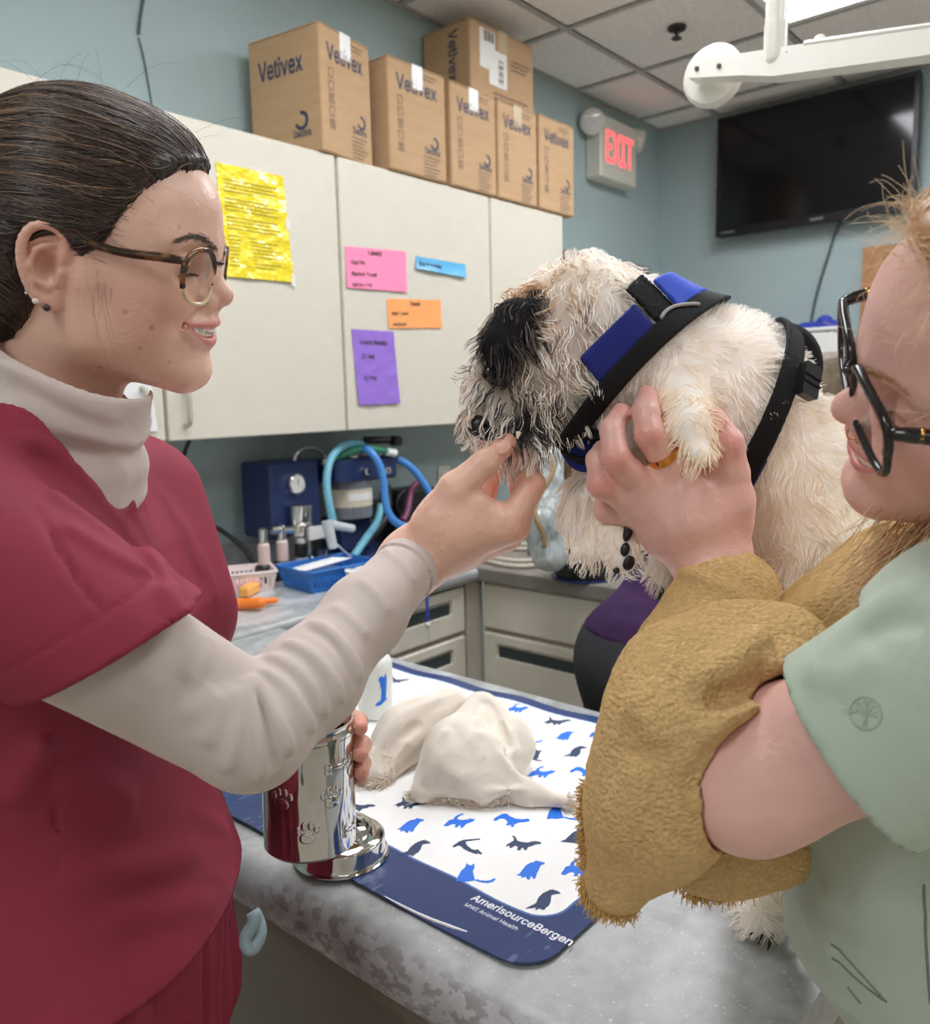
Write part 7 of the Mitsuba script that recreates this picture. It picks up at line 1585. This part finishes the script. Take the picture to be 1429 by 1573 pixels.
# coat of fine strands
rng = np.random.default_rng(77)
def sample(mesh, n):
    a = mesh.area_faces; f = rng.choice(len(a), n, p=a / a.sum()); r = rng.random((n, 2)); k = r.sum(1) > 1; r[k] = 1 - r[k]; t = mesh.triangles[f]
    return (t[:, 0] + r[:, :1] * (t[:, 1] - t[:, 0]) + r[:, 1:] * (t[:, 2] - t[:, 0])).astype(np.float32)
def vfield(p, fq, seed): return np.stack([meshkit.noise(p * fq, seed + k) - .5 for k in range(3)], 1)
head_c, tail_c = np.array((0.6271, 0.4299, 1.4568)), np.array((0.7901, 0.2559, 1.277))
def fur(p, length, stand, droop, flow, curl, clump, fq, npt=6):
    nrm = gradient(dog_f, p, 2e-3); n = len(p)
    d = unit(nrm * stand + flow - nrm * (flow * nrm).sum(1, keepdims=True) * .7 + vfield(p, fq, 3) * 2.2 * (1 + 0 * stand) + rng.normal(0, .16, p.shape))
    L = length * rng.uniform(.65, 1.15, n)[:, None]; t = np.linspace(0, 1, npt)
    side = unit(np.cross(d, nrm) + 1e-4); ph = meshkit.noise(p * fq * .8, 9)[:, None] * 14; tw_ = 9.0
    Q = p[:, None] - nrm[:, None] * .001 + d[:, None] * (L[:, None] * t[None, :, None]) + np.array([0, 0, -1.0]) * (droop * L[:, None] * t[None, :, None] ** 2)
    Q = Q + side[:, None] * (curl * L * np.sin(ph + tw_ * t[None]) * t[None])[..., None] + nrm[:, None] * (curl * L * .7 * np.cos(ph + tw_ * t[None]) * t[None])[..., None]
    if clump > 0:
        k = max(8, n // 14); c = rng.choice(n, k, False); _, j = cKDTree(p[c]).query(p); target = Q[c][j]; w = (clump * t ** 1.3)[None, :, None]; Q = Q * (1 - w) + (target + (p - p[c][j])[:, None] * .25) * w
    return Q
def emit_fur(Q, r, name, mat):
    Q = Q[(np.linalg.norm(Q - no, axis=2).min(1) > .0112) & (np.linalg.norm(Q - e, axis=2).min(1) > .0072)]
    rad = r * np.array([1, 1, .95, .85, .65, .35])[None] * rng.uniform(.8, 1.25, len(Q))[:, None]
    S = np.concatenate([Q, rad[..., None]], 2); S = np.concatenate([S[:, :1], S, S[:, -1:]], 1); curves(name, S, mat, parent=dg, kind='stuff')
pts = sample(dm1, 33000)
hb, gb = band(.012, .010, -.008, .044, bend=-.6), band(.011, .008, -.014, .013, frm=s2_)
facing = ((gradient(dog_f, pts, 2e-3) * unit(EYE - pts)).sum(1) > -.35)
ok = facing & (hb(pts) > 0) & (gb(pts) > .0) & (avoid(pts) > .0018) & (cp(pts) > .004) & (np.linalg.norm(pts - no, axis=1) > .0135) & (np.linalg.norm(pts - e, axis=1) > .0095) & (armf(pts) > .004)
for q, (_, rx_, ry_) in zip(pad_at, pads): ok &= np.linalg.norm(pts - q, axis=1) > ry_ + .0015
pts = pts[ok]
to_tail = unit(tail_c - pts); ishead = (skull(pts) < trunk_d(pts) - .004) | (earf(pts) < .004); isleg = (np.minimum(leg_n(pts), leg_f(pts)) < .003); istuft = tuft(pts) < .003; isear = earf(pts) < .004
down = np.tile([0, 0, -1.0], (len(pts), 1)); gk = meshkit.fbm(pts * 60, 2, 5)
groups = {}
bodym = ~ishead & ~isleg & ~istuft
q = pts[bodym]; Qb = fur(q, .0165, 1.0, .15, to_tail[bodym] * .5 + down[bodym] * .35, .10, .45, 55)
q2 = pts[ishead & ~isear]; fl = down[ishead & ~isear] * .8 - RIGHT * .0 + unit(q2 - np.array((0.6044, 0.4565, 1.4576))) * .25; Qh = fur(q2, .021, .55, .35, fl, .20, .75, 62)
snout = np.linalg.norm(q2 - np.array((0.5706, 0.4493, 1.4206)), axis=1) < .045
Qh = Qh[:]; q3 = pts[isleg]; Ql = fur(q3, .0125, .8, .4, down[isleg] * .6, .32, .6, 85)
q4 = pts[istuft]; Qt = fur(q4, .0135, .7, .5, down[istuft] * .9, .12, .6, 60)
q5 = pts[isear]; Qe = fur(q5, .020, .35, .5, down[isear] * 1.0, .14, .75, 70)
material('fur_white', (253, 251, 248), .75, .2); material('fur_cream', (246, 234, 214), .75, .2); material('fur_grey', (186, 170, 158), .7, .25); material('fur_smoke', (122, 108, 100), .7, .25); material('fur_black', (30, 29, 31), .5, .4); material('fur_tan', (206, 168, 126), .7, .25)
kb = rng.random(len(q)); rump = np.clip((q - np.array((0.7392, 0.3324, 1.4304))) @ unit(tail_c - np.array((0.7392, 0.3324, 1.4304))) / .12, 0, 1); cream = kb < .08 + .40 * rump
emit_fur(Qb[~cream], .00033, 'coat', 'fur_white'); emit_fur(Qb[cream], .00033, 'coat', 'fur_cream')
kh = rng.random(len(q2)); dk, ey = w_dark(q2) * 1.5, w_eye(q2) * 2.2; tn_, gr = w_tan(q2), np.maximum(w_grey(q2) * .55, w_grey2(q2) * .45)
kind = np.where(kh < np.maximum(dk, ey), 'fur_black', np.where(kh < tn_ * .8, 'fur_tan', np.where(kh < gr * .45, 'fur_smoke', np.where(kh < gr + .05, 'fur_grey', np.where(kh < gr + .28, 'fur_cream', 'fur_white')))))
for m_ in ('fur_black', 'fur_tan', 'fur_smoke', 'fur_grey', 'fur_cream', 'fur_white'):
    if (kind == m_).sum() > 10: emit_fur(Qh[kind == m_], .00034, 'coat', m_)
kl = rng.random(len(q3)) < .35; emit_fur(Ql[~kl], .00033, 'coat', 'fur_white'); emit_fur(Ql[kl], .00033, 'coat', 'fur_cream')
emit_fur(Qt, .00034, 'coat', 'fur_cream')
ke = rng.random(len(q5)); emit_fur(Qe[ke < .82], .00036, 'ear_hair', 'fur_black'); emit_fur(Qe[ke >= .82], .00036, 'ear_hair', 'fur_smoke')
# whiskers
S = []
for i in range(9):
    a = np.array((0.5567, 0.4481, 1.3971)) + rng.normal(0, .004, 3); d = unit(-RIGHT * rng.uniform(.5, 1) - UP * rng.uniform(.2, .8) - FWD * .2); L = rng.uniform(.014, .028); q_ = [a, a + d * L * .4, a + d * L * .7, a + d * L]; S.append(np.c_[np.array([q_[0], *q_, q_[-1]]), np.array([1, 1, .9, .8, .6, .4]) * .00025])
curves('whiskers', S, 'fur_white', parent=dg, kind='stuff')

# ---------------------------------------------------------------- the person in purple, bending at the far side of the table
pp_ = thing('person', 'person in a purple shirt and dark trousers bending over behind the dog', 'person')
material('shirt_purple', proc(lambda p, n, uv: mix(lin(52, 31, 63), lin(60, 37, 72), fbm(p.x * 20, p.y * 20, p.z * 20, 3))), .8, .15)
material('trousers_dark', proc(lambda p, n, uv: mix(lin(48, 48, 52), lin(58, 58, 62), fbm(p.x * 30, p.y * 30, p.z * 30, 3))), .8, .15)
hip, hip2 = np.array((1.3459, 0.7302, 0.9406)), np.array((1.5329, 0.7641, 0.8856)); mid = np.array((1.4901, 0.6701, 1.0834)); sh_ = np.array((1.6362, 0.5652, 1.245)); hd = np.array((1.7494, 0.5227, 1.3737))
tor = blend((cone(hip, hip2, .120, .115), 0), (cone((hip + hip2) / 2, mid, .125, .118), .05), (cone(mid, sh_, .120, .11), .05))
fold_p = ridges(snapped(tor, [(((1.1999, 0.7718, 1.0647), (1.2315, 0.7125, 1.0321), (1.2883, 0.6549, 0.9994)), .005, .02), (((1.2362, 0.7413, 1.1199), (1.2721, 0.672, 1.0644), (1.3211, 0.6223, 1.0265)), .006, .02), (((1.2957, 0.7041, 1.1256), (1.325, 0.6498, 1.1036), (1.3566, 0.603, 1.0569)), -.006, .02)]))
belt = np.array((1.3524, 0.7341, 0.9947)); bax = unit(mid - (hip + hip2) / 2)
wav = lambda p: (p - belt.astype(np.float32)) @ unit(bax * .55 + np.array([0, 0, .8])).astype(np.float32)
shirt = lambda p: smax(tor(p) - fold_p(p) - .004 - .006 * sharpness(p, 9, 51, 2).astype(np.float32), -wav(p) - .012, .004)
add('shirt', mesh_sdf(shirt, np.minimum(hip, sh_) - .28, np.maximum(hip, sh_) + .28, .008), 'shirt_purple', True, parent=pp_)
leg = lambda a, s: chain([a, a + np.array([.01, -.01 * s, -.42]), a + np.array([.02, -.01 * s, -a[2] + .07])], (.112, .082, .07), .04)
la, lb = leg(hip - [0, 0, .02], 1), leg(hip2 - [0, 0, .02], 1)
pants = lambda p: smax(smin(smin(la(p), lb(p), .02), tor(p), .04), wav(p) - .004, .004)
add('trousers', mesh_sdf(pants, np.array([min(hip[0], hip2[0]) - .22, min(hip[1], hip2[1]) - .25, .03]), np.array([max(hip[0], hip2[0]) + .3, max(hip[1], hip2[1]) + .22, 1.2]), .009), 'trousers_dark', True, parent=pp_)
for a in (hip, hip2): o = np.array([a[0] + .03, a[1] - .03, 0]); f = ell(o + [0, 0, .04], (.12, .05, .045)); add('shoe', mesh_sdf(lambda p, f=f: smax(f(p), .004 - p[:, 2], .003), o - [.16, .12, .02], o + [.16, .12, .11], .007), 'cable_black', True, parent=pp_)
hf = blend((ell(hd, (.082, .10, .105)), 0), (cone(hd, sh_ + [0, 0, .06], .05, .055), .03)); an = chain([sh_ + [.02, -.12, 0], sh_ + [.14, -.13, -.18], sh_ + [.26, -.02, -.20]], (.05, .042, .03), .02); nk2 = cone(sh_, sh_ + [.02, -.12, 0], .05, .05)
hmx = mesh_sdf(lambda p: smin(smin(hf(p), an(p), .01), nk2(p), .02), np.minimum(hd, sh_) - .32, np.maximum(hd, sh_) + .36, .009)
add('body', hmx, 'skin', True, parent=pp_, color=np.tile(lin(206, 168, 150), (len(hmx.vertices), 1)))
material('hair_ash', proc(lambda p, n, uv: mix(lin(74, 62, 50), lin(120, 104, 84), fbm(p.x * 90, p.y * 90, p.z * 20, 3))), .6, .3)
hq = lambda p: smin(ell(hd + [-.015, .01, .022], (.095, .112, .105))(p), ell(hd + [-.07, .03, .03], (.05, .05, .05))(p), .03) + .012 * sharpness(p * [1, 1, .5], 40, 61, 3).astype(np.float32)
hqm = mesh_sdf(hq, hd - .18, hd + .18, .006); hk = add('hair', hqm, 'hair_ash', True, parent=pp_)
